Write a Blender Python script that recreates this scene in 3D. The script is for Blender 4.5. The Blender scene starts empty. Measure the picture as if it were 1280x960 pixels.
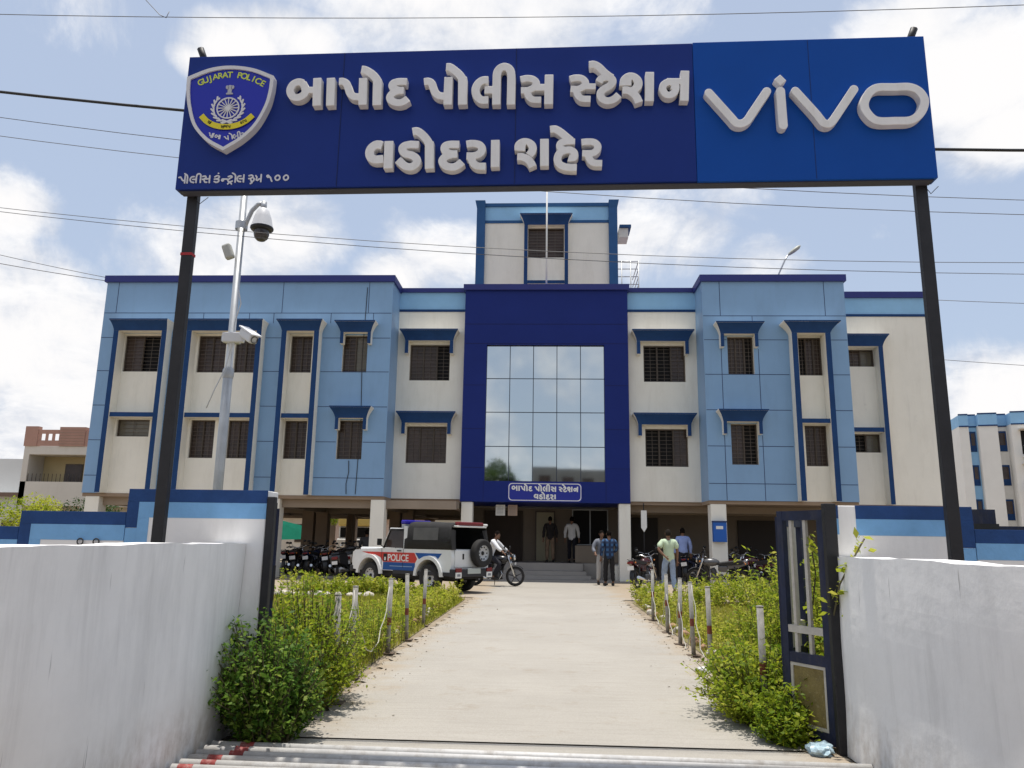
import bpy, bmesh, math, random
import numpy as np
from mathutils import Vector, Matrix
random.seed(7); rng = np.random.default_rng(11)
S = bpy.context.scene; COL = S.collection; R = math.radians

# ------------------------------------------------------------------ camera, sky, sun, exposure
CAM_H = 1.35
cam = bpy.data.objects.new('camera', bpy.data.cameras.new('camera')); COL.objects.link(cam)
cam.data.sensor_fit = 'HORIZONTAL'; cam.data.sensor_width = 36.0
cam.data.lens = 963.0/1280.0*36.0
cam.data.clip_start = 0.05; cam.data.clip_end = 3000
_M = np.array([[0.998796, 0.005224, -0.048779], [0.046747, 0.200199, 0.978639], [0.014878, -0.979741, 0.199714]])
cm = Matrix(((_M[0][0], -_M[0][1], -_M[0][2], 0), (_M[1][0], -_M[1][1], -_M[1][2], 0),
             (_M[2][0], -_M[2][1], -_M[2][2], CAM_H), (0, 0, 0, 1)))
cam.matrix_world = cm
S.camera = cam
S.view_settings.view_transform = 'Standard'; S.view_settings.look = 'None'
S.view_settings.gamma = 1.0; S.view_settings.use_curve_mapping = False
S.view_settings.exposure = 0.40
S.cycles.max_bounces = 6; S.cycles.diffuse_bounces = 3; S.cycles.glossy_bounces = 3
S.cycles.transmission_bounces = 3; S.cycles.transparent_max_bounces = 6
S.cycles.caustics_reflective = False; S.cycles.caustics_refractive = False
try:
    S.cycles.use_denoising = True
except Exception: pass

SUN_DIR = Vector((-0.02, 0.05, 1.0)).normalized()          # towards the sun: nearly overhead
SUN_EL = math.asin(SUN_DIR.z); SUN_AZ = math.atan2(SUN_DIR.x, SUN_DIR.y)
sun = bpy.data.objects.new('sun', bpy.data.lights.new('sun', 'SUN')); COL.objects.link(sun)
sun.data.energy = 3.65; sun.data.angle = R(0.53); sun.data.color = (1.0, 0.955, 0.88)
sun.rotation_euler = SUN_DIR.to_track_quat('Z', 'Y').to_euler()
sun.location = (0, 0, 60)

W = bpy.data.worlds.new('World'); S.world = W; W.use_nodes = True
nt = W.node_tree; nt.nodes.clear()
def WN(t, **k):
    n = nt.nodes.new(t)
    for a, b in k.items(): setattr(n, a, b)
    return n
wl = nt.links.new
out = WN('ShaderNodeOutputWorld'); bg = WN('ShaderNodeBackground'); bg.inputs[1].default_value = 0.10
sky = WN('ShaderNodeTexSky', sky_type='NISHITA', sun_disc=False)
sky.sun_elevation = SUN_EL; sky.sun_rotation = SUN_AZ; sky.altitude = 50; sky.air_density = 1.0
sky.dust_density = 2.2; sky.ozone_density = 1.0
tc = WN('ShaderNodeTexCoord')
def wmath(op, a, b=None, clamp=False):
    n = WN('ShaderNodeMath', operation=op, use_clamp=clamp)
    for i, v in enumerate((a, b)):
        if v is None: continue
        if isinstance(v, (int, float)): n.inputs[i].default_value = v
        else: wl(v, n.inputs[i])
    return n.outputs[0]
sep = WN('ShaderNodeSeparateXYZ'); wl(tc.outputs['Generated'], sep.inputs[0])
# clouds lie on a layer: direction projected on a plane, so they flatten towards the horizon
den = wmath('ADD', wmath('MAXIMUM', sep.outputs[2], 0.0), 0.22)
px_ = wmath('DIVIDE', sep.outputs[0], den); py_ = wmath('DIVIDE', sep.outputs[1], den)
comb = WN('ShaderNodeCombineXYZ'); wl(px_, comb.inputs[0]); wl(py_, comb.inputs[1])
sc1 = WN('ShaderNodeVectorMath', operation='ADD'); wl(comb.outputs[0], sc1.inputs[0]); sc1.inputs[1].default_value = (3.1, 1.7, 0.4)
def noise(scale, detail, rough, src, dist=0.0):
    n = WN('ShaderNodeTexNoise'); n.inputs['Scale'].default_value = scale; n.inputs['Detail'].default_value = detail
    n.inputs['Roughness'].default_value = rough; n.inputs['Distortion'].default_value = dist; wl(src, n.inputs['Vector']); return n.outputs['Fac']
n1 = noise(4.2, 12, 0.66, tc.outputs['Generated'], 0.35)
n2 = noise(1.1, 6, 0.55, sc1.outputs[0])
n3 = noise(6.5, 8, 0.62, sc1.outputs[0], 0.3)
# where the cumulus stand (direction, radius, weight)
BLOBS = [(-0.557, 0.802, 0.215, 0.275, 1.0), (-0.432, 0.842, 0.324, 0.179, 1.0), (-0.348, 0.868, 0.354, 0.131, 0.95), (-0.572, 0.745, 0.342, 0.107, 0.8), (-0.517, 0.842, 0.151, 0.239, 0.9), (-0.352, 0.763, 0.542, 0.09, 1.0), (-0.289, 0.776, 0.561, 0.072, 0.9), (-0.393, 0.756, 0.523, 0.048, 0.9), (-0.046, 0.787, 0.616, 0.263, 0.75), (-0.153, 0.746, 0.648, 0.239, 0.8), (0.12, 0.793, 0.597, 0.143, 0.6), (0.439, 0.752, 0.492, 0.179, 1.0), (0.39, 0.743, 0.544, 0.119, 0.9), (0.486, 0.76, 0.431, 0.107, 0.9), (-0.13, 0.926, 0.355, 0.131, 0.85), (-0.191, 0.925, 0.328, 0.084, 0.9), (0.142, 0.913, 0.381, 0.143, 0.7), (0.206, 0.884, 0.42, 0.107, 0.6), (0.256, 0.906, 0.336, 0.107, 0.6), (0.487, 0.859, 0.16, 0.131, 1.0), (0.459, 0.882, 0.109, 0.191, 0.8), (0.506, 0.843, 0.184, 0.072, 0.8), (-0.567, 0.819, 0.084, 0.191, 0.9), (-0.491, 0.686, 0.537, 0.143, 0.35), (0.379, 0.851, 0.364, 0.084, 0.35), (0.011, 0.885, 0.465, 0.31, 0.35)]
acc = None
for (dx, dy, dz, rad, wt) in BLOBS:
    d = WN('ShaderNodeVectorMath', operation='SUBTRACT'); wl(tc.outputs['Generated'], d.inputs[0]); d.inputs[1].default_value = (dx, dy, dz)
    m = WN('ShaderNodeVectorMath', operation='MULTIPLY'); wl(d.outputs[0], m.inputs[0]); m.inputs[1].default_value = (1.0, 1.0, 1.7)
    l = WN('ShaderNodeVectorMath', operation='LENGTH'); wl(m.outputs[0], l.inputs[0])
    mr = WN('ShaderNodeMapRange', interpolation_type='SMOOTHSTEP'); wl(l.outputs['Value'], mr.inputs[0])
    mr.inputs[1].default_value = rad*1.25; mr.inputs[2].default_value = 0.0; mr.inputs[3].default_value = 0; mr.inputs[4].default_value = wt
    acc = mr.outputs[0] if acc is None else wmath('MAXIMUM', acc, mr.outputs[0])
back = WN('ShaderNodeMapRange', interpolation_type='SMOOTHSTEP'); wl(sep.outputs[1], back.inputs[0])
back.inputs[1].default_value = 0.35; back.inputs[2].default_value = -0.1; back.inputs[3].default_value = 0.0; back.inputs[4].default_value = 0.42
base = wmath('MAXIMUM', acc, back.outputs[0])
dens = wmath('ADD', wmath('MULTIPLY', base, 0.52), wmath('ADD', wmath('MULTIPLY', n1, 1.05), wmath('MULTIPLY', n2, 0.15)))
cmask = WN('ShaderNodeMapRange', interpolation_type='SMOOTHSTEP'); wl(dens, cmask.inputs[0])
cmask.inputs[1].default_value = 0.73; cmask.inputs[2].default_value = 0.97
core = WN('ShaderNodeMapRange', interpolation_type='SMOOTHSTEP'); wl(dens, core.inputs[0])
core.inputs[1].default_value = 0.88; core.inputs[2].default_value = 1.12
ccol = WN('ShaderNodeMix', data_type='RGBA'); c3 = WN('ShaderNodeMapRange'); wl(n3, c3.inputs[0]); c3.inputs[1].default_value = 0.36; c3.inputs[2].default_value = 0.62; wl(c3.outputs[0], ccol.inputs[0])
ccol.inputs[6].default_value = (4.7, 5.1, 5.9, 1); ccol.inputs[7].default_value = (7.6, 7.6, 7.7, 1)
cc2 = WN('ShaderNodeMix', data_type='RGBA'); wl(core.outputs[0], cc2.inputs[0]); wl(ccol.outputs[2], cc2.inputs[6]); cc2.inputs[7].default_value = (7.6, 7.5, 7.5, 1)
# thin milky veil over the blue
veil = WN('ShaderNodeMix', data_type='RGBA'); veil.inputs[0].default_value = 0.56; wl(sky.outputs[0], veil.inputs[6]); veil.inputs[7].default_value = (4.8, 5.55, 6.85, 1)
mix = WN('ShaderNodeMix', data_type='RGBA'); wl(cmask.outputs[0], mix.inputs[0]); wl(veil.outputs[2], mix.inputs[6]); wl(cc2.outputs[2], mix.inputs[7])
wl(mix.outputs[2], bg.inputs[0]); wl(bg.outputs[0], out.inputs[0])

# ------------------------------------------------------------------ materials
MATS = {}
def mat(name, col, rough=0.7, var=0.0, vscale=3.0, bump=0.0, bscale=40.0, metal=0.0, spec=0.4, stain=None, alpha=None, coat=0.0):
    """Principled material; var = mottling of the paint, stain = (colour, scale, amount) irregular dirt"""
    if name in MATS: return MATS[name]
    m = bpy.data.materials.new(name); m.use_nodes = True; t = m.node_tree; b = t.nodes['Principled BSDF']
    b.inputs['Roughness'].default_value = rough; b.inputs['Metallic'].default_value = metal
    b.inputs['Specular IOR Level'].default_value = spec; b.inputs['Coat Weight'].default_value = coat
    c = (*col, 1); g = t.nodes.new('ShaderNodeTexCoord').outputs['Object']
    src = None
    if var > 0:
        n = t.nodes.new('ShaderNodeTexNoise'); n.inputs['Scale'].default_value = vscale; n.inputs['Detail'].default_value = 6; n.inputs['Roughness'].default_value = 0.65
        t.links.new(g, n.inputs['Vector'])
        r = t.nodes.new('ShaderNodeMapRange'); r.inputs[1].default_value = 0.3; r.inputs[2].default_value = 0.7
        r.inputs[3].default_value = 1-var; r.inputs[4].default_value = 1+var; t.links.new(n.outputs['Fac'], r.inputs[0])
        v = t.nodes.new('ShaderNodeVectorMath'); v.operation = 'SCALE'; v.inputs[0].default_value = col; t.links.new(r.outputs[0], v.inputs['Scale'])
        src = v.outputs[0]
    if stain:
        sc_, ss, am = stain
        n = t.nodes.new('ShaderNodeTexNoise'); n.inputs['Scale'].default_value = ss; n.inputs['Detail'].default_value = 8; n.inputs['Roughness'].default_value = 0.7
        mp = t.nodes.new('ShaderNodeMapping'); mp.inputs['Scale'].default_value = (1, 1, 0.22); t.links.new(g, mp.inputs[0]); t.links.new(mp.outputs[0], n.inputs['Vector'])
        r = t.nodes.new('ShaderNodeMapRange'); r.inputs[1].default_value = 0.5; r.inputs[2].default_value = 0.78; r.inputs[4].default_value = am
        t.links.new(n.outputs['Fac'], r.inputs[0])
        x = t.nodes.new('ShaderNodeMix'); x.data_type = 'RGBA'; t.links.new(r.outputs[0], x.inputs[0])
        if src: t.links.new(src, x.inputs[6])
        else: x.inputs[6].default_value = c
        x.inputs[7].default_value = (*sc_, 1); src = x.outputs[2]
    if src: t.links.new(src, b.inputs['Base Color'])
    else: b.inputs['Base Color'].default_value = c
    if bump > 0:
        n = t.nodes.new('ShaderNodeTexNoise'); n.inputs['Scale'].default_value = bscale; n.inputs['Detail'].default_value = 5
        t.links.new(g, n.inputs['Vector']); q = t.nodes.new('ShaderNodeBump'); q.inputs['Strength'].default_value = bump; q.inputs['Distance'].default_value = 0.02
        t.links.new(n.outputs['Fac'], q.inputs['Height']); t.links.new(q.outputs[0], b.inputs['Normal'])
    MATS[name] = m; return m
def leafmat(name, cols, trans=0.45):
    m = bpy.data.materials.new(name); m.use_nodes = True; t = m.node_tree; b = t.nodes['Principled BSDF']
    a = t.nodes.new('ShaderNodeAttribute'); a.attribute_name = 'tint'
    r = t.nodes.new('ShaderNodeValToRGB'); t.links.new(a.outputs['Fac'], r.inputs[0])
    e = r.color_ramp.elements
    while len(e) < len(cols): e.new(0.5)
    for i, c in enumerate(cols): e[i].position = i/(len(cols)-1); e[i].color = (*c, 1)
    t.links.new(r.outputs[0], b.inputs['Base Color']); b.inputs['Roughness'].default_value = 0.55; b.inputs['Specular IOR Level'].default_value = 0.25
    tr = t.nodes.new('ShaderNodeBsdfTranslucent'); t.links.new(r.outputs[0], tr.inputs[0])
    mx = t.nodes.new('ShaderNodeMixShader'); mx.inputs[0].default_value = trans
    t.links.new(b.outputs[0], mx.inputs[1]); t.links.new(tr.outputs[0], mx.inputs[2]); t.links.new(mx.outputs[0], t.nodes['Material Output'].inputs[0])
    MATS[name] = m; return m

CREAM = mat('cream_paint', (0.81, 0.78, 0.70), 0.85, 0.04, 0.8, 0.08, 60, stain=((0.56, 0.52, 0.43), 2.2, 0.38))
ACP = mat('light_blue_cladding', (0.220, 0.365, 0.565), 0.42, 0.07, 0.35, spec=0.3, stain=((0.17, 0.27, 0.40), 2.5, 0.35))
ACPBAND = mat('pale_blue_paint', (0.27, 0.50, 0.74), 0.7, 0.06, 1.5, 0.05, 50)
NAVY = mat('navy_paint', (0.013, 0.050, 0.155), 0.7, 0.14, 2.0, 0.05, 50, spec=0.2)
INDIGO = mat('indigo_cladding', (0.012, 0.025, 0.165), 0.42, 0.07, 0.6, spec=0.14)
JOINT = mat('dark_joint', (0.03, 0.05, 0.12), 0.8)
BRONZE = mat('bronze_aluminium', (0.085, 0.065, 0.05), 0.5, metal=0.3)
GRILLE = mat('grille_steel', (0.105, 0.085, 0.07), 0.6)
PANE = mat('tinted_pane', (0.062, 0.043, 0.036), 0.12, spec=0.3, var=0.45, vscale=0.9)
PANE2 = mat('dark_opening', (0.008, 0.007, 0.007), 0.6, spec=0.2)
PANE3 = mat('pale_pane', (0.15, 0.135, 0.10), 0.2, spec=0.5, var=0.2, vscale=2)
WALLW = mat('whitewash', (0.86, 0.84, 0.815), 0.9, 0.045, 2.3, 0.16, 11, stain=((0.60, 0.585, 0.57), 2.6, 0.65))
def weathered_wall(m, a1=0.30, a2=0.55, mud=0.75, zs=1.0):
    """rain streaks, hairline scuffs and splashed mud on the hand-plastered parapets"""
    t = m.node_tree; b = t.nodes['Principled BSDF']; lk = b.inputs['Base Color'].links[0].from_socket; g = t.nodes.new('ShaderNodeTexCoord').outputs['Object']
    def layer(src, sc, scale, lo, hi, amt, colr, mask=None, det=8):
        mp = t.nodes.new('ShaderNodeMapping'); mp.inputs['Scale'].default_value = sc; t.links.new(g, mp.inputs[0])
        n = t.nodes.new('ShaderNodeTexNoise'); n.inputs['Scale'].default_value = scale; n.inputs['Detail'].default_value = det; n.inputs['Roughness'].default_value = 0.65; t.links.new(mp.outputs[0], n.inputs['Vector'])
        r = t.nodes.new('ShaderNodeMapRange'); r.inputs[1].default_value = lo; r.inputs[2].default_value = hi; r.inputs[4].default_value = amt; t.links.new(n.outputs['Fac'], r.inputs[0]); f = r.outputs[0]
        if mask is not None:
            k = t.nodes.new('ShaderNodeMath'); k.operation = 'MULTIPLY'; t.links.new(f, k.inputs[0]); t.links.new(mask, k.inputs[1]); f = k.outputs[0]
        x = t.nodes.new('ShaderNodeMix'); x.data_type = 'RGBA'; t.links.new(f, x.inputs[0]); t.links.new(src, x.inputs[6]); x.inputs[7].default_value = (*colr, 1); return x.outputs[2]
    s = layer(lk, (zs, 3.2, 0.22), 2.6, 0.56, 0.74, a1, (0.50, 0.48, 0.46))
    s = layer(s, (1, 9, 0.8), 1.7, 0.70, 0.735, a2, (0.20, 0.18, 0.17), None, 3)
    sp = t.nodes.new('ShaderNodeSeparateXYZ'); t.links.new(g, sp.inputs[0]); r = t.nodes.new('ShaderNodeMapRange'); r.inputs[1].default_value = 0.42; r.inputs[2].default_value = 0.0; t.links.new(sp.outputs[2], r.inputs[0])
    s = layer(s, (1, 1.5, 1.2), 5.0, 0.38, 0.66, mud, (0.33, 0.255, 0.18), r.outputs[0]); t.links.new(s, b.inputs['Base Color'])
weathered_wall(WALLW); weathered_wall(CREAM, 0.16, 0.10, 0.0, 3.0)
WALLN = mat('wall_navy', (0.018, 0.060, 0.19), 0.85, 0.18, 5, 0.25, 30)
WALLB = mat('wall_sky_blue', (0.20, 0.42, 0.70), 0.85, 0.10, 5, 0.25, 30)
BLACK = mat('black_paint', (0.016, 0.015, 0.017), 0.55, 0.3, 6, 0.08, 40)
GATEN = mat('gate_navy', (0.010, 0.015, 0.045), 0.55, 0.35, 8, 0.1, 40, stain=((0.10, 0.08, 0.07), 9, 0.5))
WHITEP = mat('white_paint', (0.74, 0.73, 0.70), 0.6, 0.06, 6)
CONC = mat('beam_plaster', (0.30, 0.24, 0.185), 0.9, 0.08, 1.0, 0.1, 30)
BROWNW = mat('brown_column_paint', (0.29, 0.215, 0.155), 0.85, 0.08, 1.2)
TILE = mat('floor_tile', (0.34, 0.31, 0.28), 0.45, 0.08, 2.0)
GALV = mat('galvanised_steel', (0.45, 0.46, 0.47), 0.45, 0.12, 6, metal=0.55)
DARKM = mat('dark_plastic', (0.02, 0.02, 0.022), 0.4)
TYRE = mat('tyre_rubber', (0.022, 0.021, 0.020), 0.85, 0.2, 8)
CHROME = mat('chrome', (0.62, 0.62, 0.62), 0.18, metal=1.0)
STEEL = mat('dull_steel', (0.30, 0.30, 0.30), 0.4, metal=0.8)
REDP = mat('red_lens', (0.16, 0.010, 0.012), 0.25)
GLASSM = mat('mirror_glass', (0.61, 0.635, 0.625), 0.035, metal=1.0)
SKIN = mat('skin', (0.20, 0.105, 0.065), 0.6)
HAIR = mat('hair', (0.008, 0.006, 0.005), 0.95, spec=0.05)

# ------------------------------------------------------------------ helpers
def tag(o, label=None, cat=None, group=None, kind=None):
    if label: o['label'] = label
    if cat: o['category'] = cat
    if group: o['group'] = group
    if kind: o['kind'] = kind
    return o
def thing(name, loc, label, cat, group=None, rz=0.0):
    o = bpy.data.objects.new(name, None); o.empty_display_size = 0.2; COL.objects.link(o)
    o.location = loc; o.rotation_euler = (0, 0, rz); return tag(o, label, cat, group)
def copy_tree(o, parent=None):
    c = o.copy(); COL.objects.link(c)
    if parent is not None: c.parent = parent
    for ch in o.children: copy_tree(ch, c)
    return c
class MB:
    def __init__(s): s.v = []; s.f = []; s.m = []; s.sm = []
    def add(s, vs, fs, mi=0, smooth=False):
        b = len(s.v); s.v += [tuple(p) for p in vs]
        for k, f in enumerate(fs):
            s.f.append(tuple(i+b for i in f)); s.m.append(mi[k] if isinstance(mi, (list, tuple)) else mi); s.sm.append(smooth)
        return s
    def box(s, x0, x1, y0, y1, z0, z1, mi=0, front=None):
        vs = [(x0,y0,z0),(x1,y0,z0),(x1,y1,z0),(x0,y1,z0),(x0,y0,z1),(x1,y0,z1),(x1,y1,z1),(x0,y1,z1)]
        fr = mi if front is None else front
        return s.add(vs, [(0,3,2,1),(4,5,6,7),(0,1,5,4),(1,2,6,5),(2,3,7,6),(3,0,4,7)], [mi,mi,fr,mi,mi,mi])
    def bbox(s, x0, x1, y0, y1, z0, z1, b=0.01, mi=0):
        """box with chamfered edges"""
        bm = bmesh.new(); bmesh.ops.create_cube(bm, size=1)
        for v in bm.verts: v.co = Vector(((x0+x1)/2+v.co.x*(x1-x0), (y0+y1)/2+v.co.y*(y1-y0), (z0+z1)/2+v.co.z*(z1-z0)))
        bmesh.ops.bevel(bm, geom=list(bm.edges), offset=b, segments=2, profile=0.5, affect='EDGES')
        s.addbm(bm, mi); return s
    def addbm(s, bm, mi=0, smooth=False, M=None):
        bm.verts.ensure_lookup_table(); bm.verts.index_update()
        s.add([(M @ v.co) if M else tuple(v.co) for v in bm.verts], [[v.index for v in f.verts] for f in bm.faces], mi, smooth); bm.free(); return s
    def prism(s, poly, axis, a0, a1, mi=0, smooth=False):
        """poly in the two other axes, extruded along axis from a0 to a1"""
        n = len(poly)
        def P(p, a):
            return {'x': (a, p[0], p[1]), 'y': (p[0], a, p[1]), 'z': (p[0], p[1], a)}[axis]
        vs = [P(p, a0) for p in poly]+[P(p, a1) for p in poly]
        fs = [tuple(range(n-1, -1, -1)), tuple(range(n, 2*n))]+[(i, (i+1) % n, n+(i+1) % n, n+i) for i in range(n)]
        return s.add(vs, fs, mi, smooth)
    def tube(s, pts, r, n=8, mi=0, cap=True, smooth=True):
        pts = [Vector(p) for p in pts]; k = len(pts); rs = r if isinstance(r, (list, tuple)) else [r]*k
        vs = []; up = Vector((0, 0, 1)); prev = None
        for i, p in enumerate(pts):
            t = (pts[min(i+1, k-1)]-pts[max(i-1, 0)]).normalized()
            if prev is None:
                a = t.cross(up)
                if a.length < 1e-3: a = t.cross(Vector((1, 0, 0)))
            else: a = prev-t*prev.dot(t)
            a.normalize(); prev = a; b = t.cross(a)
            for j in range(n):
                q = 2*math.pi*j/n; vs.append(p+(a*math.cos(q)+b*math.sin(q))*rs[i])
        fs = [(i*n+j, i*n+(j+1) % n, (i+1)*n+(j+1) % n, (i+1)*n+j) for i in range(k-1) for j in range(n)]
        s.add(vs, fs, mi, smooth)
        if cap:
            s.add(vs[:n], [tuple(range(n-1, -1, -1))], mi); s.add(vs[-n:], [tuple(range(n))], mi)
        return s
    def lathe(s, prof, c=(0, 0, 0), axis='z', n=24, mi=0, smooth=True, a0=0.0, a1=2*math.pi):
        """prof: (radius, height) along axis"""
        full = abs(a1-a0-2*math.pi) < 1e-6; m = n if full else n+1; vs = []
        for (r_, h_) in prof:
            for j in range(m):
                q = a0+(a1-a0)*j/n; u, w = r_*math.cos(q), r_*math.sin(q)
                p = {'z': (u, w, h_), 'y': (u, h_, w), 'x': (h_, u, w)}[axis]
                vs.append((p[0]+c[0], p[1]+c[1], p[2]+c[2]))
        fs = []
        for i in range(len(prof)-1):
            for j in range(n):
                k2 = (j+1) % m
                fs.append((i*m+j, i*m+k2, (i+1)*m+k2, (i+1)*m+j))
        return s.add(vs, fs, mi, smooth)
    def torus(s, c, R_, r_, axis='y', n=28, k=10, mi=0, sx=1.0):
        prof = [(R_+r_*math.cos(2*math.pi*i/k), sx*r_*math.sin(2*math.pi*i/k)) for i in range(k+1)]
        return s.lathe(prof, c, axis, n, mi)
    def ball(s, c, r, n=12, mi=0, sc=(1, 1, 1)):
        bm = bmesh.new(); bmesh.ops.create_uvsphere(bm, u_segments=n, v_segments=max(6, n*2//3), radius=1)
        return s.addbm(bm, mi, True, Matrix.Translation(c) @ Matrix.Diagonal((r*sc[0], r*sc[1], r*sc[2], 1)))
    def xf(s, M):
        s.v = [tuple(M @ Vector(p)) for p in s.v]; return s
    def build(s, name, mats, parent=None, label=None):
        me = bpy.data.meshes.new(name); me.from_pydata(s.v, [], s.f)
        for m in (mats if isinstance(mats, (list, tuple)) else [mats]): me.materials.append(m)
        me.polygons.foreach_set('material_index', s.m); me.polygons.foreach_set('use_smooth', s.sm)
        bm = bmesh.new(); bm.from_mesh(me); bmesh.ops.remove_doubles(bm, verts=bm.verts, dist=1e-5); bmesh.ops.recalc_face_normals(bm, faces=bm.faces) if KEEPN[0] else None
        bm.to_mesh(me); bm.free(); me.update()
        o = bpy.data.objects.new(name, me); COL.objects.link(o)
        if parent is not None: o.parent = parent
        if label: o['label'] = label
        return o
KEEPN = [True]
def struct(name, mb, mats): return tag(mb.build(name, mats), kind='structure')
def np_mesh(name, verts, faces, mats, parent=None, tint=None, smooth=False):
    me = bpy.data.meshes.new(name); nv = len(verts); nf, k = faces.shape
    me.vertices.add(nv); me.vertices.foreach_set('co', np.ascontiguousarray(verts, np.float32).ravel())
    me.loops.add(nf*k); me.loops.foreach_set('vertex_index', np.ascontiguousarray(faces, np.int32).ravel())
    me.polygons.add(nf); me.polygons.foreach_set('loop_start', np.arange(0, nf*k, k, dtype=np.int32)); me.polygons.foreach_set('loop_total', np.full(nf, k, np.int32))
    me.update(calc_edges=True); me.validate()
    for m in (mats if isinstance(mats, (list, tuple)) else [mats]): me.materials.append(m)
    if tint is not None:
        a = me.attributes.new('tint', 'FLOAT', 'POINT'); a.data.foreach_set('value', np.ascontiguousarray(tint, np.float32))
    if smooth: me.polygons.foreach_set('use_smooth', np.ones(nf, bool))
    o = bpy.data.objects.new(name, me); COL.objects.link(o)
    if parent is not None: o.parent = parent
    return o
def leaves_np(P, size, aspect=0.5, tilt=1.0, sizevar=0.62, dirs=None):
    """P (N,3) leaf bases -> rhombic folded leaves; returns verts, faces(quads)"""
    N = len(P); az = rng.uniform(0, 2*np.pi, N); el = rng.normal(0.15, 0.55*tilt, N)
    d = np.stack([np.cos(az)*np.cos(el), np.sin(az)*np.cos(el), np.sin(el)], 1)
    if dirs is not None: d = d*0.7+dirs; d /= np.linalg.norm(d, axis=1)[:, None]
    u = rng.normal(0, 0.55, (N, 3)); u[:, 2] += 1.0
    sd = np.cross(d, u); sd /= np.linalg.norm(sd, axis=1)[:, None]+1e-9
    L = size*(1+sizevar*rng.uniform(-1, 1, N))[:, None]; nrm = np.cross(sd, d)
    v0 = P; v1 = P+d*L*0.45+sd*L*aspect*0.5+nrm*L*0.06; v2 = P+d*L; v3 = P+d*L*0.45-sd*L*aspect*0.5+nrm*L*0.06
    V = np.stack([v0, v1, v2, v3], 1).reshape(-1, 3); F = np.arange(4*N).reshape(-1, 4)
    return V, F
def hang_curve(p0, p1, sag, n=16):
    p0, p1 = Vector(p0), Vector(p1)
    return [p0.lerp(p1, i/n)-Vector((0, 0, sag*4*(i/n)*(1-i/n))) for i in range(n+1)]

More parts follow.
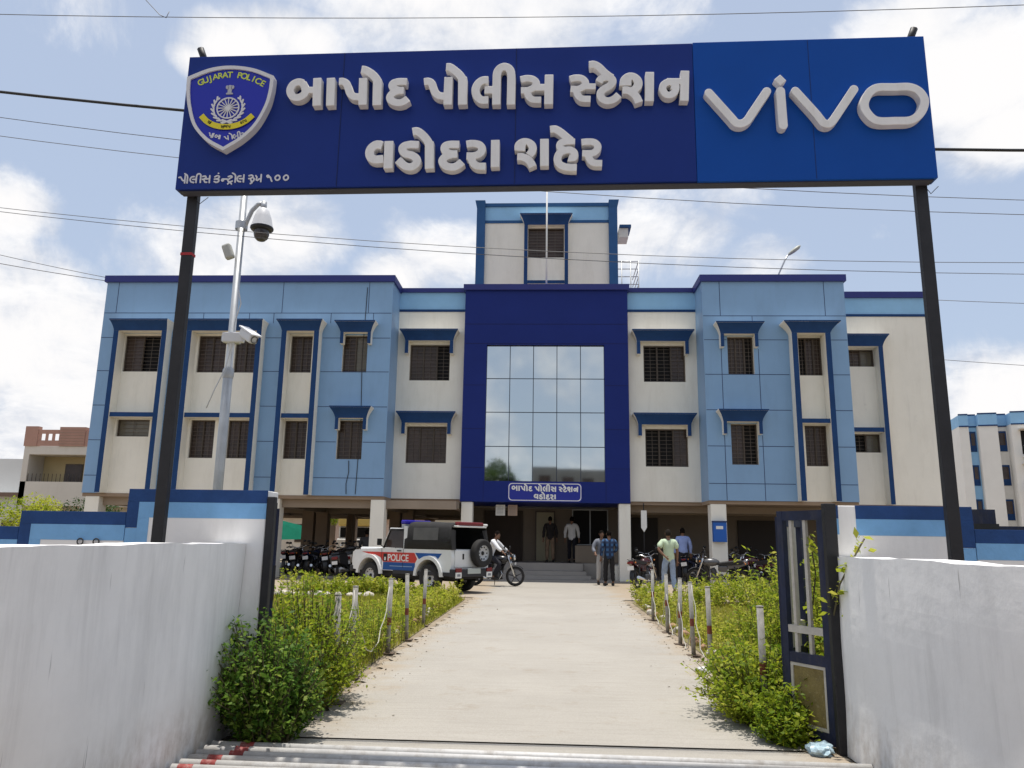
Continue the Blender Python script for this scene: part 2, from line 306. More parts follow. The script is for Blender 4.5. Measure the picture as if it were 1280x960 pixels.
# ------------------------------------------------------------------ lettering: strokes -> outlines -> solid letters
def catmull(pts, n=6):
    if len(pts) < 3: return pts
    closed = (abs(pts[0][0]-pts[-1][0])+abs(pts[0][1]-pts[-1][1])) < 1e-6
    P = [np.array(p, float) for p in pts]; o = []
    for i in range(len(P)-1):
        a = P[i-1] if i > 0 else (P[-2] if closed else 2*P[0]-P[1]); b = P[i]; c = P[i+1]
        d = P[i+2] if i+2 < len(P) else (P[1] if closed else 2*P[-1]-P[-2])
        for k in range(n):
            t = k/n; o.append(0.5*((2*b)+(-a+c)*t+(2*a-5*b+4*c-d)*t*t+(-a+3*b-3*c+d)*t**3))
    o.append(P[-1]); return [tuple(p) for p in o]
def outlines(strokes, res):
    """union of thick strokes (negative width cuts) as closed loops, by marching squares on a distance field"""
    xs = [p[0] for s in strokes for p in s[3]]; ys = [p[1] for s in strokes for p in s[3]]
    pad = max(abs(s[0]) for s in strokes)
    x0, x1, y0, y1 = min(xs)-pad, max(xs)+pad, min(ys)-pad, max(ys)+pad
    nx, ny = int((x1-x0)/res)+2, int((y1-y0)/res)+2
    D = np.full((ny, nx), 9.0); CUT = np.full((ny, nx), 9.0)
    for (w, smo, cap, pts) in strokes:
        pts = catmull(pts) if smo else pts; h = abs(w)/2
        closed = (abs(pts[0][0]-pts[-1][0])+abs(pts[0][1]-pts[-1][1])) < 1e-6
        T = CUT if w < 0 else D; ns = len(pts)-1
        acc_ = [0.0]
        for a_, b_ in zip(pts[:-1], pts[1:]): acc_.append(acc_[-1]+math.hypot(b_[0]-a_[0], b_[1]-a_[1]))
        def outd(p, q): l_ = math.hypot(p[0]-q[0], p[1]-q[1]) or 1; return ((p[0]-q[0])/l_, (p[1]-q[1])/l_)
        e0, e1 = outd(pts[0], pts[1]), outd(pts[-1], pts[-2])
        for i in range(ns):
            (ax, ay), (bx, by) = pts[i], pts[i+1]; L = math.hypot(bx-ax, by-ay)
            if L < 1e-7: continue
            i0 = max(0, int((min(ax, bx)-h*1.6-x0)/res)); i1 = min(nx, int((max(ax, bx)+h*1.6-x0)/res)+2)
            j0 = max(0, int((min(ay, by)-h*1.6-y0)/res)); j1 = min(ny, int((max(ay, by)+h*1.6-y0)/res)+2)
            X, Y = np.meshgrid(x0+res*np.arange(i0, i1), y0+res*np.arange(j0, j1))
            ux, uy = (bx-ax)/L, (by-ay)/L; t = (X-ax)*ux+(Y-ay)*uy; q = np.abs(-(X-ax)*uy+(Y-ay)*ux)
            dx0 = np.maximum(-t, 0); dx1 = np.maximum(t-L, 0); d = np.hypot(np.maximum(dx0, dx1), q)-h
            if cap[0] == 'f' and not closed:
                if acc_[i] < h*1.3: d = np.maximum(d, (X-pts[0][0])*e0[0]+(Y-pts[0][1])*e0[1])
                if acc_[-1]-acc_[i+1] < h*1.3: d = np.maximum(d, (X-pts[-1][0])*e1[0]+(Y-pts[-1][1])*e1[1])
            T[j0:j1, i0:i1] = np.minimum(T[j0:j1, i0:i1], d)
    D = np.maximum(D, -CUT)
    D[0, :] = D[-1, :] = 1; D[:, 0] = D[:, -1] = 1
    D = np.where(np.abs(D) < 1e-9, 1e-9, D)
    seg = {}
    I = D < 0
    mixed = np.argwhere(~((I[:-1, :-1] == I[1:, :-1]) & (I[:-1, :-1] == I[:-1, 1:]) & (I[:-1, :-1] == I[1:, 1:])))
    def ed(a, b):
        (ja, ia), (jb, ib) = a, b; va, vb = D[ja, ia], D[jb, ib]; t = va/(va-vb); return (x0+res*(ia+(ib-ia)*t), y0+res*(ja+(jb-ja)*t))
    pos = {}
    for j, i in mixed:
        c = [(j, i), (j, i+1), (j+1, i+1), (j+1, i)]; ins = [I[q] for q in c]; E = []
        for k in range(4):
            a, b = c[k], c[(k+1) % 4]
            if ins[k] != ins[(k+1) % 4]:
                key = (a, b) if a < b else (b, a); pos[key] = ed(*key); E.append((key, ins[k]))
        # walk: enter where inside->outside, leave where outside->inside keeps the inside on one side
        outs = [e[0] for e in E if e[1]]; ins_ = [e[0] for e in E if not e[1]]
        if len(E) == 2: seg[outs[0]] = ins_[0]
        else:
            for e in range(len(E)):
                if E[e][1]: seg[E[e][0]] = E[(e-1) % 4][0]
    loops = []
    while seg:
        st, k = seg.popitem(); L = [st]
        while k != st and k in seg: L.append(k); k = seg.pop(k)
        pts = [pos[q] for q in L]
        if len(pts) >= 6:
            loops.append(simplify(pts, res*0.16))
    return loops
def simplify(p, tol):
    def dp(a):
        if len(a) < 3: return a
        A, B = np.array(a[0]), np.array(a[-1]); d = B-A; L = np.hypot(*d); Q = np.array(a[1:-1])
        e = np.hypot(*(Q-A).T) if L < 1e-9 else np.abs(d[0]*(Q[:, 1]-A[1])-d[1]*(Q[:, 0]-A[0]))/L
        k = int(e.argmax())
        if e[k] < tol: return [a[0], a[-1]]
        return dp(a[:k+2])[:-1]+dp(a[k+1:])
    h = len(p)//2; return dp(p[:h+1])[:-1]+dp(p[h:]+p[:1])[:-1]
def loops_mesh(loops, depth, bevel=0.0):
    """filled solid, lying in its x-y plane, front at z = depth"""
    cu = bpy.data.curves.new('tmp', 'CURVE'); cu.dimensions = '2D'; cu.fill_mode = 'BOTH'; cu.extrude = depth/2-bevel; cu.bevel_depth = bevel; cu.bevel_resolution = 1
    cu.offset = -bevel
    for L in loops:
        s = cu.splines.new('POLY'); s.points.add(len(L)-1); s.use_cyclic_u = True
        for i, (x, y) in enumerate(L): s.points[i].co = (x, y, 0, 1)
    o = bpy.data.objects.new('tmp', cu); COL.objects.link(o); dg = bpy.context.evaluated_depsgraph_get()
    me = bpy.data.meshes.new_from_object(o.evaluated_get(dg)); bpy.data.objects.remove(o); bpy.data.curves.remove(cu)
    for v in me.vertices: v.co.z += depth/2
    return me
def islands(me):
    bm = bmesh.new(); bm.from_mesh(me); bmesh.ops.remove_doubles(bm, verts=bm.verts, dist=1e-5); bm.verts.ensure_lookup_table()
    seen = set(); outl = []
    for v in bm.verts:
        if v.index in seen: continue
        st = [v]; comp = []; seen.add(v.index)
        while st:
            a = st.pop(); comp.append(a)
            for e in a.link_edges:
                b = e.other_vert(a)
                if b.index not in seen: seen.add(b.index); st.append(b)
        ids = {a.index: k for k, a in enumerate(comp)}
        fs = [[ids[q.index] for q in f.verts] for f in bm.faces if f.verts[0].index in ids]
        outl.append(([tuple(a.co) for a in comp], fs))
    bm.free(); return outl
def letters(strokes, name, m, parent, M, depth, res=0.0035, bevel=0.003, split=True):
    me = loops_mesh(outlines(strokes, res), depth, bevel); obs = []
    isl = islands(me); bpy.data.meshes.remove(me)
    if not split:
        mb = MB()
        for v, f in isl: mb.add(v, f)
        isl = [(mb.v, mb.f)]
    for v, f in sorted(isl, key=lambda q: min(p[0] for p in q[0])):
        mb = MB(); mb.add([M @ Vector(p) for p in v], f); obs.append(mb.build(name, m, parent))
    return obs
def text_mesh(txt, size, depth=0.004, bold=0.0):
    cu = bpy.data.curves.new('t', 'FONT'); cu.body = txt; cu.size = size; cu.extrude = depth/2; cu.align_x = 'CENTER'; cu.offset = bold
    o = bpy.data.objects.new('t', cu); COL.objects.link(o); dg = bpy.context.evaluated_depsgraph_get()
    me = bpy.data.meshes.new_from_object(o.evaluated_get(dg)); bpy.data.objects.remove(o); bpy.data.curves.remove(cu)
    v = [tuple(a.co) for a in me.vertices]; f = [tuple(p.vertices) for p in me.polygons]; bpy.data.meshes.remove(me); return v, f

STROKES = [
    ('main',0.0584,1,'f',[(0.936,0.812),(0.898,0.821),(0.862,0.805),(0.843,0.772),(0.843,0.737),(0.864,0.703),(0.899,0.692),(0.934,0.704),(0.957,0.734),(0.951,0.776),(0.932,0.814)]),
    ('main',0.0518,0,'f',[(0.947,0.753),(1.044,0.751)]),
    ('main',0.0628,0,'f',[(1.042,0.85),(1.051,0.621)]),
    ('main',0.0627,0,'f',[(1.146,0.848),(1.154,0.619)]),
    ('main',0.0579,1,'f',[(1.208,0.817),(1.24,0.816),(1.267,0.798),(1.283,0.76),(1.297,0.721),(1.326,0.691),(1.37,0.685)]),
    ('main',0.0623,0,'f',[(1.391,0.841),(1.397,0.618)]),
    ('main',0.0628,1,'ff',[(1.373,0.912),(1.402,0.907),(1.444,0.881),(1.477,0.85),(1.499,0.818)]),
    ('main',0.0653,0,'f',[(1.499,0.829),(1.505,0.614)]),
    ('main',0.0575,1,'f',[(1.723,0.801),(1.664,0.803),(1.624,0.793),(1.613,0.771),(1.63,0.747),(1.667,0.731),(1.703,0.73)]),
    ('main',0.0572,1,'f',[(1.667,0.731),(1.622,0.712),(1.6,0.675),(1.619,0.645),(1.663,0.63),(1.703,0.638),(1.737,0.663)]),
    ('main',0.0587,1,'f',[(1.85,0.796),(1.885,0.799),(1.911,0.779),(1.925,0.737),(1.943,0.7),(1.972,0.679),(2.015,0.674)]),
    ('main',0.0632,0,'f',[(2.033,0.831),(2.033,0.604)]),
    ('main',0.0621,1,'f',[(2.011,0.914),(2.041,0.911),(2.078,0.883),(2.113,0.849),(2.136,0.814)]),
    ('main',0.0664,0,'f',[(2.137,0.828),(2.143,0.602)]),
    ('main',0.0615,1,'f',[(2.329,0.798),(2.285,0.796),(2.251,0.767),(2.236,0.72),(2.247,0.672),(2.279,0.639),(2.332,0.635)]),
    ('main',0.0596,0,'f',[(2.302,0.718),(2.391,0.716)]),
    ('main',0.0616,1,'f',[(2.391,0.596),(2.391,0.761),(2.392,0.849),(2.412,0.89),(2.446,0.904),(2.479,0.889),(2.496,0.85),(2.499,0.758),(2.498,0.593)]),
    ('main',0.0527,1,'f',[(2.567,0.795),(2.613,0.804),(2.66,0.794),(2.683,0.764),(2.665,0.728),(2.626,0.709),(2.57,0.707)]),
    ('main',0.0525,1,'f',[(2.614,0.705),(2.628,0.659),(2.658,0.631),(2.719,0.627)]),
    ('main',0.0542,0,'f',[(2.659,0.729),(2.774,0.726)]),
    ('main',0.0637,0,'f',[(2.776,0.829),(2.773,0.59)]),
    ('main',0.0522,1,'f',[(2.928,0.788),(2.966,0.798),(3.013,0.793),(3.041,0.762),(3.028,0.728),(2.987,0.707),(2.932,0.711)]),
    ('main',0.052,1,'f',[(2.97,0.705),(2.987,0.658),(3.015,0.63),(3.078,0.625)]),
    ('main',0.0488,0,'f',[(3.019,0.728),(3.116,0.725)]),
    ('main',0.0571,1,'f',[(3.068,0.902),(3.104,0.904),(3.139,0.883),(3.175,0.841),(3.208,0.81),(3.233,0.793)]),
    ('main',0.0568,1,'f',[(3.138,0.76),(3.157,0.787),(3.195,0.797),(3.228,0.787),(3.238,0.76),(3.215,0.726),(3.174,0.702),(3.149,0.669),(3.159,0.628),(3.197,0.607),(3.242,0.617),(3.283,0.654)]),
    ('main',0.0615,1,'f',[(3.317,0.723),(3.323,0.77),(3.354,0.797),(3.39,0.794),(3.418,0.766),(3.422,0.729),(3.401,0.698),(3.38,0.681)]),
    ('main',0.0583,0,'f',[(3.313,0.755),(3.377,0.749)]),
    ('main',0.0597,1,'f',[(3.308,0.689),(3.344,0.688),(3.38,0.667),(3.408,0.633),(3.426,0.587)]),
    ('main',-0.0097,0,'f',[(3.379,0.771),(3.379,0.723)]),
    ('main',-0.0049,0,'f',[(3.302,0.723),(3.383,0.722)]),
    ('main',0.0626,0,'f',[(3.507,0.83),(3.5,0.596)]),
    ('main',0.0529,1,'f',[(3.64,0.749),(3.607,0.729),(3.596,0.693),(3.613,0.654),(3.641,0.641),(3.673,0.655),(3.69,0.691),(3.685,0.727),(3.648,0.749)]),
    ('main',0.0481,0,'f',[(3.628,0.753),(3.748,0.749)]),
    ('main',0.0622,0,'f',[(3.76,0.833),(3.748,0.593)]),
    ('main',0.0529,0,'f',[(3.674,0.682),(3.695,0.727)]),
    ('main',0.065,1,'f',[(1.562,0.29),(1.523,0.298),(1.489,0.279),(1.471,0.243),(1.48,0.201),(1.514,0.179),(1.574,0.182)]),
    ('main',0.0661,0,'f',[(1.61,0.324),(1.613,0.106)]),
    ('main',0.0594,1,'f',[(1.832,0.29),(1.764,0.292),(1.721,0.279),(1.713,0.25),(1.738,0.22),(1.784,0.207),(1.818,0.181),(1.821,0.146),(1.789,0.118),(1.74,0.123),(1.682,0.174)]),
    ('main',0.0614,1,'f',[(1.781,0.394),(1.813,0.398),(1.85,0.374),(1.886,0.333),(1.906,0.3)]),
    ('main',0.0656,0,'f',[(1.908,0.313),(1.916,0.099)]),
    ('main',0.0592,1,'f',[(2.128,0.286),(2.061,0.287),(2.026,0.275),(2.023,0.246),(2.045,0.221),(2.08,0.21),(2.117,0.211)]),
    ('main',0.0589,1,'f',[(2.081,0.21),(2.033,0.193),(2.008,0.16),(2.029,0.123),(2.075,0.108),(2.117,0.118),(2.154,0.15)]),
    ('main',0.0571,1,'f',[(2.18,0.285),(2.225,0.291),(2.273,0.281),(2.296,0.247),(2.278,0.21),(2.236,0.194),(2.183,0.194)]),
    ('main',0.0569,1,'f',[(2.215,0.193),(2.23,0.143),(2.264,0.114),(2.325,0.11)]),
    ('main',0.0632,0,'f',[(2.39,0.316),(2.392,0.102)]),
    ('main',0.058,1,'f',[(2.559,0.23),(2.56,0.271),(2.59,0.295),(2.621,0.294),(2.65,0.276),(2.662,0.248),(2.655,0.216),(2.635,0.191)]),
    ('main',0.0599,0,'f',[(2.549,0.256),(2.609,0.253)]),
    ('main',0.0578,1,'f',[(2.55,0.18),(2.588,0.178),(2.626,0.158),(2.648,0.133),(2.664,0.099)]),
    ('main',-0.0088,0,'f',[(2.616,0.275),(2.622,0.229)]),
    ('main',-0.005,0,'f',[(2.543,0.217),(2.621,0.217)]),
    ('main',0.0625,0,'f',[(2.745,0.317),(2.746,0.104)]),
    ('main',0.0579,1,'f',[(2.785,0.39),(2.822,0.391),(2.86,0.368),(2.898,0.333),(2.935,0.3)]),
    ('main',0.0526,1,'f',[(2.965,0.289),(2.895,0.291),(2.863,0.281),(2.855,0.255),(2.87,0.234),(2.898,0.223)]),
    ('main',0.0561,1,'f',[(2.888,0.223),(2.854,0.202),(2.839,0.16),(2.851,0.12),(2.885,0.098),(2.926,0.09),(2.977,0.088)]),
    ('main',0.0548,1,'f',[(2.888,0.223),(2.929,0.226),(2.957,0.206),(2.96,0.174),(2.942,0.159),(2.917,0.165)]),
    ('main',-0.0056,0,'f',[(2.904,0.129),(2.988,0.139)]),
    ('main',-0.0075,0,'f',[(2.898,0.263),(2.961,0.266)]),
    ('main',0.0523,1,'f',[(3.011,0.284),(3.051,0.288),(3.101,0.282),(3.127,0.252),(3.116,0.215),(3.082,0.197),(3.015,0.198)]),
    ('main',0.052,1,'f',[(3.054,0.193),(3.072,0.145),(3.1,0.122),(3.157,0.118)]),
    ('logo',0.0613,1,'r',[(3.924,0.652),(4.072,0.455),(4.098,0.418),(4.126,0.404),(4.157,0.409),(4.186,0.43),(4.216,0.476),(4.332,0.653)]),
    ('logo',0.0636,0,'r',[(4.428,0.653),(4.432,0.384)]),
    ('logo',0.0588,0,'f',[(4.41,0.763),(4.45,0.715)]),
    ('logo',0.0604,1,'r',[(4.532,0.651),(4.651,0.489),(4.692,0.426),(4.714,0.395),(4.748,0.389),(4.777,0.413),(4.811,0.462),(4.939,0.654)]),
    ('logo',0.0597,1,'r',[(5.221,0.662),(5.119,0.664),(5.069,0.647),(5.032,0.609),(5.003,0.543),(5.009,0.485),(5.052,0.422),(5.105,0.401),(5.2,0.401),(5.302,0.403),(5.366,0.441),(5.404,0.502),(5.415,0.564),(5.383,0.628),(5.321,0.661),(5.221,0.662)]),
]
MAIN = [s[1:] for s in STROKES if s[0] == 'main']; LOGO = [s[1:] for s in STROKES if s[0] == 'logo']
# glyphs reused, small, on the lesser lettering: strokes of the big letters by index
GL = {'ba': [0, 1, 2], 'aa': [3], 'pa': [10, 11], 'o': [12, 13], 'da': [8, 9], 'la': [14, 15], 'ii': [16], 'sa': [17, 18, 19, 20]}
def place(strokes, s, dx, dy): return [(w*s*1.0, sm, cp, [(x*s+dx, y*s+dy) for x, y in p]) for (w, sm, cp, p) in strokes]

# ------------------------------------------------------------------ the gate sign
SIGN_W, SIGN_H = 5.485, 1.10
gs = thing('gate_sign', (-2.79, 5.20, 3.875), 'wide blue signboard with raised white lettering on two black steel posts over the entrance', 'signboard', rz=R(-1.045))
SIGNB = mat('sign_navy_sheet', (0.013, 0.033, 0.195), 0.40, 0.07, 0.9, 0.03, 3.0, spec=0.12)
SIGNL = mat('sign_bright_blue_sheet', (0.006, 0.068, 0.335), 0.40, 0.07, 0.9, 0.03, 3.0, spec=0.12)
ACRYL = mat('white_acrylic_letter', (0.79, 0.77, 0.75), 0.5, 0.05, 8, stain=((0.52, 0.48, 0.42), 9, 0.4))
b = MB(); b.bbox(0, 3.83, 0, 0.105, 0, SIGN_H, 0.004); b.build('navy_panel', SIGNB, gs)
b = MB(); b.bbox(3.832, SIGN_W, -0.002, 0.105, -0.004, SIGN_H-0.03+0.035, 0.004); b.build('bright_blue_panel', SIGNL, gs)
for xs_ in (1.22, 2.53, 4.66):
    b = MB(); b.box(xs_-0.0015, xs_+0.0015, -0.0035, -0.0005, 0.004, SIGN_H-0.004); b.build('sheet_seam', mat('seam_dark', (0.008, 0.016, 0.07), 0.7), gs)
b = MB(); b.box(0.02, SIGN_W-0.02, 0.02, 0.10, -0.012, -0.004); b.build('bottom_rail', mat('sign_rail', (0.05, 0.05, 0.07), 0.7), gs)
for sx, xb in ((0.080, 0.080), (5.420, 5.420)):
    b = MB()
    b.bbox(sx-0.041, sx+0.041, 0.108, 0.160, -3.875, SIGN_H+0.015, 0.005)
    b.box(sx-0.10, sx+0.10, 0.085, 0.26, -3.875, -3.86)
    b.tube([(sx, 0.12, SIGN_H), (sx-0.045*(1 if sx < 1 else -1), 0.08, SIGN_H+0.13)], 0.026, 6)
    p = b.build('post', BLACK, gs)
    if sx < 1:
        r_ = MB(); r_.box(sx-0.044, sx+0.044, 0.104, 0.164, -0.475, -0.455); r_.build('red_tape_band', mat('red_tape', (0.35, 0.02, 0.025), 0.6), p)
    bk = MB()
    for z in (0.12, 0.85):
        b2 = MB(); b2.box(sx-0.09, sx+0.09, 0.106, 0.13, z, z+0.05); b2.build('clamp', BLACK, p)
    bk.tube([(sx+0.02, 0.10, -0.02), (sx+0.06, 0.11, -0.07), (sx+0.12, 0.12, -0.01)], 0.003, 5)
    bk.build('loose_wire', BLACK, p)
MS = Matrix(((1, 0, 0, 0), (0, 0, -1, -0.001), (0, 1, 0, 0), (0, 0, 0, 1)))      # x-y of the lettering onto the front of the board
letters(MAIN, 'letter', ACRYL, gs, MS, 0.064, 0.0033)
letters(LOGO, 'logo_letter', ACRYL, gs, Matrix.Translation((0, -0.002, 0)) @ MS, 0.064, 0.0033)
# small painted line: the control room number
q = 1/8.0*0.00605
CT = []
def ct(w, pts, sm=1): CT.append((w*q, sm, 'r', [((x-56)*q+0.018, (176-y)*q*1.02+0.048) for x, y in pts]))
for a in ([(62,118),(80,115),(92,135),(105,150),(122,150)], [(125,100),(125,175)], [(150,175),(150,115)], [(150,115),(140,93),(118,80)],
          [(216,112),(192,115),(178,140),(190,165),(216,172)], [(205,140),(237,140)], [(240,172),(240,110),(248,88),(265,82),(280,92),(283,115),(283,172)],
          [(302,112),(328,108),(337,124),(315,140),(302,141)], [(318,142),(328,168),(348,172)], [(332,137),(372,137)], [(374,105),(374,175)],
          [(426,118),(450,106),(470,114),(464,132),(440,140),(424,141)], [(440,140),(468,148),(466,166),(446,174),(424,166)], [(459,81),(461,81)],
          [(498,150),(506,141),(516,146),(514,158),(503,160),(498,150)], [(514,142),(552,142)],
          [(562,118),(588,110),(600,122),(576,138),(560,156),(578,172),(606,164)], [(562,192),(582,176),(600,194)], [(635,175),(635,112)], [(635,112),(622,92),(602,82)],
          [(688,112),(664,116),(652,140),(664,166),(690,172)], [(676,140),(712,140)], [(718,102),(718,175)],
          [(770,112),(796,106),(810,120),(792,138),(770,141)], [(786,142),(796,166),(806,182),(790,192)], [(808,130),(824,144),(816,166),(798,170)],
          [(838,112),(850,130),(846,154),(860,160),(872,148),(890,146)], [(892,102),(892,175)],
          [(972,120),(960,110),(950,118),(960,130),(982,128),(992,150),(1002,172)],
          [(1058,112),(1038,124),(1034,142),(1046,160),(1066,160),(1080,144),(1076,122),(1058,112)], [(1142,112),(1122,124),(1118,142),(1130,160),(1150,160),(1164,144),(1160,122),(1142,112)]):
    ct(15, a, 0 if len(a) == 2 else 1)
letters(CT, 'control_room_lettering', mat('white_vinyl', (0.62, 0.62, 0.66), 0.6), gs, MS, 0.004, 0.0016, 0.0, split=False)
# the police emblem
def smooth_loop(pts, n=5): return catmull(list(pts)+[pts[0]], n)[:-1]
tip = (0.369, 0.272)
OUT_R = [(0.365, 0.972), (0.543, 0.945), (0.70, 0.878)]; 
SH_O = catmull([(0.034, 0.886), (0.203, 0.954), (0.365, 0.972), (0.543, 0.945), (0.705, 0.878)], 6)+catmull([(0.709, 0.86), (0.703, 0.755), (0.678, 0.632), (0.605, 0.474), (0.5, 0.361), (0.369, 0.272)], 6)+catmull([(0.369, 0.272), (0.232, 0.354), (0.121, 0.479), (0.065, 0.635), (0.039, 0.773), (0.034, 0.886)], 6)[1:-1]
ct_ = np.array((0.372, 0.64))
SH_I = [tuple(ct_+(np.array(p)-ct_)*0.918) for p in SH_O]
em = tag(bpy.data.objects.new('emblem', None)); em.parent = gs; COL.objects.link(em)
EMW = mat('emblem_white', (0.66, 0.65, 0.66), 0.45); EMB = mat('emblem_blue', (0.006, 0.014, 0.36), 0.35); EMY = mat('emblem_yellow', (0.72, 0.60, 0.02), 0.5)
EMG = mat('emblem_grey', (0.42, 0.42, 0.46), 0.5); EMLIME = mat('emblem_lime', (0.58, 0.66, 0.10), 0.5)
def flat(loops, nm, m, y0, dep, par=em):
    me = loops_mesh(loops, dep); mb = MB()
    mb.add([Vector((v.co.x, -y0-v.co.z, v.co.y)) for v in me.vertices], [tuple(p.vertices) for p in me.polygons]); bpy.data.meshes.remove(me)
    return mb.build(nm, m, par)
flat([SH_O, SH_I], 'shield_border', EMW, 0.001, 0.064)
flat([[tuple(ct_+(np.array(p)-ct_)*0.93) for p in SH_O]], 'shield_field', EMB, 0.001, 0.052)
def dsk(c, r, n=32): return [(c[0]+r*math.cos(2*math.pi*i/n), c[1]+r*math.sin(2*math.pi*i/n)) for i in range(n)]
wc = (0.373, 0.622)
st = [(0.010, 1, 'r', dsk(wc, 0.083)+[dsk(wc, 0.083)[0]]), (0.022, 0, 'r', [wc, (wc[0]+0.001, wc[1])])]
for i in range(16):
    a = 2*math.pi*i/16; st.append((0.0065, 0, 'r', [wc, (wc[0]+0.08*math.cos(a), wc[1]+0.08*math.sin(a))]))
letters(st, 'wheel', EMW, em, Matrix.Translation((0, -0.053, 0)) @ MS, 0.006, 0.0012, 0.0, split=False)
st = []
for sgn in (-1, 1):
    for i in range(8):
        a = R(-82+i*17); rr = 0.112
        c = (wc[0]+sgn*rr*math.cos(a), wc[1]+rr*1.02*math.sin(a)); 
        for off in (-0.35, 0.45):
            aa = a+R(90)+off; st.append((0.013, 0, 'r', [c, (c[0]+sgn*0.024*math.cos(aa)+sgn*0.006*math.cos(a), c[1]+0.026*math.sin(aa))]))
st += [(0.012, 0, 'r', [(0.34, 0.495), (0.405, 0.525)]), (0.012, 0, 'r', [(0.406, 0.495), (0.341, 0.525)])]
letters(st, 'laurel', EMW, em, Matrix.Translation((0, -0.053, 0)) @ MS, 0.006, 0.0012, 0.0, split=False)
st = [(0.030, 0, 'f', [(0.374, 0.745), (0.374, 0.775)]), (0.040, 0, 'r', [(0.374, 0.785), (0.374, 0.792)]), (0.020, 0, 'r', [(0.352, 0.79), (0.352, 0.799)]), (0.020, 0, 'r', [(0.396, 0.79), (0.396, 0.799)]), (0.052, 0, 'f', [(0.374, 0.735), (0.374, 0.747)]), (-0.004, 0, 'r', [(0.362, 0.775), (0.362, 0.80)]), (-0.004, 0, 'r', [(0.386, 0.775), (0.386, 0.80)])]
letters(st, 'lion_capital', EMG, em, Matrix.Translation((0, -0.053, 0)) @ MS, 0.006, 0.0012, 0.0, split=False)
st = [(0.044, 1, 'f', [(0.176, 0.562), (0.225, 0.512), (0.29, 0.478), (0.372, 0.465), (0.455, 0.476), (0.52, 0.508), (0.572, 0.556)])]
letters(st, 'ribbon', EMY, em, Matrix.Translation((0, -0.060, 0)) @ MS, 0.004, 0.0012, 0.0, split=False)
def mini(seq, s, cx, cy, ang=0.0):
    """small Gujarati word out of the big letters' strokes"""
    o = []; x = 0.0
    for g in seq:
        ss = [MAIN[i] for i in GL[g]]; xs = [p[0] for t in ss for p in t[3]]; x0, x1 = min(xs)-0.02, max(xs)+0.02
        o += [(w*0.8, sm, cp, [(px-x0+x, py-0.73) for px, py in p]) for (w, sm, cp, p) in ss]; x += x1-x0+0.01
    c, n = math.cos(ang), math.sin(ang)
    return [(w*s, sm, cp, [(cx+((px-x/2)*c-py*n)*s, cy+((px-x/2)*n+py*c)*s) for px, py in p]) for (w, sm, cp, p) in o]
st = mini(['sa', 'aa'], 0.10, 0.245, 0.505, -0.5)+mini(['sa', 'ba', 'pa'], 0.10, 0.372, 0.466, 0)+mini(['la', 'aa', 'pa'], 0.10, 0.505, 0.503, 0.45)
letters(st, 'motto_lettering', mat('emblem_black', (0.03, 0.025, 0.01), 0.7), em, Matrix.Translation((0, -0.0645, 0)) @ MS, 0.002, 0.0012, 0.0, split=False)
st = mini(['pa', 'aa'], 0.17, 0.262, 0.405, -0.30)+mini(['ba', 'aa'], 0.15, 0.315, 0.388, -0.15)+mini(['pa', 'o', 'la', 'ii', 'sa'], 0.17, 0.448, 0.392, 0.2)
letters(mini(['pa', 'aa'], 0.17, 0.262, 0.405, -0.30)+mini(['ba', 'aa'], 0.15, 0.315, 0.388, -0.15), 'lower_lettering', EMW, em, Matrix.Translation((0, -0.053, 0)) @ MS, 0.004, 0.0012, 0.0, split=False); st = mini(['pa', 'o', 'la', 'ii', 'sa'], 0.17, 0.448, 0.392, 0.2)
letters(st, 'lower_lettering', EMW, em, Matrix.Translation((0, -0.053, 0)) @ MS, 0.004, 0.0012, 0.0, split=False)
mb = MB(); T = 'GUJARAT POLICE'
for i, ch in enumerate(T):
    if ch == ' ': continue
    u = i/(len(T)-1); x = 0.150+u*0.462; y = 0.812+0.066*(1-((u-0.46)/0.5)**2); a = math.atan2(-2*0.066*(u-0.46)/0.25, 0.462)*0.9
    if ch == 'P': mb.build('upper_lettering', EMLIME, em); mb = MB()
    v, f = text_mesh(ch, 0.068, 0.004, 0.0012)
    m_ = Matrix.Translation((0, -0.054, 0)) @ MS @ Matrix.Translation((x, y, 0)) @ Matrix.Rotation(a, 4, 'Z'); mb.add([m_ @ Vector(p) for p in v], f)
mb.build('upper_lettering', EMLIME, em)

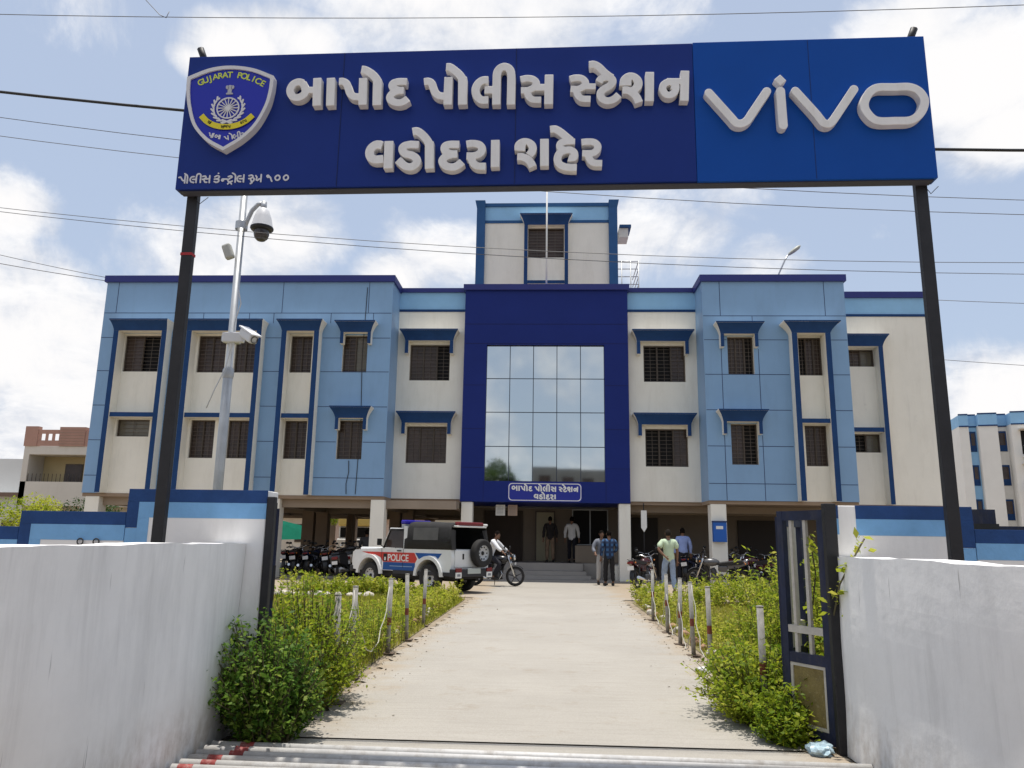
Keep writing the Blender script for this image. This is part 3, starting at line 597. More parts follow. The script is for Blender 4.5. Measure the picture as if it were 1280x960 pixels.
# ------------------------------------------------------------------ ground, driveway, forecourt
def groundmat(name, a, b, scale, c=None, bump=0.3, bs=60, rough=0.95, brush=False):
    m = bpy.data.materials.new(name); m.use_nodes = True; t = m.node_tree; bs_ = t.nodes['Principled BSDF']; bs_.inputs['Roughness'].default_value = rough; bs_.inputs['Specular IOR Level'].default_value = 0.2
    g = t.nodes.new('ShaderNodeTexCoord').outputs['Object']
    def N(s, d=8, r=0.65):
        n = t.nodes.new('ShaderNodeTexNoise'); n.inputs['Scale'].default_value = s; n.inputs['Detail'].default_value = d; n.inputs['Roughness'].default_value = r; t.links.new(g, n.inputs['Vector']); return n.outputs['Fac']
    def MR(s, lo, hi):
        r = t.nodes.new('ShaderNodeMapRange'); r.inputs[1].default_value = lo; r.inputs[2].default_value = hi; t.links.new(s, r.inputs[0]); return r.outputs[0]
    x = t.nodes.new('ShaderNodeMix'); x.data_type = 'RGBA'; t.links.new(MR(N(scale), 0.35, 0.68), x.inputs[0]); x.inputs[6].default_value = (*a, 1); x.inputs[7].default_value = (*b, 1); o = x.outputs[2]
    if c:
        y = t.nodes.new('ShaderNodeMix'); y.data_type = 'RGBA'; t.links.new(MR(N(scale*3.3, 10, 0.75), 0.55, 0.75), y.inputs[0]); t.links.new(o, y.inputs[6]); y.inputs[7].default_value = (*c, 1); o = y.outputs[2]
    if brush:      # broom marks across the slab and tan dust that has blown in from the verges
        mp = t.nodes.new('ShaderNodeMapping'); mp.inputs['Scale'].default_value = (0.7, 16, 1); t.links.new(g, mp.inputs[0])
        n = t.nodes.new('ShaderNodeTexNoise'); n.inputs['Scale'].default_value = 1.6; n.inputs['Detail'].default_value = 7; n.inputs['Roughness'].default_value = 0.7; t.links.new(mp.outputs[0], n.inputs['Vector'])
        y = t.nodes.new('ShaderNodeMix'); y.data_type = 'RGBA'; t.links.new(MR(n.outputs['Fac'], 0.48, 0.72), y.inputs[0]); t.links.new(o, y.inputs[6]); y.inputs[7].default_value = (b[0]*0.93, b[1]*0.93, b[2]*0.93, 1); o = y.outputs[2]
        sx = t.nodes.new('ShaderNodeSeparateXYZ'); t.links.new(g, sx.inputs[0]); ab = t.nodes.new('ShaderNodeMath'); ab.operation = 'ABSOLUTE'; t.links.new(sx.outputs[0], ab.inputs[0])
        ad = t.nodes.new('ShaderNodeMath'); ad.operation = 'MULTIPLY_ADD'; t.links.new(N(1.3, 9, 0.7), ad.inputs[0]); ad.inputs[1].default_value = 2.0; t.links.new(ab.outputs[0], ad.inputs[2])
        y = t.nodes.new('ShaderNodeMix'); y.data_type = 'RGBA'; t.links.new(MR(ad.outputs[0], 2.45, 3.0), y.inputs[0]); t.links.new(o, y.inputs[6]); y.inputs[7].default_value = (0.36, 0.295, 0.22, 1); o = y.outputs[2]
    z = t.nodes.new('ShaderNodeMix'); z.data_type = 'RGBA'; z.blend_type = 'MULTIPLY'; z.inputs[0].default_value = 0.35; t.links.new(o, z.inputs[6])
    w = t.nodes.new('ShaderNodeValToRGB'); t.links.new(N(140, 3), w.inputs[0]); w.color_ramp.elements[0].color = (0.45, 0.43, 0.4, 1); w.color_ramp.elements[0].position = 0.35; w.color_ramp.elements[1].position = 0.62
    t.links.new(w.outputs[0], z.inputs[7]); t.links.new(z.outputs[2], bs_.inputs['Base Color'])
    q = t.nodes.new('ShaderNodeBump'); q.inputs['Strength'].default_value = bump; q.inputs['Distance'].default_value = 0.02; t.links.new(N(bs, 6), q.inputs['Height']); t.links.new(q.outputs[0], bs_.inputs['Normal'])
    MATS[name] = m; return m
DIRT = groundmat('dusty_ground', (0.34, 0.28, 0.21), (0.25, 0.20, 0.145), 0.7, (0.17, 0.13, 0.09))
CONCR = groundmat('driveway_concrete', (0.405, 0.378, 0.335), (0.355, 0.33, 0.292), 0.55, (0.30, 0.255, 0.20), 0.18, 90, brush=True)
PAVE = groundmat('forecourt_concrete', (0.395, 0.368, 0.326), (0.345, 0.32, 0.282), 0.4, (0.29, 0.26, 0.215), 0.15, 80, brush=True)
SOIL = groundmat('lawn_soil', (0.24, 0.20, 0.10), (0.17, 0.16, 0.06), 1.4, (0.13, 0.11, 0.06))
ASPH = groundmat('asphalt', (0.06, 0.058, 0.055), (0.05, 0.048, 0.046), 1.0, (0.08, 0.075, 0.07))
g = MB(); g.add([(-900, -900, -0.012), (900, -900, -0.012), (900, 900, -0.012), (-900, 900, -0.012)], [(0, 1, 2, 3)]); struct('ground', g, DIRT)
g = MB(); g.add([(-400, -14, -0.006), (400, -14, -0.006), (400, -4, -0.006), (-400, -4, -0.006)], [(0, 1, 2, 3)]); struct('road', g, ASPH)
def ragged(xa, xb, y0, y1, n, amp, z):
    """a concrete slab with an uneven, sand-covered edge"""
    L = [(xa+rng.uniform(-amp, amp), y0+(y1-y0)*i/n, z) for i in range(n+1)]; Q = [(xb+rng.uniform(-amp, amp), y0+(y1-y0)*i/n, z) for i in range(n+1)]
    m = MB(); m.add(L+Q, [(i, n+1+i, n+2+i, i+1) for i in range(n)]); return m
struct('driveway', ragged(-1.80, 1.78, 5.625, 19.3, 130, 0.07, 0.004), CONCR)
struct('driveway_apron', ragged(-2.15, 1.92, 4.6, 5.595, 10, 0.0, 0.002), CONCR)
g = MB(); g.add([(-24, 19.3, 0.0), (24, 19.3, 0.0), (24, 27.2, 0.0), (-24, 27.2, 0.0)], [(0, 1, 2, 3)]); struct('forecourt', g, PAVE)
g = MB(); g.box(-16.5, 14.2, 27.25, 42, -0.02, 0.05); struct('parking_floor', g, TILE)
for xa, xb in ((-14, -1.95), (1.93, 13)):
    g = MB(); g.add([(xa, 5.9, -0.003), (xb, 5.9, -0.003), (xb, 18.6, -0.003), (xa, 18.6, -0.003)], [(0, 1, 2, 3)]); struct('lawn_bed', g, SOIL)

# ------------------------------------------------------------------ police station
YP, YC, YW, YT, YE = 27.40, 27.75, 26.45, 31.0, 28.05
ps = thing('police_station', (-0.15, 28.0, 0), 'blue and cream two storey police station raised on columns with glass entrance bay', 'building')
def B(mb, name, mats, parent=ps, label=None):
    """part of the station, built in world coordinates"""
    mb.v = [(x+0.15, y-28.0, z) for x, y, z in mb.v] if parent is ps else mb.v
    return mb.build(name, mats, parent, label)
def SUB(mb, name, mats, parent):
    mb.v = [(x+0.15, y-28.0, z) for x, y, z in mb.v]; return mb.build(name, mats, parent)
def wall_holes(mb, x0, x1, z0, z1, y, holes, depth=0.18, mi=0, rev=0):
    """front face at y with rectangular holes and their reveals going back by depth"""
    xs = sorted({x0, x1, *[h[0] for h in holes], *[h[1] for h in holes]}); zs = sorted({z0, z1, *[h[2] for h in holes], *[h[3] for h in holes]})
    xs = [a for a in xs if x0 <= a <= x1]; zs = [a for a in zs if z0 <= a <= z1]
    for i in range(len(xs)-1):
        for j in range(len(zs)-1):
            cx, cz = (xs[i]+xs[i+1])/2, (zs[j]+zs[j+1])/2
            if any(h[0] < cx < h[1] and h[2] < cz < h[3] for h in holes): continue
            mb.add([(xs[i], y, zs[j]), (xs[i+1], y, zs[j]), (xs[i+1], y, zs[j+1]), (xs[i], y, zs[j+1])], [(0, 1, 2, 3)], mi)
    for (a, b_, c, d) in holes:
        c2 = max(c, z0)
        mb.add([(a, y, c2), (a, y+depth, c2), (a, y+depth, d), (a, y, d)], [(0, 1, 2, 3)], rev)
        mb.add([(b_, y, c2), (b_, y, d), (b_, y+depth, d), (b_, y+depth, c2)], [(0, 1, 2, 3)], rev)
        mb.add([(a, y, d), (a, y+depth, d), (b_, y+depth, d), (b_, y, d)], [(0, 1, 2, 3)], rev)
        if c > z0: mb.add([(a, y, c), (b_, y, c), (b_, y+depth, c), (a, y+depth, c)], [(0, 1, 2, 3)], rev)
KEEPN[0] = False
def window(x0, x1, z0, z1, y, style):
    """sliding window with a grille: style = panes from left to right, b brown pane, d dark opening, p pale pane"""
    f = MB(); t = 0.045; n = len(style)
    f.box(x0, x1, y-0.03, y+0.05, z0, z0+t); f.box(x0, x1, y-0.03, y+0.05, z1-t, z1); f.box(x0, x0+t, y-0.03, y+0.05, z0+t, z1-t); f.box(x1-t, x1, y-0.03, y+0.05, z0+t, z1-t)
    w = (x1-x0)/n
    for i in range(1, n): f.box(x0+i*w-0.03, x0+i*w+0.03, y-0.02, y+0.04, z0+t, z1-t)
    o = B(f, 'window', BRONZE)
    for i, c in enumerate(style):
        m = MB(); yy = y+0.02+0.012*(i % 2)+(0.09 if c == 'd' else 0)
        m.add([(x0+i*w+0.02, yy, z0+0.03), (x0+(i+1)*w-0.02, yy, z0+0.03), (x0+(i+1)*w-0.02, yy+0.002, z1-0.03), (x0+i*w+0.02, yy+0.002, z1-0.03)], [(0, 1, 2, 3)])
        SUB(m, 'pane', {'b': PANE, 'd': PANE2, 'p': PANE3}[c], o)
    gr = MB(); k = max(4, int((z1-z0)/0.125))
    for i in range(1, k):
        z = z0+(z1-z0)*i/k; gr.box(x0+0.02, x1-0.02, y-0.052, y-0.040, z-0.006, z+0.006)
    for i in range(1, n*2):
        xx = x0+(x1-x0)*i/(n*2); gr.box(xx-0.007, xx+0.007, y-0.040, y-0.032, z0+0.02, z1-0.02)
    SUB(gr, 'grille', GRILLE, o); return o
def hood(x0, x1, zl, zb, zt, y, d, legw=0.13, flare=0.17, name='window_hood', beam=None):
    """flared navy hood over a window with its two legs running down to zl; cream cheeks"""
    m = MB(); xa, xb = x0+flare, x1-flare; dt = d+0.20
    P = lambda xx, yy, zz: (xx, yy, zz)
    n = 5; L = []
    for i in range(n+1):
        t = i/n; c = t*t*0.65+t*0.35; L.append((xa-(xa-x0)*c, xb+(x1-xb)*c, y-d-(dt-d)*c, zb+(zt-0.05-zb)*t))
    for i in range(n):
        a, q = L[i], L[i+1]
        m.add([(a[0], a[2], a[3]), (a[1], a[2], a[3]), (q[1], q[2], q[3]), (q[0], q[2], q[3])], [(0, 1, 2, 3)], 1)
        m.add([(a[0], y, a[3]), (a[0], a[2], a[3]), (q[0], q[2], q[3]), (q[0], y, q[3])], [(0, 1, 2, 3)], 0)
        m.add([(a[1], a[2], a[3]), (a[1], y, a[3]), (q[1], y, q[3]), (q[1], q[2], q[3])], [(0, 1, 2, 3)], 0)
    m.box(x0-0.012, x1+0.012, y-dt-0.012, y, zt-0.05, zt, 0, 1)
    m.add([(xa, y, zb), (xb, y, zb), (xb, y-d, zb), (xa, y-d, zb)], [(0, 1, 2, 3)], 0)
    for a in (xa, xb-legw): m.box(a, a+legw, y-d, y, zl, zb-0.001, 0, 1)
    if beam: m.box(xa+legw, xb-legw, y-d+0.06, y, beam[0], beam[1], 0, 1)
    return B(m, name, [CREAM, NAVY])
# --- wings of light blue cladding
WINGS = [(-16.35, -5.68), (5.38, 10.34)]
Z0, ZT = 2.79, 10.50
def slab_parts(x0, x1, y, yback, ztop, name, m, holes, mats, depth=0.3):
    w = MB(); wall_holes(w, x0, x1, Z0, ztop, y, holes, depth, 0, 1)
    w.add([(x0, y, Z0), (x0, y, ztop), (x0, yback, ztop), (x0, yback, Z0)], [(0, 1, 2, 3)], 0)
    w.add([(x1, y, Z0), (x1, yback, Z0), (x1, yback, ztop), (x1, y, ztop)], [(0, 1, 2, 3)], 0)
    return B(w, name, mats)
HD = [(-7.42, -6.52, 4.05, 5.42), (-7.40, -6.51, 7.14, 8.50)]
TFL = [(-15.49, -13.90), (-12.80, -10.44), (-9.35, -8.36)]          # clear width between the legs
hl = HD+[(a, c, Z0-1, 8.55) for a, c in TFL]
slab_parts(WINGS[0][0], WINGS[0][1], YW, 42, ZT, 'wing_cladding', None, hl, [ACP, CREAM])
HR = [(6.20, 7.10, 4.0, 5.40), (6.20, 7.10, 7.12, 8.49)]; TFR = [(8.50, 9.47)]
slab_parts(WINGS[1][0], WINGS[1][1], YW, 42, ZT, 'wing_cladding', None, HR+[(a, c, Z0-1, 8.55) for a, c in TFR], [ACP, CREAM])
# recessed cream panels with windows between the tall frames
WT = [(-15.47, -14.15, 7.15, 8.50, 'bd'), (-15.42, -14.22, 4.79, 5.40, 'p'), (-12.73, -11.70, 7.13, 8.50, 'bb'), (-11.36, -10.62, 7.13, 8.50, 'bb'), (-12.72, -11.84, 4.05, 5.40, 'bb'), (-11.36, -10.62, 4.05, 5.40, 'bb'),
      (-9.32, -8.54, 7.14, 8.50, 'bb'), (-9.33, -8.53, 4.05, 5.40, 'bb'), (8.66, 9.46, 7.12, 8.48, 'dbb'), (8.71, 9.45, 3.98, 5.37, 'bb')]
for a, c in TFL+TFR:
    hs = [w[:4] for w in WT if a-0.05 < w[0] < c]
    m = MB(); wall_holes(m, a, c, Z0, 8.56, YW+0.08, hs, 0.16); B(m, 'infill_wall', [CREAM])
for w in WT: window(*w[:4], YW+0.20, w[4])
for h, s in zip(HD, ('bb', 'bp')): window(*h, YW+0.16, s)
for h, s in zip(HR, ('bd', 'bbd')): window(*h, YW+0.16, s)
hood(-7.62, -6.18, 5.06, 5.46, 5.86, YW, 0.26, 0.12); hood(-7.62, -6.18, 8.14, 8.55, 8.94, YW, 0.26, 0.12)
hood(5.73, 7.38, 5.02, 5.44, 5.84, YW, 0.26, 0.12); hood(5.75, 7.38, 8.06, 8.52, 8.92, YW, 0.26, 0.12)
for (a, c), fl in zip(TFL, (0.06, 0.06, 0.12)): hood(a-0.18-fl-0.02, c+0.18+fl+0.02, Z0, 8.56, 8.95, YW, 0.38, 0.18, fl+0.02, 'window_surround', (5.44, 5.60))
hood(8.03, 9.92, Z0, 8.52, 8.92, YW, 0.38, 0.18, 0.29, 'window_surround', (5.40, 5.55))
# cladding joints
j = MB(); jy = YW-0.004
def hj(z, spans):
    for a, c in spans: j.box(a, c, jy, jy+0.003, z-0.011, z+0.011)
full = [(-16.34, -5.70)]; cut = [(-16.34, -15.68), (-13.70, -13.02), (-10.24, -9.55), (-8.16, -7.45), (-6.50, -5.70)]
hj(9.33, full); cutt = [(-16.34, -15.68), (-13.70, -13.02), (-10.24, -9.55), (-8.16, -7.62), (-6.18, -5.70)]
for z in (8.40, 5.90, 4.65): hj(z, cut)
for z in (7.16, 3.40): hj(z, [(-16.34, -15.68), (-13.70, -13.02), (-10.24, -9.55), (-8.16, -5.70)])
def vj(x, a, c): j.box(x-0.010, x+0.010, jy-0.001, jy+0.002, a, c)
for x in (-15.9, -13.4, -9.72, -6.55): vj(x, 9.33, 10.5)
for x in (-12.6, -10.9, -10.0, -7.9, -6.35): vj(x, 8.95, 9.33)
B(j, 'cladding_joints', JOINT); j = MB()
hj(9.24, [(5.40, 10.33)])
for z in (8.37, 7.13, 5.88, 4.63, 3.36): hj(z, [(5.40, 8.28) if z in (7.13, 3.36, 5.88) else (5.40, 6.18)]+([] if z in (7.13, 3.36, 5.88) else [(7.12, 8.28)]))
for x in (6.0, 9.64): vj(x, 9.24, 10.5)
j2 = MB()
for z in (8.37, 7.13, 5.88, 4.63, 3.36): j2.box(9.70, 10.33, jy, jy+0.003, z-0.011, z+0.011)
B(j2, 'cladding_joints', JOINT)
for x in (5.98, 7.26):
    for a, c in ((2.8, 5.0), (5.88, 8.04)): vj(x, a, c)
vj(7.1, 8.95, 9.24)
B(j, 'cladding_joints', JOINT)
for x0, x1 in WINGS:
    m = MB(); m.box(x0-0.07, x1+0.07, YW-0.10, 42.1, ZT, ZT+0.24); B(m, 'parapet_cap', mat('cap_indigo', (0.020, 0.028, 0.175), 0.5, 0.08, 2))
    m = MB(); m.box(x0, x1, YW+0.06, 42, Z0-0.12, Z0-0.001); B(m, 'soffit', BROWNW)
# --- cream bays either side of the entrance
for k, (x0, x1, ws) in enumerate([(-5.68, -3.15, [(-5.21, -3.71, 7.13, 8.50, 'bbd'), (-5.22, -3.74, 4.07, 5.42, 'bbb')]), (2.85, 5.38, [(3.44, 4.96, 7.12, 8.49, 'ddb'), (3.45, 4.97, 4.03, 5.39, 'ddb')])]):
    m = MB(); wall_holes(m, x0, x1, Z0, 9.77, YC, [w[:4] for w in ws], 0.16); B(m, 'bay_wall', CREAM)
    m = MB(); m.box(x0, x1, YC-0.03, YC+0.3, 9.77, 9.86); B(m, 'navy_string_course', NAVY)
    m = MB(); m.box(x0, x1, YC, YC+0.3, 9.86, 10.53); B(m, 'pale_blue_parapet', ACPBAND)
    m = MB(); m.box(x0+0.08, x1-0.08, YC-0.08, YC+0.35, 10.53, 10.69); B(m, 'parapet_cap', MATS['cap_indigo'])
    m = MB(); m.box(x0, x1, YC+0.06, 42, Z0-0.12, Z0-0.001); B(m, 'soffit', BROWNW)
    for w in ws: window(*w[:4], YC+0.14, w[4])
    hx = (-5.53, -3.39) if k == 0 else (3.00, 5.22)
    hood(hx[0], hx[1], 5.10, 5.50, 5.90, YC, 0.30, 0.13); hood(hx[0], hx[1], 8.10, 8.58, 8.98, YC, 0.30, 0.13)
# --- right end, set back
m = MB(); EW = [(10.91, 11.88, 7.79, 8.44, 'bp'), (10.91, 11.87, 4.64, 5.31, 'dp')]
wall_holes(m, 10.34, 14.0, Z0, 9.69, YE, [w[:4] for w in EW], 0.16); m.add([(14.0, YE, Z0), (14.0, 42, Z0), (14.0, 42, 10.4), (14.0, YE, 10.4)], [(0, 1, 2, 3)])
B(m, 'end_wall', CREAM)
for w in EW: window(*w[:4], YE+0.14, w[4])
m = MB(); m.box(10.34, 14.0, YE-0.03, YE+0.3, 9.69, 9.78); B(m, 'navy_string_course', NAVY)
m = MB(); m.box(10.34, 13.99, YE, YE+0.3, 9.78, 10.41); B(m, 'pale_blue_parapet', ACPBAND)
m = MB(); m.box(10.42, 14.06, YE-0.08, 42.1, 10.41, 10.64); B(m, 'parapet_cap', MATS['cap_indigo'])
hood(10.2, 12.20, Z0, 8.46, 8.88, YE, 0.40, 0.16, 0.16, 'window_surround', (5.34, 5.50))
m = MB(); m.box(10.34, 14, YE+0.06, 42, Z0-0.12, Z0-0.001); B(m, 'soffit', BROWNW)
# --- roof, back wall
m = MB(); m.box(-16.3, 13.95, 28.4, 41.9, 10.1, 10.2); B(m, 'roof', CONC)
m = MB(); m.add([(-16.35, 42, Z0), (-16.35, 42, 10.4), (14, 42, 10.4), (14, 42, Z0)], [(0, 1, 2, 3)]); B(m, 'back_wall', CREAM)
# --- entrance bay in dark blue with its glass wall
m = MB(); wall_holes(m, -3.15, 2.85, 2.70, 10.50, YP, [(-2.31, 1.98, 3.43, 8.41)], 0.16)
m.add([(-3.15, YP, 2.7), (-3.15, YP, 10.5), (-3.15, YC+0.2, 10.5), (-3.15, YC+0.2, 2.7)], [(0, 1, 2, 3)]); m.add([(2.85, YP, 2.7), (2.85, YC+0.2, 2.7), (2.85, YC+0.2, 10.5), (2.85, YP, 10.5)], [(0, 1, 2, 3)])
m.add([(-3.15, YP, 2.7), (-3.15, 31, 2.7), (2.85, 31, 2.7), (2.85, YP, 2.7)], [(0, 1, 2, 3)])
B(m, 'entrance_bay', INDIGO)
j = MB()
for z in (9.20, 8.46): j.box(-3.14, 2.84, YP-0.004, YP-0.001, z-0.008, z+0.008)
for z in (6.9, 5.3, 3.9):
    j.box(-3.14, -2.33, YP-0.004, YP-0.001, z-0.007, z+0.007); j.box(2.0, 2.84, YP-0.004, YP-0.001, z-0.007, z+0.007)
for x in (-2.33, 2.0): j.box(x-0.006, x+0.006, YP-0.005, YP-0.002, 2.71, 3.42)
B(j, 'bay_joints', mat('bay_joint', (0.006, 0.008, 0.06), 0.8))
m = MB(); m.box(-3.22, 2.92, YP-0.10, YC+0.4, 10.50, 10.72); B(m, 'parapet_cap', MATS['cap_indigo'])
gl = MB(); NX, NZ = 5, 4; gx0, gx1, gz0, gz1 = -2.31, 1.98, 3.43, 8.41
fr = MB(); gy = YP+0.13
for i in range(NX+1):
    x = gx0+(gx1-gx0)*i/NX; fr.box(x-0.013, x+0.013, gy-0.012, gy+0.02, gz0, gz1)
for k in range(NZ+1):
    z = gz0+(gz1-gz0)*k/NZ; fr.box(gx0, gx1, gy-0.010, gy+0.02, z-0.013, z+0.013)
cw = B(fr, 'curtain_wall', mat('mullion', (0.02, 0.03, 0.05), 0.5))
for i in range(NX):
    for k in range(NZ):
        p = MB(); a, c = gx0+(gx1-gx0)*i/NX, gx0+(gx1-gx0)*(i+1)/NX; e, f = gz0+(gz1-gz0)*k/NZ, gz0+(gz1-gz0)*(k+1)/NZ; d1, d2, d3 = rng.normal(0, 0.0016, 3)
        p.add([(a, gy+d1, e), (c, gy+d2, e), (c, gy+d3, f), (a, gy+d1+d3-d2, f)], [(0, 1, 2, 3)]); SUB(p, 'glass_pane', GLASSM, cw)
# --- columns and beams of the open ground floor
def col(x0, x1, y0, y1, m=CREAM, z1=None):
    c = MB(); c.bbox(x0, x1, y0, y1, 0.0, z1 or Z0-0.12, 0.015); B(c, 'column', m)
for x0, x1 in ((-16.22, -15.72), (-9.80, -9.30), (-6.12, -5.64), (5.43, 5.95), (9.8, 10.3)): col(x0, x1, YW+0.05, YW+0.55)
col(-3.10, -2.70, YP+0.05, YP+0.5, z1=2.69); col(2.45, 2.85, YP+0.05, YP+0.5, z1=2.69); col(13.5, 13.95, YE+0.05, YE+0.5)
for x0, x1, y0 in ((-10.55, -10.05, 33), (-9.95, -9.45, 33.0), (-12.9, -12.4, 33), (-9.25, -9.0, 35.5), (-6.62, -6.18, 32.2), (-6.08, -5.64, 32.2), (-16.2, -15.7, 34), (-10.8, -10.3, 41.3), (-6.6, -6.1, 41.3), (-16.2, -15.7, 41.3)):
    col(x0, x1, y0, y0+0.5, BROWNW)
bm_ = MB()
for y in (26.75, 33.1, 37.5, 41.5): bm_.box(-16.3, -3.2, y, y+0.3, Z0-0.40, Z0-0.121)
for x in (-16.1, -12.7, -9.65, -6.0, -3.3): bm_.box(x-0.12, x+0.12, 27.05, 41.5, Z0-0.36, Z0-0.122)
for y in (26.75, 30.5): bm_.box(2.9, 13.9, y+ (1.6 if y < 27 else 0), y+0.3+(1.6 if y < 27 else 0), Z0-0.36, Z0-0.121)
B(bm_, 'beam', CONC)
# --- ground floor rooms to the right and the entrance lobby
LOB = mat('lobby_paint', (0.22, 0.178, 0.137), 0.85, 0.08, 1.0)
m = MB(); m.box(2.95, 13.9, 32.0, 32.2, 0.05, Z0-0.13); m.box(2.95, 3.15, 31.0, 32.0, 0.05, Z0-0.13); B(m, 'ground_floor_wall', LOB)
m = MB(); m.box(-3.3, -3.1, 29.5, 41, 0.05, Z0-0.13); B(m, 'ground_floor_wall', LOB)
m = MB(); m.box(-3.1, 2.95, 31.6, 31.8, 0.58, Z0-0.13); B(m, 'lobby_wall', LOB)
d = MB(); d.box(7.6, 9.3, 31.93, 31.995, 0.08, 2.3); B(d, 'door', mat('dark_door', (0.03, 0.022, 0.018), 0.6))
d = MB(); d.box(3.3, 4.4, 31.93, 31.995, 0.08, 2.35); B(d, 'door', MATS['dark_door'])
d = MB(); d.box(-0.50, 0.20, 31.52, 31.597, 0.6, 2.5); dd = B(d, 'door', mat('pale_door', (0.34, 0.30, 0.19), 0.35))
k = MB(); k.box(-0.55, -0.50, 31.50, 31.597, 0.6, 2.56); k.box(0.20, 0.25, 31.50, 31.597, 0.6, 2.56); k.box(-0.50, 0.20, 31.50, 31.597, 2.5, 2.56); SUB(k, 'door_frame', BRONZE, dd)
d = MB(); d.box(0.95, 2.35, 31.50, 31.597, 1.25, 2.62); ww = B(d, 'lobby_window', PANE2)
k = MB()
for x in (0.95, 1.65, 2.35): k.box(x-0.02, x+0.02, 31.47, 31.499, 1.25, 2.62)
for z in (1.25, 2.62): k.box(0.93, 2.37, 31.468, 31.498, z-0.02, z+0.02)
SUB(k, 'window_bars', STEEL, ww)
d = MB(); d.box(-2.6, -1.05, 31.50, 31.597, 0.6, 2.55); B(d, 'stair_shade_panel', mat('stair_shadow_brown', (0.05, 0.036, 0.028), 0.8))  # solid panel on the lobby wall, stairwell shade put into its brown
m = MB(); m.box(-3.05, 1.25, 29.0, 31.6, 0.05, 0.58); m.box(-3.05, 1.35, 28.55, 29.0, 0.05, 0.31); m.box(1.27, 2.95, 29.3, 31.6, 0.05, 0.585); m.box(-3.05, 1.5, 28.2, 28.55, 0.05, 0.17); B(m, 'entrance_steps', TILE)
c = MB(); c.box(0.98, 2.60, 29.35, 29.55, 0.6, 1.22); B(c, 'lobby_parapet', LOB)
m = MB(); m.box(2.3, 2.84, 28.0, 31.6, 0.0, 0.55); B(m, 'side_plinth', CREAM)
# --- stair tower on the roof
TX0, TX1 = -3.06, 2.74
m = MB(); wall_holes(m, TX0, TX1, 10.2, 14.72, YT, [(-0.95, 0.58, 13.16, 14.50)], 0.15)
m.add([(TX0, YT, 10.2), (TX0, YT, 15.5), (TX0, YT+5, 15.5), (TX0, YT+5, 10.2)], [(0, 1, 2, 3)]); m.add([(TX1, YT, 10.2), (TX1, YT+5, 10.2), (TX1, YT+5, 15.5), (TX1, YT, 15.5)], [(0, 1, 2, 3)]); m.box(TX0, TX1, YT+4.9, YT+5, 10.2, 15.5); m.box(TX0, TX1, YT+0.05, YT+5, 15.3, 15.4)
B(m, 'tower_wall', CREAM)
TEAL = mat('tower_blue_paint', (0.020, 0.090, 0.235), 0.7, 0.10, 2)
m = MB(); m.box(TX0+0.2, TX1-0.2, YT-0.03, YT+0.2, 14.72, 14.84); B(m, 'navy_string_course', TEAL)
m = MB(); m.box(TX0+0.2, TX1-0.2, YT, YT+0.2, 14.84, 15.47); B(m, 'pale_blue_parapet', ACPBAND)
m = MB(); m.box(TX0+0.2, TX1-0.2, YT-0.06, YT+0.25, 15.47, 15.62); B(m, 'tower_cap', TEAL)
for a, c, s in ((TX0-0.10, TX0+0.26, -1), (TX1-0.26, TX1+0.10, 1)):
    m = MB(); m.box(a, c, YT-0.16, YT+0.3, 10.2, 15.35); e = 0.07
    xa, xb = (a-e, c) if s < 0 else (a, c+e)
    m.add([(a, YT-0.16, 15.35), (c, YT-0.16, 15.35), (xb, YT-0.24, 15.68), (xa, YT-0.24, 15.68), (a, YT+0.3, 15.35), (c, YT+0.3, 15.35), (xb, YT+0.3, 15.68), (xa, YT+0.3, 15.68)], [(0, 1, 2, 3), (4, 7, 6, 5), (0, 3, 7, 4), (1, 5, 6, 2), (3, 2, 6, 7)])
    B(m, 'tower_pilaster', TEAL)
hood(-1.28, 0.92, 11.6, 14.55, 15.0, YT, 0.22, 0.15, 0.17, 'window_surround', (11.95, 12.10)); window(-0.95, 0.58, 13.16, 14.50, YT+0.12, 'bb')
m = MB(); m.box(3.0, 3.5, YT+0.6, YT+1.6, 14.78, 14.9); B(m, 'side_hood', TEAL)
m = MB(); m.box(2.98, 3.38, YT+0.7, YT+1.5, 14.35, 14.775); B(m, 'side_box', CREAM)
rl = MB(); rl2 = [(3.0, YT+2), (3.95, YT+2), (3.95, YT+4.5)]
for i in range(4):
    z = 12.65+i*0.36
    rl.tube([(rl2[0][0], rl2[0][1], z), (rl2[1][0], rl2[1][1], z)], 0.02, 6); rl.tube([(rl2[1][0], rl2[1][1], z), (rl2[2][0], rl2[2][1], z)], 0.02, 6)
for x in (3.2, 3.6, 3.95): rl.tube([(x, YT+2, 10.2), (x, YT+2, 13.75)], 0.025, 6)
B(rl, 'roof_railing', GALV)
KEEPN[0] = True
# --- small sign over the entrance
sg = thing('entrance_sign', (-1.46, YP-0.03, 2.72), 'small blue rounded sign with white border and lettering above the entrance', 'sign')
def rrect(w, h, r, n=6, d=0.0):
    o = []
    for cx, cy, a in ((w-r-d, h-r-d, 0), (r+d, h-r-d, 90), (r+d, r+d, 180), (w-r-d, r+d, 270)):
        o += [(cx+r*math.cos(R(a+90*i/n)), cy+r*math.sin(R(a+90*i/n))) for i in range(n+1)]
    return o
sb = MB(); sb.prism(rrect(2.62, 0.67, 0.12), 'y', 0.0, 0.028); sb.build('sign_panel', mat('sign_royal_blue', (0.012, 0.022, 0.27), 0.4), sg)
me = loops_mesh([rrect(2.62, 0.67, 0.12, 6, 0.03), [(0.03+(x-0.03)*(2.56-0.05)/2.56+0.025-0.0, 0.03+(y-0.03)*(0.61-0.05)/0.61+0.025) for x, y in rrect(2.62, 0.67, 0.12, 6, 0.03)]], 0.004)
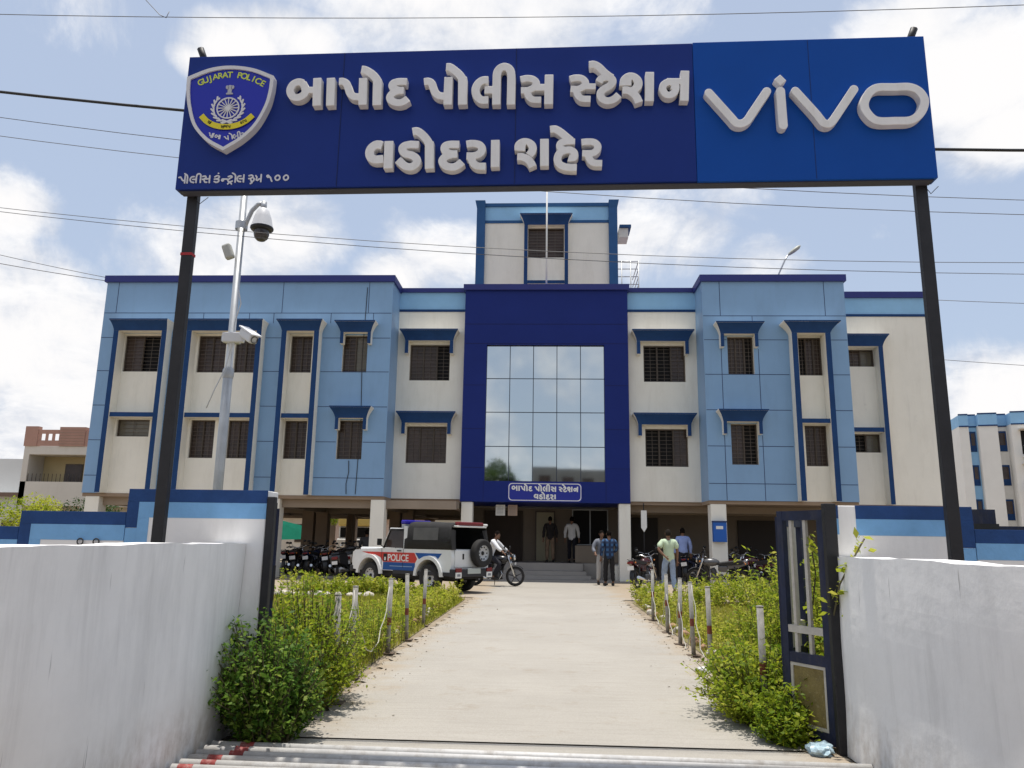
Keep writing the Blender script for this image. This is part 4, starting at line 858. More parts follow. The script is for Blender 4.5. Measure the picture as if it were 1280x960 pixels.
mb = MB(); mb.add([(v.co.x, -0.001-v.co.z, v.co.y) for v in me.vertices], [tuple(p.vertices) for p in me.polygons]); mb.build('border', WHITEP, sg)
T1 = place(MAIN[:36], 0.855, 0.15-0.855*0.80, 0.325-0.855*0.62); xs = [p[0] for s_ in MAIN[:36] for p in s_[3]]; sc_ = 2.30/(max(xs)-min(xs)); T1 = place(MAIN[:36], sc_, 0.16-sc_*min(xs), 0.395-sc_*0.65)
L2 = MAIN[36:46]; xs = [p[0] for s_ in L2 for p in s_[3]]; ys = min(p[1] for s_ in L2 for p in s_[3]); T2 = place(L2, sc_, 1.31-sc_*(min(xs)+max(xs))/2, 0.085-sc_*ys)
letters(T1+T2, 'lettering', WHITEP, sg, MS, 0.006, 0.006, 0.0, split=False)

# ------------------------------------------------------------------ boundary walls beside the gate
def bwall(name, label, blocks, pillar):
    """blocks: (x0, x1, ztop, step_side) painted navy along the top and the step, sky blue below, white beneath"""
    w = thing(name, ((blocks[0][0]+blocks[-1][1])/2, 5.72, 0), label, 'boundary wall')
    ox = w.location.x
    b = MB()
    for (a, c, zt, st) in blocks: b.bbox(a-ox, c-ox, -0.115, 0.115, 0, zt, 0.006)
    b.build('wall_body', WALLW, w)
    def strip(x0, x1, z0, z1, nm, m, d):
        s = MB(); s.bbox(x0-ox, x1-ox, -0.115-d, -0.114+0.01, z0, z1, 0.0015); s.build(nm, m, w)
    for (a, c, zt, st) in blocks:
        x0, x1 = (a, c)
        if pillar and abs(a-pillar[0]) < 0.02: x0 = pillar[1]
        strip(x0, x1, zt-0.092, zt+0.002, 'navy_band', WALLN, 0.004)
        l0, l1 = x0, x1
        if st == 'L': strip(a-0.002, a+0.085, zt-0.28, zt-0.092, 'navy_band', WALLN, 0.0041); l0 = a+0.085
        if st == 'R': strip(c-0.085, c+0.002, zt-0.28, zt-0.092, 'navy_band', WALLN, 0.0041); l1 = c-0.085
        strip(l0, l1, zt-0.205, zt-0.092, 'sky_blue_band', WALLB, 0.003)
        if st == 'L': strip(l0, l0+0.085, zt-0.40, zt-0.205, 'sky_blue_band', WALLB, 0.003); strip(a, l0, zt-0.40, zt-0.282, 'sky_blue_band', WALLB, 0.0031)
        if st == 'R': strip(l1-0.07, l1, zt-0.40, zt-0.205, 'sky_blue_band', WALLB, 0.003); strip(l1, c, zt-0.40, zt-0.282, 'sky_blue_band', WALLB, 0.0031)
    return w
bl = bwall('boundary_wall', 'stepped boundary wall with navy and sky blue bands left of the gateway', [(-9.0, -3.905, 1.40, None), (-3.90, -3.105, 1.515, 'L'), (-3.10, -2.06, 1.685, 'L')], None)
br = bwall('boundary_wall', 'stepped boundary wall with navy and sky blue bands right of the gateway', [(2.0, 2.955, 1.63, 'R'), (2.96, 9.0, 1.475, None)], (2.0, 2.155))
m = MB(); m.box(2.0-br.location.x, 2.035-br.location.x, -0.119, -0.112, 1.54, 1.631); m.build('navy_band', WALLN, br)
m = MB(); m.box(2.0-br.location.x, 2.035-br.location.x, -0.118, -0.112, 1.43, 1.538); m.build('sky_blue_band', WALLB, br)
for xx in (-3.42, -3.30):          # small iron rings set in the wall
    m = MB(); m.torus((xx-bl.location.x, -0.13, 1.30), 0.022, 0.005, 'y', 14, 6); m.build('iron_ring', BLACK, bl)
def flank(name, label, xa, xb, y0, y1, h):
    """whitewashed parapet along the entrance, uneven hand-plastered surface"""
    nx, ny, nz = 3, 60, 14; vs = []; fs = []
    def sheet(f, nu, nv):
        b0 = len(vs)
        for i in range(nu+1):
            for k in range(nv+1): vs.append(f(i/nu, k/nv))
        for i in range(nu):
            for k in range(nv): fs.append((b0+i*(nv+1)+k, b0+(i+1)*(nv+1)+k, b0+(i+1)*(nv+1)+k+1, b0+i*(nv+1)+k+1))
    w = lambda y, z: 0.007*math.sin(2.1*y+1.3*z)+0.005*math.sin(5.3*y-2.2*z)+0.004*math.sin(9.1*z+y)
    hh = lambda y: h+0.006*math.sin(1.7*y)+0.004*math.sin(6.1*y)+0.002*math.sin(17*y)
    cx = (xa+xb)/2; Y = lambda u: y0+(y1-y0)*u
    sheet(lambda u, v: (xa-cx+w(Y(u), v), Y(u)-y1, hh(Y(u))*v), ny, nz)
    sheet(lambda u, v: (xb-cx-w(Y(u)+3, v), Y(u)-y1, hh(Y(u))*v), ny, nz)
    sheet(lambda u, v: (xa-cx+w(Y(u), 1)+(xb-xa-w(Y(u)+3, 1)-w(Y(u), 1))*v, Y(u)-y1, hh(Y(u))), ny, 2)
    for yy in (y0, y1):
        sheet(lambda u, v: (xa-cx+w(yy, v)+(xb-xa-w(yy+3, v)-w(yy, v))*u, yy-y1, hh(yy)*v), 2, nz)
    m = MB(); m.add(vs, fs, 0, True); o = m.build(name, WALLW); o.location = (cx, y1, 0)
    for p in o.data.polygons: p.use_smooth = False
    return tag(o, label, 'parapet wall')
flank('parapet_wall', 'plain whitewashed low parapet running towards us on the left of the drive', -2.2, -2.43, -1.5, 5.598, 1.30)
flank('parapet_wall', 'plain whitewashed low parapet running towards us on the right of the drive', 1.975, 2.205, -1.5, 5.598, 1.275)

# ------------------------------------------------------------------ iron gate leaves
PALE = mat('faded_cream_paint', (0.50, 0.46, 0.40), 0.7, 0.15, 12)
RUSTY = groundmat('speckled_brass_sheet', (0.30, 0.23, 0.085), (0.20, 0.15, 0.06), 9, (0.44, 0.37, 0.20), 0.4, 80, 0.6)
def leaf_frame(mb, w, h, t=0.075, d=0.045, mid=(0.53, 0.60)):
    mb.box(0, t, -d/2, d/2, 0.03, h); mb.box(w-t*0.7, w, -d/2, d/2, 0.03, h); mb.box(t, w-t*0.7, -d/2+0.002, d/2-0.002, h-0.07, h-0.001); mb.box(t, w-t*0.7, -d/2+0.002, d/2-0.002, 0.035, 0.105)
    if mid: mb.box(t, w-t*0.7, -d/2+0.002, d/2-0.002, mid[0], mid[1])
def gate_leaf(label, loc, rz1, rz2, w=0.44, pw=0.05):
    g = thing('iron_gate', loc, label, 'gate')
    post = MB(); post.bbox(-pw, pw, -0.03, 0.03, 0, 1.64, 0.005); post.build('gate_post', BLACK, g)
    for z in (0.35, 1.25):
        hg = MB(); hg.lathe([(0.022, z-0.05), (0.022, z+0.05)], (0.0, 0.045, 0), 'z', 10); hg.build('hinge', GATEN, g)
    for k, (rz, off) in enumerate(((rz1, (0, 0.05)), (rz2, None))):
        if off is None:
            off = (math.cos(rz1)*w, 0.05+math.sin(rz1)*w+0.03)
        Mx = Matrix.Translation((off[0], off[1], 0)) @ Matrix.Rotation(rz, 4, 'Z')
        f = MB(); leaf_frame(f, w, 1.60 if k == 0 else 1.56)
        f.xf(Mx); fo = f.build('leaf_frame', GATEN, g)
        s = MB(); s.box(0.085, w-0.06, -0.006, 0.006, 0.115, 0.520); s.xf(Mx); so = s.build('sheet_panel', RUSTY, fo)
        e = MB()
        for a in ((0.076, 0.098, 0.106, 0.529), (w-0.075, w-0.053, 0.106, 0.529), (0.098, w-0.075, 0.106, 0.128), (0.098, w-0.075, 0.508, 0.529)): e.box(a[0], a[1], -0.016, 0.016, a[2], a[3])
        e.xf(Mx); e.build('panel_moulding', PALE, fo)
        for xx in ((0.20, 0.33) if k == 0 else (0.16, 0.30)):
            q = MB(); q.box(xx-0.013, xx+0.013, -0.013, 0.013, 0.60, 1.53); q.xf(Mx); q.build('bar', PALE, fo)
        q = MB(); q.box(0.076, w-0.053, -0.018, 0.018, 0.735, 0.785); q.xf(Mx); q.build('rail', PALE, fo)
        q = MB(); q.box(0.02, 0.045, -0.045, -0.023, 0.9, 1.15); q.xf(Mx); q.build('bolt', BLACK, fo)
    return g
gate_leaf('folded navy iron gate standing open in front of the right parapet, weeds through it', (1.955, 5.56, 0), R(119), R(52), 0.45, 0.042)
gl_ = gate_leaf('dark iron gate seen edge on, folded open against the left boundary wall', (-2.02, 5.60, 0), R(113.5), R(-65.5), 0.42, 0.028)

# ------------------------------------------------------------------ pipe grid across the entrance
gr = thing('cattle_grid', (-0.12, 5.0, 0), 'row of white painted steel pipes with red ends laid across the drive', 'pipe grid', rz=R(-1.5))
PIPEW = mat('chipped_white_pipe', (0.50, 0.49, 0.475), 0.55, 0.14, 9, stain=((0.24, 0.20, 0.16), 9, 0.85)); PIPER = mat('red_pipe_paint', (0.25, 0.035, 0.03), 0.6, 0.4, 12, stain=((0.4, 0.36, 0.33), 16, 0.8))
for i in range(12):
    y = 0.20-i*0.105; p = MB(); p.tube([(-2.05, y, 0.027), (2.08, y, 0.027)], 0.028, 12); po = p.build('pipe', PIPEW, gr)
    p = MB(); a = -1.86+0.02*((i*7) % 5)-0.03*i; p.tube([(a, y, 0.027), (a+0.09, y, 0.027)], 0.0285, 12, cap=False); p.build('red_band', PIPER, po)
g = MB(); g.box(-2.19, 1.95, 3.4, 5.56, -0.02, 0.0005); struct('drain', g, mat('drain_shade_soil', (0.11, 0.095, 0.075), 0.95, 0.3, 5))  # flat dark soil strip; the trench's shade is put into its colour

# ------------------------------------------------------------------ bollards and their ropes along the drive
BOLW = mat('weathered_white_pipe', (0.30, 0.285, 0.26), 0.75, 0.25, 16, stain=((0.10, 0.07, 0.05), 10, 0.95)); BOLR = mat('rust_red_band', (0.21, 0.055, 0.035), 0.75, 0.3, 20)
def bollard(x, y, h, label, lean=(0, 0)):
    t = thing('bollard', (x, y, 0), label, 'bollard', 'pipe bollards along the drive'); t.rotation_euler = (lean[0], lean[1], 0)
    p = MB(); p.tube([(0, 0, -0.02), (0, 0, h)], 0.027, 12); p.build('pipe', BOLW, t)
    p = MB(); z = h*0.42+random.uniform(-0.04, 0.04); p.tube([(0, 0, z), (0, 0, z+0.09)], 0.0276, 12, cap=False); p.build('rust_band', BOLR, t)
    p = MB(); p.lathe([(0.02, h-0.004), (0.029, h-0.002), (0.029, h+0.012), (0.0, h+0.016)], (0, 0, 0), 'z', 12); p.build('cap', BOLW, t)
    p = MB(); p.box(-0.08, 0.08, -0.08, 0.08, 0, 0.012); p.build('base_plate', mat('rusty_plate', (0.12, 0.085, 0.06), 0.8, 0.3, 10), t)
LB = [(-1.78, 6.75), (-1.95, 7.95), (-1.93, 9.65), (-1.94, 10.95), (-2.00, 12.75)]
RB = [(1.87, 14.45), (1.83, 12.45), (1.80, 11.1), (1.79, 10.05), (1.80, 9.05), (1.66, 6.35)]
ordn = ['nearest', 'second nearest', 'third', 'fourth', 'farthest']
for (x, y), w in zip(LB, ordn): bollard(x, y, 0.87, 'white and rust pipe bollard, %s on the left edge of the drive' % w, (random.uniform(-0.02, 0.02), random.uniform(-0.03, 0.03)))
for (x, y), w in zip(RB, ['farthest', 'second farthest', 'third farthest', 'fourth farthest', 'second nearest', 'nearest']): bollard(x, y, 0.87, 'white and rust pipe bollard, %s on the right edge of the drive' % w, (random.uniform(-0.02, 0.02), random.uniform(-0.03, 0.03)))
ROPE = mat('white_rope', (0.45, 0.43, 0.37), 0.9, 0.1, 30)
def rope(p0, p1, sag, label, r=0.006):
    m = MB(); m.tube([(a[0]+0.012*math.sin(i*1.7), a[1], max(0.012, a[2])) for i, a in enumerate(hang_curve(p0, p1, sag, 18))], r, 6)
    o = m.build('rope', ROPE); tag(o, label, 'rope', 'slack ropes between the bollards')
rope((-1.78, 6.72, 0.82), (-2.15, 6.3, 0.05), 0.12, 'white rope hanging down from the nearest left bollard into the weeds')
rope((-1.95, 7.92, 0.84), (-1.81, 6.78, 0.30), 0.35, 'slack white rope between the two nearest left bollards')
rope((-1.95, 7.97, 0.82), (-1.93, 9.62, 0.78), 0.66, 'slack white rope dropping between second and third left bollards')
rope((1.83, 12.43, 0.80), (1.87, 14.42, 0.5), 0.62, 'slack white rope between the two farthest right bollards')
rope((1.80, 11.08, 0.82), (1.83, 12.42, 0.60), 0.66, 'slack white rope between third and second farthest right bollards')
rope((1.79, 10.02, 0.84), (1.80, 11.08, 0.55), 0.68, 'slack white rope between fourth and third farthest right bollards')
rope((1.80, 9.03, 0.20), (1.79, 10.02, 0.84), 0.42, 'slack white rope coiled low between right bollards near the bush')

# ------------------------------------------------------------------ camera pole, roof lamp, flag pole, wires
cp = thing('camera_pole', (-3.13, 7.2, 0), 'tall grey steel pole carrying surveillance cameras behind the left boundary wall', 'camera pole')
p = MB(); p.tube([(0, 0, 0), (0, 0, 2.9), (0, 0, 2.92), (0, 0, 4.95)], [0.046, 0.046, 0.036, 0.034], 14); p.lathe([(0.048, 2.86), (0.053, 2.88), (0.053, 2.94), (0.038, 2.97)], (0, 0, 0), 'z', 14); p.build('pole', GALV, cp)
p = MB(); p.tube([(0.03, 0, 4.42), (0.06, -0.01, 4.50), (0.10, -0.015, 4.60), (0.16, -0.02, 4.665), (0.22, -0.02, 4.68)], 0.022, 10); p.lathe([(0.06, 4.40), (0.06, 4.48)], (0, 0, 0), 'z', 14); p.tube([(0.22, -0.02, 4.69), (0.22, -0.02, 4.60)], 0.03, 10); arm = p.build('arm', GALV, cp)
WHM = mat('camera_white', (0.62, 0.62, 0.63), 0.4)
p = MB(); p.lathe([(0.0, 4.625), (0.035, 4.62), (0.06, 4.59), (0.085, 4.52), (0.105, 4.43), (0.11, 4.415)], (0.22, -0.02, 0), 'z', 20); hs = p.build('dome_camera', WHM, cp)
p = MB(); p.lathe([(0.113, 4.415), (0.115, 4.40), (0.105, 4.385), (0.07, 4.38)], (0.22, -0.02, 0), 'z', 20); p.build('skirt', DARKM, hs)
p = MB(); p.lathe([(0.075, 4.38), (0.076, 4.34), (0.065, 4.30), (0.04, 4.275), (0.0, 4.268)], (0.22, -0.02, 0), 'z', 20); p.build('smoked_dome', mat('smoked_dome', (0.06, 0.055, 0.055), 0.12), hs)
def bulletcam(z, rz, lab):
    b = MB(); b.bbox(0.20, 0.44, -0.05, 0.04, 0.05, 0.14, 0.02); b.bbox(0.18, 0.47, -0.058, 0.048, 0.135, 0.15, 0.004); Mx = Matrix.Translation((0, 0, z)) @ Matrix.Rotation(rz, 4, 'Z') @ Matrix.Rotation(R(28), 4, 'Y')
    b.xf(Mx); o = b.build('bullet_camera', WHM, cp)
    q = MB(); q.lathe([(0.0, 0.438), (0.034, 0.438), (0.036, 0.448), (0.03, 0.452)], (0, -0.005, 0.095), 'x', 14); q.xf(Mx); q.build('lens', DARKM, o)
    q = MB(); q.tube([(0.05, 0, z-0.04), (0.16, 0, z-0.05), (0.22*math.cos(rz), 0.22*math.sin(rz), z-0.03)], 0.018, 8); q.box(-0.07, 0.07, -0.07, 0.07, z-0.08, z-0.02); q.build('mount', GALV, o)
bulletcam(3.30, R(-38), 'a'); 
p = MB(); p.bbox(-0.05, 0.16, -0.11, -0.05, 3.20, 3.30, 0.01); p.build('junction_box', WHM, cp)
p = MB(); p.bbox(-0.045, 0.045, -0.035, 0.035, -0.08, 0.08, 0.02); p.xf(Matrix.Translation((-0.095, -0.04, 4.15)) @ Matrix.Rotation(R(-22), 4, 'Y')); p.build('spotlight', mat('lamp_grey', (0.42, 0.42, 0.38), 0.5), cp)
p = MB(); p.tube([(0.05, -0.05, 3.75), (0.09, -0.06, 3.6), (0.045, -0.065, 3.4), (0.05, -0.07, 3.25), (0.0, -0.07, 2.95), (-0.08, -0.08, 2.75), (-0.14, -0.1, 2.55)], 0.006, 5); p.build('cable', mat('white_cable', (0.55, 0.55, 0.55), 0.6), cp)
def slamp(loc, label):
    t = thing('street_lamp', loc, label, 'street lamp')
    p = MB(); p.tube([(0, 0, 0), (0, 0, 0.35), (0.28, 0, 0.95), (0.40, 0, 1.15)], 0.03, 8); p.build('pole', GALV, t)
    p = MB(); prof = [(0.02, 0), (0.09, 0.08), (0.13, 0.3), (0.12, 0.5), (0.05, 0.6), (0, 0.61)]; p.lathe(prof, (0, 0, 0), 'z', 14)
    p.xf(Matrix.Translation((0.40, 0, 1.15)) @ Matrix.Rotation(R(52), 4, 'Y') @ Matrix.Diagonal((0.6, 1, 1, 1))); h = p.build('lamp_head', mat('lamp_head_grey', (0.40, 0.41, 0.36), 0.5), t)
    p = MB(); p.lathe([(0.0, -0.01), (0.08, -0.006), (0.11, 0.0)], (0, 0, 0), 'z', 14); p.xf(Matrix.Translation((0.64, 0, 1.27)) @ Matrix.Rotation(R(-38), 4, 'Y') @ Matrix.Diagonal((1.7, 0.8, 1, 1))); p.build('lens', mat('lamp_lens', (0.55, 0.55, 0.50), 0.3), h)
slamp((8.40, 27.5, 10.74), 'street lamp on a bent arm standing on the right roof edge')
fp = thing('flagpole', (-0.14, YP+0.35, 10.2), 'thin white flagpole standing on the roof of the entrance bay', 'flagpole')
p = MB(); p.tube([(0, 0, 0), (0, 0, 5.3)], 0.034, 10); p.build('pole', WHITEP, fp); p = MB(); p.ball((0, 0, 5.33), 0.05); p.build('finial', WHITEP, fp)
WIREM = mat('wire_black', (0.02, 0.02, 0.022), 0.6); WIREG = mat('wire_aluminium', (0.14, 0.14, 0.15), 0.5)
WL = [('thin wire crossing the very top of the sky', (-8.4, 9.1), (-0.58, 8.89), (6.72, 8.94), 0.007, WIREG), ('thick black twisted cable passing behind the signboard', (-8.2, 7.79), (-5.39, 7.45), (6.46, 6.69), 0.026, WIREM),
      ('thin wire just below the thick black cable', (-8.13, 7.37), (-5.41, 6.98), (6.38, 5.96), 0.006, WIREG), ('thin wire entering behind the lower left of the emblem', (-8.09, 7.07), (-5.4, 6.70), (6.36, 5.75), 0.006, WIREG),
      ('upper of two thin wires crossing the stair tower', (-7.91, 5.94), (-0.53, 5.28), (6.28, 5.07), 0.0055, WIREG), ('lower of two thin wires crossing the stair tower', (-7.91, 5.88), (-0.53, 5.18), (6.26, 4.91), 0.0055, WIREG)]
KY = 0.58
for i, (lab, a, b_, c, r, m_) in enumerate(WL):
    a, b_, c = [(p[0]*KY, CAM_H+(p[1]-CAM_H)*KY) for p in (a, b_, c)]
    A = np.array([[a[0]**2, a[0], 1], [b_[0]**2, b_[0], 1], [c[0]**2, c[0], 1]]); k = np.linalg.solve(A, [a[1], b_[1], c[1]])
    if k[0] < 0.002: k = np.polyfit([a[0], b_[0], c[0]], [a[1], b_[1], c[1]], 1); k = np.array([0.004, k[0], k[1]-0.05])
    p = MB(); p.tube([(x, 5.8, k[0]*x*x+k[1]*x+k[2]) for x in np.linspace(-16, 16, 45)], r*0.46, 6)
    tag(p.build('overhead_wire', m_), lab, 'wire', 'overhead wires')
def wire(px0, px1, lab, r=0.012, sag=0.4):
    p = MB(); p.tube(hang_curve(px0, px1, sag, 20), r, 5); tag(p.build('overhead_wire', WIREG), lab, 'wire', 'overhead wires')
wire((-30, 22, 13.5), (-16.4, 26.5, 10.7), 'steep thin wire running down to the left roof corner', 0.012, 0.3); wire((-30, 22, 12.6), (-16.4, 26.6, 10.6), 'lower thin wire running down to the left roof corner', 0.014, 0.3)
wire((14.0, 28.2, 10.4), (40, 25, 9.6), 'thin wire leaving the right end of the roof', 0.012, 0.4); wire((14.0, 29, 8.35), (50, 34, 8.9), 'lowest thin wire in the sky right of the station', 0.011, 0.5)
p = MB(); p.tube([(-3.86, 5.95, 6.3), (-3.42, 5.8, 5.81), (-3.36, 5.8, 5.78), (-3.34, 5.8, 5.84)], 0.0035, 5); tag(p.build('wire_spacer', WIREG), 'short wire hook hanging on the topmost wire', 'wire')
# loose black cables down the cladding, left of the bay
for xs_, lab in (((-6.62, -6.68, -6.60, -6.66), 'black cable hanging down the light blue cladding beside the cream bay'), ((-6.95, -6.93, -7.0, -6.98), 'thin cable hanging below the left wing window near the bay')):
    p = MB(); zz = (10.3, 7.6, 5.4, 2.85) if xs_[0] > -6.7 else (4.0, 3.6, 3.2, 2.85); p.tube([(x, YW-0.018, z) for x, z in zip(xs_, zz)], 0.012, 5); tag(p.build('cable', WIREM), lab, 'cable')

# ------------------------------------------------------------------ buildings around
AWH = mat('apartment_white', (0.76, 0.74, 0.69), 0.85, 0.05, 0.5)
HC = mat('house_cream', (0.66, 0.60, 0.52), 0.85, 0.06, 0.5, stain=((0.42, 0.34, 0.26), 0.6, 0.4)); HP = mat('house_pink', (0.44, 0.25, 0.19), 0.85, 0.1, 1); HW = mat('house_white', (0.62, 0.62, 0.60), 0.85, 0.06, 0.5)
KEEPN[0] = False
def hwin(par, x0, x1, z0, z1, y, bars=True):
    f = MB(); f.box(x0-0.06, x1+0.06, y-0.05, y-0.002, z0-0.06, z1+0.06); o = f.build('window', BRONZE, par)
    q = MB(); q.box(x0, x1, y-0.058, y-0.051, z0, z1); q.build('pane', PANE, o)
h1 = thing('house', (-29.6, 45, 0), 'cream two storey house with reddish parapet and balcony beyond the left wall', 'house', 'houses around the station')
m = MB(); x0, x1 = -2.1, 4.5
m.box(x0, x1, 1.5, 9, 0, 6.55); m.box(x0, x1, 0, 1.5, 6.05, 6.55); m.box(x0, x1, 0, 0.2, 3.0, 4.42); m.box(x0, x1, 0.2, 1.5, 3.0, 3.2); m.box(x0, x0+0.35, 0.0, 1.5, 0, 6.05); m.box(1.75, 2.2, 0.02, 1.5, 0, 6.05)
m.build('wall', HC, h1)
m = MB(); m.box(x0-0.05, x0+0.75, -0.06, 0.3, 6.55, 7.75); m.box(0.0, 1.6, -0.07, 0.3, 6.56, 7.72); m.box(2.0, 3.0, -0.06, 0.3, 6.55, 7.7); m.box(x0+0.75, 0.0, -0.03, 0.02, 6.56, 6.9); m.box(x0+0.75, 0.0, -0.03, 0.02, 7.3, 7.55); m.box(1.6, 2.0, -0.03, 0.02, 6.56, 7.5)
for i in range(3): m.box(x0+0.80+i*0.42, x0+0.98+i*0.42, -0.02, 0.01, 6.9, 7.3)
m.build('parapet', HP, h1)
m = MB()
for i in range(6): m.box(0.02, 1.58, -0.085, -0.071, 6.68+i*0.17, 6.70+i*0.17)
m.build('parapet_grooves', BROWNW, h1)
m = MB(); m.box(-1.74, 1.74, 1.46, 1.495, 3.2, 6.05); m.build('balcony_wall', mat('balcony_yellow', (0.50, 0.40, 0.22), 0.85, 0.08, 1), h1)
hwin(h1, -0.25, 0.75, 4.0, 5.55, 1.455); hwin(h1, 1.2, 1.6, 4.3, 5.5, 1.455)
m = MB()
for i in range(16): m.box(x0+0.4+i*0.25, x0+0.42+i*0.25, 0.05, 0.08, 4.42, 4.9)
m.build('balcony_rail', BRONZE, h1)
h2 = thing('house', (-36.5, 50, 0), 'low white house with flat roof at the far left edge', 'house', 'houses around the station')
m = MB(); m.box(-6, 4.2, 0, 8, 0, 3.9); m.box(-6, 3.3, 1.5, 8, 3.91, 6.4); m.build('wall', HW, h2)
m = MB(); m.box(-6.1, 4.3, -0.5, 0.0, 3.75, 4.0); m.build('roof', mat('roof_brown', (0.18, 0.12, 0.09), 0.8), h2); hwin(h2, -3, -1.8, 4.6, 5.7, 1.5); hwin(h2, 0.5, 2.2, 0.9, 2.1, 0)
m = MB(); m.tube([(1.5, 3, 6.4), (1.5, 3, 7.6)], 0.03, 6)
for i in range(5): m.tube([(1.0+i*0.05, 3, 7.0+i*0.13), (2.0-i*0.05, 3, 7.02+i*0.13)], 0.015, 5)
m.build('aerial', GALV, h2)
for k, (xa, xb, y, h, lab, c) in enumerate([(-27, -17.2, 58, 6.2, 'pale cream house seen between the left columns, behind the green sheet', HC), (-16.5, -9.0, 60, 6.6, 'pinkish cream house seen under the left wing behind the truck', mat('house_pale_pink', (0.60, 0.47, 0.40), 0.85, 0.06, 0.5)), (-8.4, 1.0, 57, 6.0, 'white house seen under the cream bay beside the entrance', HW)]):
    t = thing('house', ((xa+xb)/2, y, 0), lab, 'house', 'houses around the station'); w = xb-xa
    m = MB(); m.box(-w/2, w/2, 0, 8, 0, h); m.box(-w/2-0.2, w/2+0.2, -0.6, 0, 2.9, 3.05); m.build('wall', c, t)
    for i in range(4): hwin(t, -w/2+0.7+i*w/4, -w/2+1.7+i*w/4, 1.1, 2.3, 0)
    for i in range(3): hwin(t, -w/2+1.2+i*w/3, -w/2+2.4+i*w/3, 3.9, 5.1, 0)
def apartment(loc, rz, label, W_, D_, floors, h0, side=True):
    """stepped block: cream with a light blue parapet, blue stair strips, balconies"""
    t = thing('apartment_block', loc, label, 'apartment block', 'apartment blocks on the right', rz)
    H = floors*3.0+h0
    segs = [(0, 0.75, 0.2), (0.75, 1.45, 0.6), (1.45, 2.95, -0.1), (2.95, 3.85, 0.7), (3.85, W_, -0.6)]
    for (a, c, y) in segs:
        m = MB(); blue = y > 0.5
        m.box(a, c, y, D_, 0, H); m.build('wall', AWH if (not blue or a > 2) else ACPBAND, t)
        m = MB(); m.box(a, c, y-0.06, D_, H+0.01, H+1.0); m.build('pale_blue_parapet', ACPBAND, t)
        m = MB(); m.box(a, c, y-0.10, y+0.02, H+1.0, H+1.12); m.box(a, c, y-0.08, y+0.02, H-0.06, H+0.05); m.build('navy_line', NAVY, t)
        for f in range(floors):
            z = h0+f*3.0
            if blue:
                q = MB(); q.box(a+0.1, c-0.1, y-0.05, y-0.001, z+0.75, z+2.55); o = q.build('window', NAVY, t); q = MB(); q.box(a+0.2, c-0.2, y-0.06, y-0.051, z+1.3, z+2.4); q.build('pane', PANE, o)
            elif y < -0.5:
                for bx in np.arange(a+0.7, c-1.2, 3.6):
                    q = MB(); q.box(bx-0.05, bx+1.9, y-0.02, y-0.001, z+0.35, z+2.4); o = q.build('balcony', PANE2, t)
                    q = MB(); q.box(bx-0.1, bx+1.95, y-0.7, y-0.62, z+0.15, z+0.55); q.box(bx-0.1, bx+1.95, y-0.62, y-0.02, z+0.05, z+0.15)
                    for kk in range(3): q.box(bx-0.1, bx+1.95, y-0.68, y-0.66, z+0.7+kk*0.16, z+0.73+kk*0.16)
                    q.build('balustrade', AWH, o)
                    q = MB(); q.box(bx-0.2, bx+2.05, y-0.75, y-0.02, z+2.45, z+2.55); q.build('sunshade', HC, o)
    return t
apartment((36.6, 70, 0), R(-14), 'cream apartment block with light blue parapet and balconies at the right edge', 22, 14, 4, 0.0)
apartment((34.2, 84, 0), R(-8), 'second cream apartment block half hidden behind the nearer one on the right', 9, 12, 4, 0.3)
# dark metal sheet gate beyond the right boundary wall
t = thing('metal_sheet_gate', (4.05, 7.4, 0), 'dark navy sheet metal gate standing behind the lower right boundary wall', 'gate')
m = MB(); m.box(-0.55, 0.05, -0.02, 0.02, 0.1, 1.70); m.build('sheet', GATEN, t); m = MB(); m.box(0.06, 1.6, -0.03, 0.03, 0.1, 1.55); m.build('sheet', GATEN, t)
for z in (0.3, 0.95, 1.52):
    m = MB(); m.box(-0.56, 0.06, -0.045, -0.021, z, z+0.05); m.build('rail', BLACK, t)
# across the road, seen only in the mirror glass
t = thing('roadside_building', (2.5, -27, 0), 'plain grey building across the road mirrored in the glass front', 'building')
m = MB(); m.box(-4.5, 5.5, -8, 0, 0, 9.2); m.build('wall', mat('grey_plaster', (0.20, 0.20, 0.19), 0.9, 0.2, 0.5), t)
for i in range(4):
    for f in range(3):
        q = MB(); q.box(-3.6+i*2.4, -2.4+i*2.4, 0.001, 0.05, 1+f*3, 2.3+f*3); q.build('window', PANE, t)
KEEPN[0] = True
# green sheet and small truck behind the station
t = thing('shade_sheet', (-15.3, 46, 0), 'bright green tarpaulin sheet slung between poles behind the station', 'tarpaulin')
m = MB(); m.add([(-1.3, 0, 2.5), (1.4, 0, 1.9), (1.4, 2.4, 1.2), (-1.3, 2.4, 1.4), (-1.4, -0.05, 1.2), (1.5, -0.05, 1.3)], [(0, 1, 2, 3), (0, 4, 5, 1)]); m.build('sheet', mat('green_tarp', (0.02, 0.42, 0.27), 0.6, 0.15, 2), t)
for x in (-1.3, 1.4):
    m = MB(); m.tube([(x, 0, 0), (x, 0, 2.4)], 0.04, 6); m.build('pole', GALV, t)
t = thing('small_truck', (-11.1, 45, 0), 'small white truck with yellow topped cab parked behind the station', 'truck')
m = MB(); m.bbox(-1.0, 1.0, -0.7, 0.9, 0.45, 1.35, 0.08); m.bbox(-0.95, 0.95, -0.5, 0.9, 1.35, 2.05, 0.10); m.build('cab', WHITEP, t)
m = MB(); m.bbox(-1.0, 1.0, -0.6, 1.0, 2.05, 2.55, 0.10); m.build('roof', mat('truck_yellow', (0.72, 0.55, 0.18), 0.5), t)
m = MB(); m.box(-0.85, 0.85, -0.52, -0.505, 1.42, 1.98); m.build('windscreen', PANE2, t)
